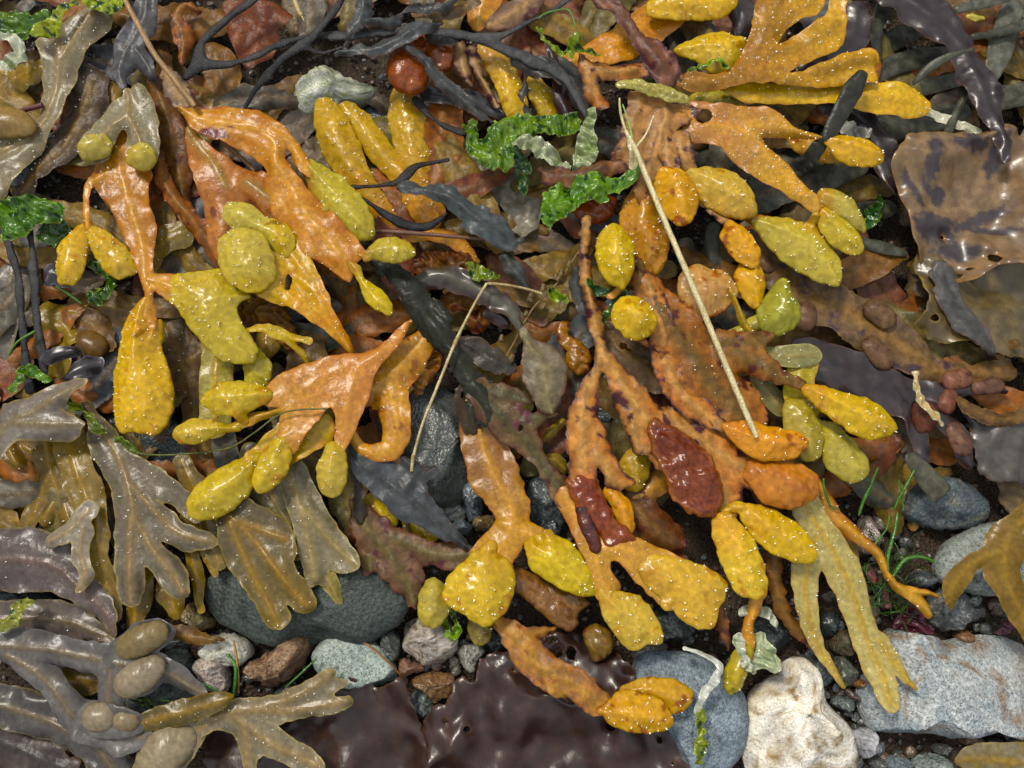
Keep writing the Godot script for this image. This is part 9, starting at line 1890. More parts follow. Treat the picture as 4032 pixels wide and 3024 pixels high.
	piece("blade", S.amber, [[72.6,-128.2,2.7,36,81.7,-128.7,4,37,92.5,-130.2,5.3,37,100.7,-135.2,6,37,106.5,-143.3,6.7,37,111.7,-154.3,6.7,37,118.6,-169.2,5.4,37], [104.9,-138.1,6,37,114.5,-142.5,6,37,125.4,-145.5,6,37,135.1,-149.9,5.4,37,142.2,-156.5,4.1,37], [97.2,-130.2,4.7,37,110.4,-128.7,1.3,37,123.5,-130.3,4.7,38,134.7,-134.1,5.3,39,146.9,-137.7,5.3,39,155,-139.1,4,39], [112.4,-154.3,5.4,37,122.2,-161,5.4,37,132.7,-166.2,4.1,37]], {"poly": [73.1,-129.4,37,77.3,-133.8,37,80.6,-133.1,37,85.9,-131.6,37,92.6,-133.4,37,97.5,-138.1,37,101.2,-144.7,37,104.2,-152.8,37,106.7,-161.7,37,108.5,-170.7,37,137.7,-170.7,37,136.9,-163.2,37,131,-160.2,37,124.8,-158,37,119.1,-153.5,37,116.5,-148.8,37,117.5,-148,37,121.6,-149.9,37,128.6,-153.5,37,134.2,-158,37,138.5,-161.7,37,139.8,-166.2,37,140.5,-170.7,37,147.1,-169.2,37,145.6,-161.7,37,146.5,-154.3,37,145.8,-148.4,37,141.4,-144,37,134.5,-140.7,37,127.7,-138.5,37,122.1,-135.2,37,119,-132.7,37,122,-132.3,37,127.4,-133.8,37,134.3,-137.4,37,141.2,-141.1,37,148.1,-144,37,154.9,-145.1,37,158.8,-143.3,37,159.5,-138.9,37,157.7,-136.7,37,159.5,-129.4,37,153.8,-129.4,37,144.4,-127.6,37,133.6,-126.6,37,120.3,-127.3,37,111.1,-128,37,101.7,-128,37,93.7,-126.6,37,85.6,-125.1,37,77.6,-125.1,37,73.6,-125.8,37], "c0": [156,106,28], "c1": [200,152,28], "grad": [99.5,-136.7,144.7,-143.3], "gap": 2.4, "miss": 0.2, "rw": 1.6, "ribc": 0.6, "crib": [138,100,24], "rl": 9})
	piece("blade", S.amber, [[93,-129.3,4.1,32,103,-126.4,9.4,32,118.5,-126.4,10.1,32,132.1,-127.1,11.5,32,145.5,-126.4,12.1,32,158.9,-124.6,14.2,32,170.2,-123.1,14.8,32,177.3,-121.9,12.2,31,180.6,-120.4,6.1,31]], {"c0": [203,158,20], "c1": [211,170,28], "gap": 2.8, "rw": 1.5, "crib": [180,138,20]})
	thing("egg_wrack", "dark grey strap standing across the bright yellow fingers", "egg wrack")
	piece("strap", S.strap, [[148.6,-128.3,5.2,44,145,-122.5,8.5,43,140.2,-113.9,7.8,42,135.5,-105.3,6.5,41,133,-101.6,3.3,40]], {"c0": [61,61,54], "c1": [70,70,60], "wave": 0.4})
	piece("strap", S.strap, [[133,-101.6,3.3,40,131,-99.3,6.6,36,128.1,-95,6,30,126.3,-93,4.1,25]], {"c0": [61,61,54], "c1": [70,70,60], "wave": 0.4})
	thing("bladder_wrack", "yellow spindle tip left of the bright yellow forked plant", "wrack")
	piece("swollen_tip", S.b_yellow, [], {"poly": [70.4,-147.8,29.4,76,-150.8,29.4,83,-154.6,29.4,89.9,-156.1,29.4,94.1,-156.9,29.4,98.8,-154.6,29.4,104.3,-153.8,29.4,103.3,-147.8,29.4,99.6,-140.4,29.4,95.3,-137.4,29.4,89.2,-137.4,29.4,84.5,-140.4,29.4,80.6,-144.1,29.4], "c0": [208,171,59], "c1": [199,166,66]})
	thing("bladder_wrack", "yellow warty tip cut by the top edge, right of the middle", "wrack")
	piece("swollen_tip", S.b_yellow, [[65,-167.3,11,32,74.7,-168,13.8,32,84.3,-168,13.1,32,93.6,-169.4,11.7,31,99.6,-175.4,5.5,30]], {"c0": [212,170,44], "c1": [206,163,44]})
	thing("bladder_wrack", "low olive tip below the trunk of the bright yellow plant", "wrack")
	piece("swollen_tip", S.b_olive, [[82.5,-127.8,5.5,24,92.1,-127.8,9.7,24,101,-126.3,6.2,24]], {"c0": [172,154,70]})
	thing("bladder_wrack", "orange yellow tip under the dark grey strap, upper right", "wrack")
	piece("swollen_tip", S.b_orange, [[123.5,-109.9,6.1,26,130.7,-104.8,12.2,26,140.3,-100.9,9.5,25,144,-98.5,3.4,24]], {"c0": [192,138,40], "c1": [199,149,47]})
	thing("kelp_sheet", "long glossy purple kelp strap from the top right edge", "kelp")
	piece("blade", S.plum, [[175.1,-179.9,23.1,28,184.8,-168.5,20.8,29,194.5,-158,17.2,30,200.5,-146.9,13.7,31,203.8,-135.9,13.6,32,205.7,-125.9,12.8,33,207.6,-116.7,10,34,210.3,-109,7.3,35,211.2,-101.2,6.6,35,210.1,-94.6,4.6,34]], {"c0": [49,39,40], "c1": [57,45,46], "wave": 3, "rag": 0.6, "gap": 0})
	thing("kelp_sheet", "dark purple blade behind the broad yellow fingers, top right", "kelp")
	piece("blade", S.plum, [[158.1,-173.1,9.2,22,155.8,-160.7,14.8,22,145.4,-151.5,15.4,22,133.1,-145.5,10.5,22]], {"c0": [55,44,45]})
	thing("kelp_sheet", "dark purple blade running under the dark grey strap, upper right", "kelp")
	piece("blade", S.plum, [[141.4,-127.9,9,21,152.8,-121.2,13.9,21,163.1,-110.1,13.8,21,166.9,-96.9,11,21,169.4,-85.3,2.7,21]], {"c0": [56,46,46]})
	thing("kelp_sheet", "dark purple scrap at the top edge behind the yellow plant", "kelp")
	piece("blade", S.plum, [[101.3,-178.8,14.1,24,105.7,-168.7,12.6,24,103.9,-160.3,6.3,24]], {"c0": [59,43,43]})
	thing("egg_wrack", "nodding strap with a swollen knot at the top edge, upper right", "egg wrack", "grey egg wrack straps")
	piece("strap", S.strap, [[174.7,-183.6,7.9,18,169.4,-170.4,6.4,19,166.7,-163.5,7.4,20,167.4,-157.2,5,19,168.5,-153.2,2.1,18]], {"c0": [60,62,54], "c1": [106,106,92]})
	thing("egg_wrack", "wide grey strap rising right from the yellow finger tip", "egg wrack", "grey egg wrack straps")
	piece("strap", S.strap, [[163.1,-143,9.3,13,175.3,-149.4,10,14,190.1,-153.4,10,15,205.6,-155.9,3.6,16]], {"c0": [70,71,56], "c1": [106,106,92]})
	thing("egg_wrack", "thin curved strap tip crossing the purple kelp", "egg wrack", "grey egg wrack straps")
	piece("strap", S.strap, [[177.2,-131.9,2,30,182.6,-137,4.3,34,190.9,-141.1,3,37,199.9,-143.4,1.7,38]], {"c0": [86,87,74], "c1": [106,106,92]})
	thing("egg_wrack", "short grey strap between the knotted strap and purple kelp", "egg wrack", "grey egg wrack straps")
	piece("strap", S.strap, [[170.4,-158.3,7.2,12,182.8,-166.4,10.8,13,196.6,-172.9,7.2,14]], {"c0": [78,76,60], "c1": [106,106,92]})
	thing("egg_wrack", "slim grey strap pointing right near the top right corner", "egg wrack", "grey egg wrack straps")
	piece("strap", S.strap, [[211.7,-160.8,3.5,20,222.7,-162.5,4.2,21,235.8,-166.1,6.3,22]], {"c0": [86,87,74], "c1": [106,106,92]})
	thing("egg_wrack", "pale grey broad strap below the top right corner", "egg wrack", "grey egg wrack straps")
	piece("strap", S.strap, [[234.2,-178.7,10.1,16,225.9,-158.4,12.1,17,219.4,-142.2,6.4,17]], {"c0": [124,124,110], "c1": [106,106,92]})
	thing("egg_wrack", "slim strap at the right edge above the blistered kelp", "egg wrack", "grey egg wrack straps")
	piece("strap", S.strap, [[216.5,-123.4,3.4,24,230,-127.8,3.9,24]], {"c0": [78,76,60], "c1": [106,106,92]})
	thing("egg_wrack", "long grey strap left of the purple kelp bend", "egg wrack", "grey egg wrack straps")
	piece("strap", S.strap, [[178.4,-139.2,8.6,10,195.4,-142.5,9.3,11,212.9,-145.7,6.5,11]], {"c0": [94,94,80], "c1": [106,106,92]})
	thing("egg_wrack", "brown thin strap slanting above the blistered kelp", "egg wrack", "grey egg wrack straps")
	piece("strap", S.strap, [[202.2,-129.7,2.7,26,198.1,-121.6,3.8,26,192.3,-110.6,3.8,26]], {"c0": [70,71,56], "c1": [106,106,92]})
	thing("egg_wrack", "broad slate strap beside the white strip, right", "egg wrack", "grey egg wrack straps")
	piece("strap", S.strap, [[167.2,-118.8,14.2,11,188.3,-122.8,13.5,12,207.9,-128.1,7.8,12]], {"c0": [60,62,54], "c1": [106,106,92]})
	thing("egg_wrack", "wide grey strap under the orange yellow tip", "egg wrack", "grey egg wrack straps")
	piece("strap", S.strap, [[130.8,-89.3,9,15,141.1,-94,12.5,16,156.7,-99.2,7.6,16]], {"c0": [78,76,60], "c1": [106,106,92]})
	thing("egg_wrack", "dark strap in the gap left of the blistered kelp", "egg wrack", "grey egg wrack straps")
	piece("strap", S.strap, [[126.3,-74.8,14,9,147.5,-78.5,11.9,9,170.9,-82.2,8.4,9]], {"c0": [78,76,60], "c1": [106,106,92]})
	thing("egg_wrack", "short olive strap end under the olive tips, right", "egg wrack", "grey egg wrack straps")
	piece("strap", S.strap, [[155.8,-63.2,4.8,17,164.7,-60,6.1,18,172.7,-57.6,2.7,18]], {"c0": [94,94,80], "c1": [106,106,92]})
	thing("egg_wrack", "small strap end with pale nub at the top right edge", "egg wrack", "grey egg wrack straps")
	piece("strap", S.strap, [[204.8,-173.1,4.2,22,214.2,-175.4,5,22,228.8,-180.1,5,22]], {"c0": [124,124,110], "c1": [106,106,92]})
	thing("egg_wrack", "dim strap behind the forked tan blade, upper right", "egg wrack", "grey egg wrack straps")
	piece("strap", S.strap, [[111.5,-85.9,13.4,9,120.3,-98.9,14.8,10,133.1,-106.7,11.3,11]], {"c0": [70,71,56], "c1": [106,106,92]})
	thing("egg_wrack", "dim strap under the spindle of the tan plant", "egg wrack", "grey egg wrack straps")
	piece("strap", S.strap, [[89.3,-69.7,6.2,17,88.5,-61.4,6.8,16,91.1,-53.2,6.1,15]], {"c0": [94,94,80], "c1": [106,106,92]})
	thing("egg_wrack", "dark strap in the hollow under the tan blade", "egg wrack", "grey egg wrack straps")
	piece("strap", S.strap, [[82.5,-111.2,18.4,11,95.6,-105.2,15.5,11,107.5,-95.9,11.3,10]], {"c0": [94,94,80], "c1": [106,106,92]})
	thing("egg_wrack", "dull strap under the white strip near the yellow finger", "egg wrack", "grey egg wrack straps")
	piece("strap", S.strap, [[176.2,-127.1,8.6,8,193.2,-116.4,11.4,8,207.1,-111.8,8.6,8]], {"c0": [70,71,56], "c1": [106,106,92]})
	thing("egg_wrack", "low strap below the purple kelp bend, right edge", "egg wrack", "grey egg wrack straps")
	piece("strap", S.strap, [[214.5,-137.4,10.7,12,228.6,-135.8,12.1,12,240.2,-137.4,10.7,12]], {"c0": [78,76,60], "c1": [106,106,92]})
	thing("egg_wrack", "dark strap behind the upper yellow fingers", "egg wrack", "grey egg wrack straps")
	piece("strap", S.strap, [[157.5,-148.6,10.8,10,172.8,-141.6,11.5,10,186.8,-131.3,10,9]], {"c0": [60,62,54], "c1": [106,106,92]})
	thing("egg_wrack", "tiny yellow pod near the top right corner", "egg wrack")
	piece("air_bladder", S.b_olive, [[206.9,-167.7,2.8,25,210.4,-167.1,3.5,25,213.5,-166.7,2.4,25]], {"gap": 0, "wart": 0, "c0": [178,161,74]})
	thing("bladder_wrack", "white bleached strip between the yellow finger and the kelp", "wrack")
	piece("blade", S.film, [[182.1,-121.4,3.4,25,188.8,-119.2,4.8,25,196,-116.2,4.5,25,206.5,-111.5,2.7,25]], {"fold": 0.3, "c0": [180,176,154], "c1": [196,192,168], "blot": 0, "rag": 0.15})
	thing("seaweed_film", "clear crumpled film behind the dark grey strap", "seaweed")
	piece("sheet", S.film, [[146.7,-115.5,6.2,25,150.6,-111.8,8.2,25,156,-111.1,5.5,25]], {"c0": [138,136,128], "c1": [154,150,140]})
	thing("sea_lettuce", "dark green leaf in the gap right of the olive tips", "sea lettuce")
	piece("sheet", S.lettuce, [[162.7,-81.4,3.4,20,160.3,-75.7,7.5,20,156.5,-70.7,4.1,20]], {"c0": [40,77,21], "c1": [52,91,24], "fold": 1.1})
	thing("sea_lettuce", "small green shred on the yellow spindle tip", "sea lettuce")
	piece("sheet", S.lettuce, [[75.5,-133.6,2,36,82.7,-136.7,2.4,37,88.6,-139,2.7,38,91.8,-138.9,4,37,92.7,-136.5,3.4,36]], {"fold": 1.1, "c0": [72,91,21]})
	thing("bladder_wrack", "pale translucent wrack trailing over the slab stone, lower right", "wrack")
	piece("blade", S.pale, [[117.6,45,12,27,120.8,55,13.2,27,124.5,61.8,13.2,26,130,70.4,14.4,25,134.7,79.6,15,24,138.2,89.4,12.5,23,142,102.8,11.8,22,145.3,112.9,12.4,22,147.3,120.3,11,24,148.3,126.6,8.5,25,149,129.5,6.7,25], [147.4,105.8,7.4,22,153.1,115.2,6.2,23,157.1,120.9,3.7,24,160.5,124.4,0.7,24], [123.7,64.8,11.3,26,120.5,72.2,11.3,25,119.1,79.6,11.9,24,119.2,89.5,9.4,22,121.1,100.6,7.5,20,124.4,109.3,5.6,18,128.7,115.4,4.4,17,132.5,121,3.1,16,134.8,124.7,1.6,15]], {"rw": 0.8})
	thing("bladder_wrack", "thin twisted brown strap with yellow forked end near green hair", "wrack")
	piece("blade", S.orange, [[125.7,43,4.4,26,129,51.2,6.3,26,132.9,58,6.9,26,137.7,61.8,6.9,26,143,66.7,5,26,148.5,72.2,3.5,26,151.5,79.6,2.9,25,156.2,85.1,3.7,24,161.4,88.2,5,23,166.5,91.9,5,22,169.5,95.9,3.1,21], [160.9,86.4,3.1,23,167.2,87.2,2.5,24,172.4,88.4,1.4,24]], {"c0": [157,104,38], "c1": [171,135,38], "grad": [140.7,61.1,163.9,89], "gap": 3.2})
	thing("bladder_wrack", "twisted strap ending in an olive club wrapped by a white strip", "wrack")
	piece("blade", S.orange, [[98.6,85.5,6.8,27,97,92.8,4.9,26,94.7,100.1,4.1,25,94.8,105.5,5.6,24,92.9,111.6,7.4,23]], {"gap": 2.8})
	piece("swollen_tip", S.b_olive, [[92.7,109.7,6.8,24,89,117.4,9.2,24,87.5,122.8,7.4,23,87.3,124.7,4.3,22]], {"c0": [168,149,46], "c1": [178,157,57], "inf": 0.72})
	thing("bladder_wrack", "narrow red brown sliver left of the olive club", "wrack")
	piece("blade", S.rust, [[84,93.1,4.4,22,85.3,100.4,4,22,86.5,107.6,1.9,22,87,110,0.6,22]])
	thing("bladder_wrack", "drab brown strap behind the two orange yellow tips", "wrack")
	piece("blade", S.rust, [[107.6,71.1,7,20,108.2,84.1,7,19,111.4,95.4,6.3,17,117,102.3,5.7,15,123,108.6,3.2,13]], {"c0": [138,92,32], "c1": [112,70,28]})
	thing("bladder_wrack", "brown shaded blade left of the pale wrack", "wrack")
	piece("blade", S.khaki, [[133,58.5,9.7,17,139.3,66.1,9,16,142.4,73.7,3.9,15]], {"c0": [106,74,20]})
	thing("bladder_wrack", "twisted olive brown frond entering from the right edge over the stones", "wrack")
	piece("blade", S.khaki, [[207.5,56.3,11.1,33,200.8,61.2,11.1,33,197,68.5,16,32,195.5,76.3,16,31,197.6,85.3,14.1,30,202.8,94.4,12.3,28,208,102.3,9.8,26], [194.3,70.9,8,32,184.6,74.5,7.4,31,178.4,80.6,8.6,29,176.2,87.4,7.4,26,178,92.8,2.5,22]], {"c0": [110,84,24], "c1": [127,98,40], "rw": 1.1, "gap": 0})
	thing("bladder_wrack", "olive grey blade tip at the bottom right corner", "wrack")
	piece("blade", S.khaki, [[209.3,153.6,15.8,20,192.4,151.9,13.4,20,182.1,151.3,9.1,20,176.5,151.9,3.7,20]], {"c0": [112,96,42], "c1": [122,112,88], "gap": 0})
	thing("seaweed_film", "white ribbon with green end hanging on the blue grey stone", "seaweed")
	piece("ribbon", S.film, [[67.8,108.2,1.5,29,74.8,110.1,1.6,30,81.3,114.6,2.4,31,78.4,119.8,3.6,31,74.2,125.7,2.7,30,72.3,132.2,3,29]], {"fold": 0.8, "c0": [201,201,190], "c1": [180,182,172], "rag": 0.3, "blot": 0})
	piece("ribbon", S.lettuce, [[73,132.7,3.6,29,73.5,138.1,4.2,28,73.1,142.5,2.2,27,73,146.7,5.7,26,73.7,150.7,3.6,25]], {"fold": 1.1, "c0": [106,118,31], "c1": [123,132,39]})
	thing("seaweed_film", "crumpled pale film beside the olive club", "seaweed")
	piece("sheet", S.film, [], {"poly": [96.2,105.3,21,101.3,102.3,21,103.5,107.7,21,108.3,111.9,21,107.3,118.4,21,101.8,117.2,21,95.5,119,21,91.4,114.3,21,91.2,105.3,21,93.1,104.1,21], "c0": [152,164,124], "c1": [180,184,150]})
	piece("sheet", S.film, [[89.8,103.4,3.7,27,90.2,109.2,4.3,28,92.6,115,3.6,28,96.5,115.8,3,27]], {"c0": [192,192,174], "c1": [168,174,142]})
	piece("sheet", S.film, [[91.9,95.3,3.1,25,96.9,94.1,3.7,25,103,95.3,3.7,25,105,99,2.5,24]], {"c0": [192,192,174], "c1": [168,174,142]})
	thing("green_weed", "tangle of fine green hair weed beside the pale wrack", "seaweed")
	tube("strand", [154.2,72.1,0.4,8.8,149.9,75.5,0.5,10.7,147.4,77.7,0.4,10.6,142.9,77,0.5,10.3,135.6,77.9,0.5,18.6], [44,80,26], [72,108,40], "lettuce", 0.2, 5)
	tube("strand", [154.9,73.8,0.3,19.2,153.6,71.9,0.6,14.9,153.3,68.1,0.4,15.2,155.7,64.9,0.5,8.5,149.6,63.9,0.5,13.7], [44,80,26], [72,108,40], "lettuce", 0.2, 5)
	tube("strand", [156,74.6,0.4,12.3,156.9,70.8,0.6,9.2,153.4,69,0.5,10.8,148,68.8,0.3,16.4,148.5,65.3,0.6,8.2], [44,80,26], [72,108,40], "lettuce", 0.2, 5)
	tube("strand", [154.8,93.8,0.5,11.5,147.9,92.9,0.4,19.5,146.2,93.8,0.4,17.4,145.1,95.7,0.6,13.1,142.9,97.9,0.4,16.1], [44,80,26], [72,108,40], "lettuce", 0.2, 5)
	tube("strand", [149.2,94.7,0.4,17.3,155.2,97,0.4,12.9,156.3,95.2,0.5,18,162.1,94.5,0.4,10.5,160.9,91.4,0.3,19.1], [44,80,26], [72,108,40], "lettuce", 0.2, 5)
	tube("strand", [163.8,86.2,0.5,13.9,159.9,82.2,0.5,19.1,157.2,79.8,0.5,17.8,153.4,77.3,0.4,19.1,155.3,72.5,0.6,16], [44,80,26], [72,108,40], "lettuce", 0.2, 5)
	tube("strand", [164.3,86.4,0.4,15.6,171.4,89.4,0.4,8,166.9,93.3,0.3,17.7,167.6,97.2,0.5,10.4,163.2,99.9,0.5,13.7], [44,80,26], [72,108,40], "lettuce", 0.2, 5)
	tube("strand", [160,82.1,0.5,9.7,158.5,78.3,0.3,18.1,161.4,76.7,0.4,17.4,167.5,74.1,0.6,9.1,165.5,69.2,0.5,13.2], [44,80,26], [72,108,40], "lettuce", 0.2, 5)
	tube("strand", [164.7,74.4,0.5,13.1,163.5,77.2,0.4,9.8,157.5,79.1,0.5,16.5,157.5,82.9,0.4,16.6,159.6,86.2,0.5,12.3], [44,80,26], [72,108,40], "lettuce", 0.2, 5)
	tube("strand", [159.7,85.1,0.6,13.6,155.6,86.2,0.5,15.4,152.6,87.9,0.4,15.9,153.8,90.9,0.5,10.1,148.2,91.8,0.4,15.4], [44,80,26], [72,108,40], "lettuce", 0.2, 5)
	tube("strand", [152.2,86.5,0.4,8.3,150.8,89.8,0.5,17.7,150.4,93.5,0.4,14.9,145.6,94.4,0.3,15.8,143,93.9,0.5,11.6], [44,80,26], [72,108,40], "lettuce", 0.2, 5)
	tube("strand", [164.5,87.5,0.4,11.9,160.7,91.3,0.4,12.8,158.5,92.2,0.3,10.2,150.3,92.1,0.4,19.4,147.2,91.7,0.6,19.9], [44,80,26], [72,108,40], "lettuce", 0.2, 5)
	tube("strand", [147,75.9,0.6,18.7,145.3,78.6,0.4,19.4,146.4,82.6,0.5,19.5,153.6,85.1,0.4,8.4,155,85.8,0.6,11.5], [44,80,26], [72,108,40], "lettuce", 0.2, 5)
	tube("strand", [158.2,93.8,0.5,14.7,164.5,92.8,0.5,9.9,164,93.2,0.4,18.5,170.6,93.2,0.5,11.9,175.8,92.6,0.6,8.2], [44,80,26], [72,108,40], "lettuce", 0.2, 5)
	tube("strand", [162.6,90.6,0.5,13.7,159.9,94.5,0.6,16.5,154.4,95.3,0.5,18,154.3,96.2,0.6,11.7,148,94.9,0.3,15.6], [44,80,26], [72,108,40], "lettuce", 0.2, 5)
	tube("strand", [150.2,92,0.4,18,151.6,87.5,0.5,16.4,156.2,83.2,0.4,9,158.3,80.3,0.5,11,156.6,75.6,0.6,16.4], [44,80,26], [72,108,40], "lettuce", 0.2, 5)
	tube("strand", [156.9,69.3,0.5,15.5,157.4,67,0.5,9.7,153.4,63.8,0.5,11.6,146.6,62.5,0.4,19.7,145.6,59.5,0.5,17.5], [44,80,26], [72,108,40], "lettuce", 0.2, 5)
	tube("strand", [145.1,91.9,0.4,17.1,149.3,89.3,0.4,15.4,152.6,87.2,0.4,11.4,152,85.6,0.3,19.8,155.3,83.3,0.6,16], [44,80,26], [72,108,40], "lettuce", 0.2, 5)
	tube("strand", [154.6,81.2,0.4,10.9,154.9,84.2,0.4,14.8,159.2,86.8,0.5,10.2,158.9,91.2,0.4,10.5,159.7,92.4,0.6,15.3], [44,80,26], [72,108,40], "lettuce", 0.2, 5)
	tube("strand", [147.6,93.4,0.5,19.7,150,89.6,0.5,18.1,149.9,87.4,0.4,14.6,147.5,83.4,0.5,17.1,145.5,83.4,0.4,14.9], [44,80,26], [72,108,40], "lettuce", 0.2, 5)
	tube("strand", [154.1,87.7,0.4,12.2,153.9,89,0.4,17.9,158,92.9,0.3,11.7,156.5,95.5,0.4,13.6,155.4,98,0.3,17.4], [44,80,26], [72,108,40], "lettuce", 0.2, 5)
	tube("strand", [149.9,83.4,0.4,19.7,154.5,81.4,0.5,15.2,159.4,81.2,0.5,9.7,160.1,78.2,0.4,11.8,161.2,75.6,0.5,14.5], [44,80,26], [72,108,40], "lettuce", 0.2, 5)
	tube("strand", [151.3,82.9,0.4,18.4,149.1,84.2,0.5,15.1,149.6,81.8,0.5,8.6,145.4,78.8,0.6,17.4,147.3,75.7,0.3,13.7], [44,80,26], [72,108,40], "lettuce", 0.2, 5)
	tube("strand", [152.8,87.3,0.6,11.5,152.5,85.2,0.5,18.1,153,82.6,0.4,19,155.6,78.3,0.5,10.4,160,74.2,0.3,8], [44,80,26], [72,108,40], "lettuce", 0.2, 5)
	tube("strand", [148.2,85.9,0.5,14.1,148.4,83.6,0.4,9.6,143.4,82.5,0.4,11.3,137.9,80.3,0.3,19.5,136.4,81.7,0.4,11.7], [44,80,26], [72,108,40], "lettuce", 0.2, 5)
	tube("strand", [157.6,75.8,0.4,13.8,157.6,72.2,0.5,10.3,158.9,68.4,0.6,13.4,160.5,65.1,0.4,11.8,157.1,62.2,0.4,16], [44,80,26], [72,108,40], "lettuce", 0.2, 5)
	tube("strand", [150,90.4,0.3,19.9,154.2,91,0.3,15.9,158.5,91.9,0.6,12.7,163.6,90.6,0.4,9.1,161.5,90.5,0.3,19.9], [44,80,26], [72,108,40], "lettuce", 0.2, 5)
	tube("strand", [168.5,78.4,0.5,8,161.7,81.7,0.4,19.2,163.6,85.4,0.3,12.7,164.2,88.3,0.4,13.5,162.4,92.7,0.4,16], [44,80,26], [72,108,40], "lettuce", 0.2, 5)
	tube("strand", [146.3,92.7,0.6,18,151.2,91.7,0.5,14.9,158.8,92.1,0.4,8.4,160.7,95.1,0.4,10.2,162.8,97.1,0.4,13], [44,80,26], [72,108,40], "lettuce", 0.2, 5)
	tube("strand", [145.4,87.2,0.4,16.9,144.6,84.1,0.4,16.6,143.5,79.3,0.5,17.5,148.6,76.3,0.4,14.1,152.3,75.1,0.5,16], [44,80,26], [72,108,40], "lettuce", 0.2, 5)
	tube("strand", [157.9,73.7,0.6,18.4,164.3,72.5,0.5,9.9,169.2,74.1,0.4,8.7,171.6,71.6,0.5,10.7,175.6,72,0.4,8.1], [44,80,26], [72,108,40], "lettuce", 0.2, 5)
	tube("strand", [146.6,81.7,0.5,14.9,144.4,83.6,0.5,9.4,139.9,87.2,0.4,16.5,137.4,88,0.4,13.9,133.1,89.7,0.5,18.5], [44,80,26], [72,108,40], "lettuce", 0.2, 5)
	tube("strand", [162.4,80.5,0.6,9.3,159.5,76.9,0.5,14.3,160.6,73.3,0.4,15.7,159.5,69.7,0.5,18.6,157.7,65.9,0.4,17.3], [44,80,26], [72,108,40], "lettuce", 0.2, 5)
	tube("strand", [155.7,83.5,0.5,10.3,157.3,80.9,0.4,9,154.2,76.8,0.4,17.9,159.4,73.5,0.5,11.2,162.5,73.8,0.5,10], [44,80,26], [72,108,40], "lettuce", 0.2, 5)
	tube("strand", [162.8,74.3,0.6,10,162.8,75.2,0.4,16.7,168.4,76.3,0.4,12.4,169.5,77.5,0.4,19,176.1,81,0.4,11.1], [44,80,26], [72,108,40], "lettuce", 0.2, 5)
	tube("strand", [160.8,92.5,0.4,19.6,160.2,95.8,0.5,15.3,162.5,99.2,0.4,10.1,162.7,101.9,0.4,13.6,161.5,104.7,0.4,16.3], [44,80,26], [72,108,40], "lettuce", 0.2, 5)
	tube("strand", [164.5,74.2,0.3,13.9,166.9,69.9,0.4,8.6,167,66.6,0.4,12.4,165.9,64.3,0.4,19.9,173.6,62.4,0.4,12.3], [44,80,26], [72,108,40], "lettuce", 0.2, 5)
	tube("strand", [151.4,85.7,0.5,8.8,146.2,84.4,0.5,11.4,142.6,82.1,0.4,14,145.5,79.9,0.4,12.9,147.9,78.1,0.6,17.8], [44,80,26], [72,108,40], "lettuce", 0.2, 5)
	tube("strand", [162.9,88.2,0.4,8.3,162.3,85.2,0.3,15.3,167,83.2,0.5,9.2,168.7,82.2,0.4,12.7,173.4,83.9,0.6,10], [44,80,26], [72,108,40], "lettuce", 0.2, 5)
	tube("strand", [153.8,76.5,0.4,14.2,151.4,72.6,0.4,16,151.3,69,0.5,17.1,149.9,65.2,0.4,18.2,147.5,62.1,0.5,19.9], [44,80,26], [72,108,40], "lettuce", 0.2, 5)
	tube("strand", [157.4,82.1,0.4,18.3,160.1,78.1,0.6,11.1,163,76.3,0.5,9.9,163.3,73.3,0.4,12.4,167.2,72.2,0.4,9.9], [44,80,26], [72,108,40], "lettuce", 0.2, 5)
	tube("strand", [156.8,83.6,0.4,15.3,152.7,84.4,0.4,18.2,150.7,87.3,0.5,17.8,146.7,90.3,0.4,19.9,147.8,93.1,0.3,9.9], [44,80,26], [72,108,40], "lettuce", 0.2, 5)
	tube("strand", [147.3,86.1,0.5,19.1,155.2,86.7,0.5,11.6,160.3,86.7,0.4,10.1,163.2,82.8,0.4,9.6,158.3,79.7,0.5,18.5], [44,80,26], [72,108,40], "lettuce", 0.2, 5)
	tube("strand", [159.1,81.4,0.6,14,159.4,86.2,0.5,8.7,158.2,88.9,0.5,18.1,163.1,91.4,0.3,14.5,163.6,96,0.3,13], [44,80,26], [72,108,40], "lettuce", 0.2, 5)
	tube("strand", [155.6,83.9,0.5,15,151.6,84.3,0.4,16.6,149.1,86.3,0.4,12.4,143,85.4,0.4,16.9,140.4,85.2,0.5,15.9], [44,80,26], [72,108,40], "lettuce", 0.2, 5)
	tube("strand", [149.1,84,0.4,14.7,151.4,85.7,0.4,17.1,154.4,86.5,0.5,17.7,158.7,89,0.4,13.5,164.8,91.1,0.6,8.8], [44,80,26], [72,108,40], "lettuce", 0.2, 5)
	tube("strand", [157.2,56,0.9,18,154.7,61.7,0.9,20,150.1,66.7,0.8,21,147,71.1,0.6,20], [60,106,32], [85,132,44], "lettuce", 0.2, 5)
	tube("strand", [160.5,55.3,1.5,18,157.7,63.6,1.5,20,154.5,72.3,1.5,20,154.5,78.6,1.1,19], [60,106,32], [85,132,44], "lettuce", 0.2, 5)
	tube("strand", [173.8,74.9,1.3,19,167.8,73,1.5,20,161.3,74.2,1.6,20,156.6,81.1,1.3,18], [60,106,32], [85,132,44], "lettuce", 0.2, 5)
	thing("green_weed", "three thin green threads on the grey stone under the purple frond", "seaweed")
	tube("strand", [150.9,36.7,1,25,148.8,43.5,1.3,22,145.9,50.4,1.4,20,144.4,56,0.9,18], [60,106,32], [85,132,44], "lettuce", 0.2, 5)
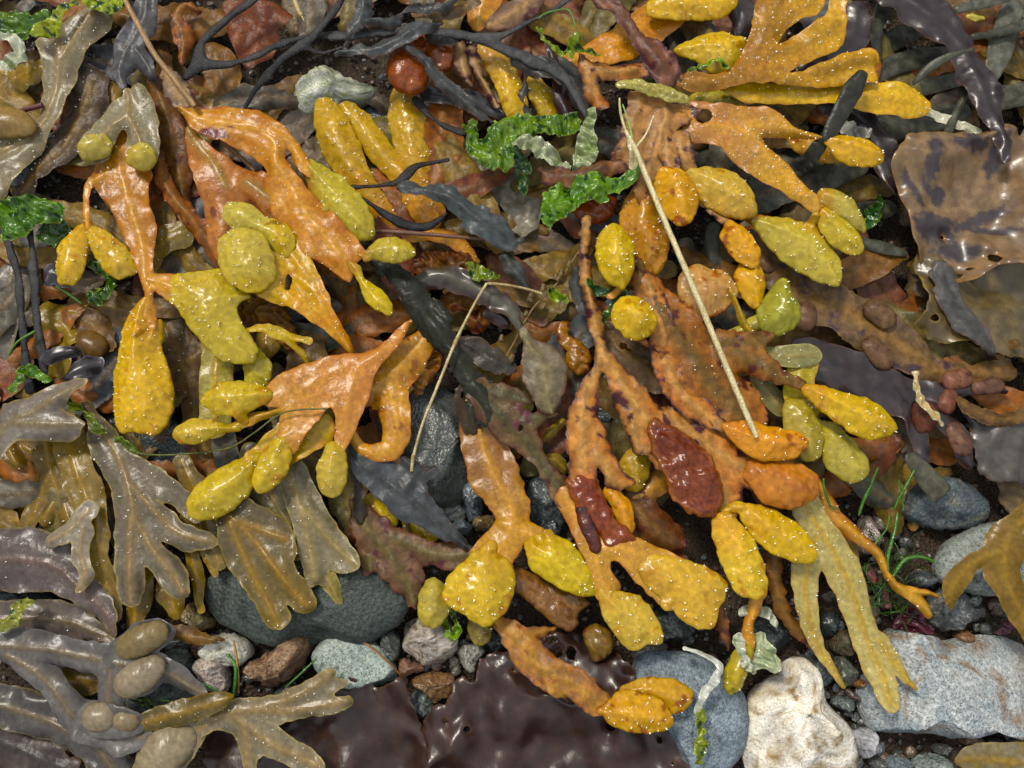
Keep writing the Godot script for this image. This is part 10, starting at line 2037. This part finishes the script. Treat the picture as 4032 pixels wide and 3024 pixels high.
	tube("strand", [165.8,38,1,25,161.9,44.9,1.3,24,159.1,50.5,1.1,22,158.5,53.6,0.8,20], [60,106,32], [85,132,44], "lettuce", 0.2, 5)
	tube("strand", [159.6,41.7,0.8,24,161.3,47.3,0.8,22,162.3,54.2,0.6,20], [60,106,32], [85,132,44], "lettuce", 0.2, 5)
	tube("strand", [125.2,41.7,1,33,125.8,46.5,0.9,32,129,52.6,1,29,132.4,53.8,0.8,28], [60,106,32], [85,132,44], "lettuce", 0.2, 5)
	thing("red_weed", "maroon membranous scrap below the green hair weed", "seaweed")
	piece("sheet", S.film, [], {"poly": [159,98.6,8,165,95.5,8,171.6,94.2,8,173.2,99.3,8,177.3,104.3,8,172,105.5,8,164.4,103,8,159.3,103,8], "mat": "kelp", "c0": [74,26,38], "c1": [90,34,48], "cedge": [90,42,52], "blot": 0, "fold": 2.5})
	thing("red_weed", "small maroon scrap above the slab at the right", "seaweed")
	piece("sheet", S.film, [[203,104.4,2.6,7,207,103.1,3.9,7,211.1,101.2,3.9,7]], {"mat": "kelp", "c0": [74,32,48], "c1": [90,40,52], "cedge": [90,42,52], "blot": 0, "fold": 2})
	thing("red_weed", "pink brown fleshy pieces under the green hair weed", "seaweed")
	piece("blade", S.b_rot, [[149.9,77.7,3.9,10,152.2,82.7,4.5,10]], {"c0": [138,90,86], "c1": [122,74,72]})
	piece("blade", S.b_rot, [[156.9,85.3,3.2,9,157.7,92.9,3.2,9]], {"c0": [138,90,86], "c1": [122,74,72]})
	thing("kelp_sheet", "glossy dark brown kelp sheet at the bottom, left piece with scalloped top", "kelp")
	piece("blade", S.kelp, [], {"poly": [-70,119.9,10,-64.9,121.6,11,-59.1,124.9,11,-54.5,126.5,10,-48.7,123.1,11,-45.8,120.7,12,-42.5,121.5,12,-42.1,128.5,11,-38.1,138.6,10,-34.3,145.1,9,-26.6,154.3,8,-21.8,168.7,7,-102.4,170.2,8,-123.8,163.4,7,-128.3,151,7,-124.3,138.3,7,-111.9,132.7,8,-92.5,128.7,10,-79.3,126.5,10], "lump": 3, "lf": 0.03, "fold": 4, "ff": 0.012})
	thing("kelp_sheet", "large glossy dark brown kelp sheet with pin holes along the bottom", "kelp")
	piece("blade", S.kelp, [], {"poly": [-1,110.5,13,3.4,111.7,13,6.6,114.7,13,10.4,106.8,13,14.3,103.7,13,28.9,105,13,37.7,109.9,13,45.9,114.7,13,51.4,120.2,13,51.9,125,13,56.3,126.9,13,62.3,135.2,13,73.3,143.6,13,73.2,162.3,13,-28.2,163.5,13,-34,150.6,13,-36.6,143.6,13,-35.1,137.6,13,-31.8,132.3,13,-25.5,131.1,13,-25,125,13,-20.6,120.2,13,-16.1,124.4,13,-13.9,122,13,-13.7,115.4,13,-9.3,112.3,13,-4.8,111.4,13], "holes": [[-18.2,140.9,1.38,1.38],[24.4,112.3,2.16,2.66],[19.3,112.3,1.78,1.9],[16.1,107.1,2.29,1.27],[40,141.2,1.88,1.88],[60.1,146.2,1.06,1.5],[-26.7,138.2,0.63,1.25],[0.3,118.4,0.63,0.63],[64.8,154.7,0.87,0.87]], "lump": 3.5, "lf": 0.03, "fold": 6, "ff": 0.012, "fstretch": 0.6})

func small_things() -> void:
	thing("dry_stem", "thin brown straw slanting from the top edge over the orange plant", "straw")
	tube("shaft", [-169.9,-167.9,2.3,41,-162.4,-154.8,2.4,42,-153.2,-138.8,2.5,42,-147.5,-131.6,2.5,42,-135,-115.7,2.4,40], [138,106,68], [168,134,90], "straw", 0.1, 7)
	tube("shaft", [-125.1,-103.7,2,29,-118.3,-98.1,2,28,-112.3,-92.1,1.9,27], [122,86,52], [138,102,64], "straw", 0.1, 7)
	thing("dry_stem", "long pale straw lying diagonally across the right half", "straw")
	tube("shaft", [47.4,-101.5,1.7,46,51.5,-91.4,2.3,47,59.2,-68.8,2.3,48,69.6,-41.3,2.4,48,80.5,-11.8,2.4,48,89.7,12.2,2.4,47,95.5,26.5,2.2,46], [216,204,156], [184,168,120], "straw", 0.06, 7)
	tube("splinter", [44.8,-115.2,0.8,48,45.3,-108.8,1.2,47,47.4,-101.1,1.3,46], [208,200,148], [176,164,108], "straw", 0.1, 7)
	tube("splinter", [59.2,-108.3,0.8,46,55.7,-100,1,46,50.3,-92.9,1.2,46], [216,208,168], [192,180,132], "straw", 0.1, 7)
	tube("splinter", [45.9,-111.9,0.6,49,48.4,-104.2,0.8,48,49.9,-97.5,1,47], [122,160,60], [160,176,96], "straw", 0.1, 7)
	piece("sheath", S.film, [[49.1,-97.5,3.1,47,50.5,-91.4,3.4,47,49.9,-86.2,2.7,45]], {"fold": 0.4, "c0": [200,188,144], "c1": [184,172,128], "blot": 0})
	thing("dry_stem", "bent pale straw with joints in the centre", "straw")
	tube("shaft", [-40.7,38.7,1.4,31,-39.8,32.3,1.3,32,-36.2,19.1,1.2,33,-30.6,4.7,1.3,34,-25.7,-8,1.3,35,-23.2,-14.2,1.5,35,-19.5,-22.3,1.1,35,-14.5,-32.2,1.1,35,-10.5,-39,1.2,35], [203,185,138], [154,132,86], "straw", 0.1, 7)
	tube("shaft", [-10.5,-39,1.2,35,-1.7,-38.5,1.1,34,6.7,-37,1.1,33,12.5,-35.4,1.2,32], [188,168,118], [138,116,72], "straw", 0.1, 7)
	tube("joint", [-23.7,-12.9,1.7,35,-23.1,-14.4,1.9,35,-22.6,-15.5,1.6,35], [168,144,92], [138,112,64], "straw", 0.1, 7)
	tube("joint", [-40.3,33.8,1.6,32,-39.9,32.3,1.7,32], [168,144,92], [138,112,64], "straw", 0.1, 7)
	thing("dry_stem", "brown straw lying level behind the small olive tip, centre", "straw")
	tube("shaft", [-59.5,-64.9,1.7,27,-43.6,-63.9,1.9,27,-26.9,-62.1,1.7,28,-9.6,-60.3,1.7,29], [90,58,44], [122,86,64], "straw", 0.1, 7)
	thing("dry_stem", "short split straw end at the top edge", "straw")
	tube("shaft", [-97.9,-173.4,2.5,33,-95.4,-166.5,2.3,32,-93.6,-163.5,2.1,32], [200,172,116], [168,144,92], "straw", 0.1, 7)
	tube("splinter", [-94.3,-165,1.1,32,-92.3,-160.6,0.4,32], [208,184,128], [184,156,104], "straw", 0.1, 7)
	thing("dry_stem", "dark upright straw under the grey torn frond", "straw")
	tube("shaft", [-43.7,52.1,1.7,17,-43.3,64.2,1.7,18,-43.4,76.2,1.5,16], [74,56,40], [92,70,50], "straw", 0.1, 7)
	thing("dry_stem", "curved orange rootlet along the green grey stone", "straw")
	tube("shaft", [-73.2,104.6,0.8,12,-66.4,104.9,0.9,14,-57.4,109.7,0.9,14,-51.2,115.5,0.9,12,-46.2,121.3,0.8,8], [138,90,40], [160,108,52], "straw", 0.1, 7)
	thing("grass_blade", "forked green grass blade standing between the pebbles", "grass blade")
	tube("blade", [-116.9,112.2,1,14,-112.5,116.8,1.6,16,-112.8,123.7,1.6,14,-114,129.3,1.3,11], [47,106,36], [74,138,48], "lettuce", 0.05, 5)
	thing("grass_blade", "orange grass blade beside the forked green blade", "grass blade")
	tube("blade", [-113.1,106.8,0.8,18,-112.2,111.8,1.1,17,-111.7,120.7,1.1,14,-112.2,127.8,0.9,11], [168,112,42], [192,144,64], "lettuce", 0.05, 5)
	thing("grass_blade", "short green needle on the pinkish granite pebble", "grass blade")
	tube("blade", [-125.2,123,1,18,-121.1,124.8,1.1,18,-117.6,126.7,0.7,17], [47,90,28], [74,122,44], "lettuce", 0.05, 5)
	thing("grass_blade", "pale green needle under the dark olive strap", "grass blade")
	tube("blade", [-142.7,129.6,0.9,16,-138.2,130.4,1.1,16,-132.9,131.1,0.9,16], [90,122,48], [106,138,60], "lettuce", 0.05, 5)
	thing("grass_blade", "green needle on the red brown stone", "grass blade")
	tube("blade", [-91.2,124.5,0.7,18,-84.8,118.9,1.1,20,-79,113.3,0.7,19], [47,90,28], [74,122,44], "lettuce", 0.05, 5)
	thing("sea_lettuce", "folded dark green leaf on the speckled stone, bottom left", "sea lettuce")
	piece("sheet", S.lettuce, [[-152.3,128,1.9,17,-148.4,130.3,4.4,17,-145.1,132.7,3.1,17,-142,133.9,1.2,17]], {"c0": [48,63,18], "c1": [65,77,25], "fold": 1})
	thing("sea_lettuce", "yellow green fuzzy scrap at the left edge above the bladders", "sea lettuce")
	piece("sheet", S.lettuce, [[-194.6,90.4,3.7,26,-198.5,94.6,5.6,26,-202.4,98.8,4.9,26,-205.2,101.2,3.7,26]], {"c0": [122,122,44], "c1": [140,140,68], "fold": 1.1, "ff": 0.25})
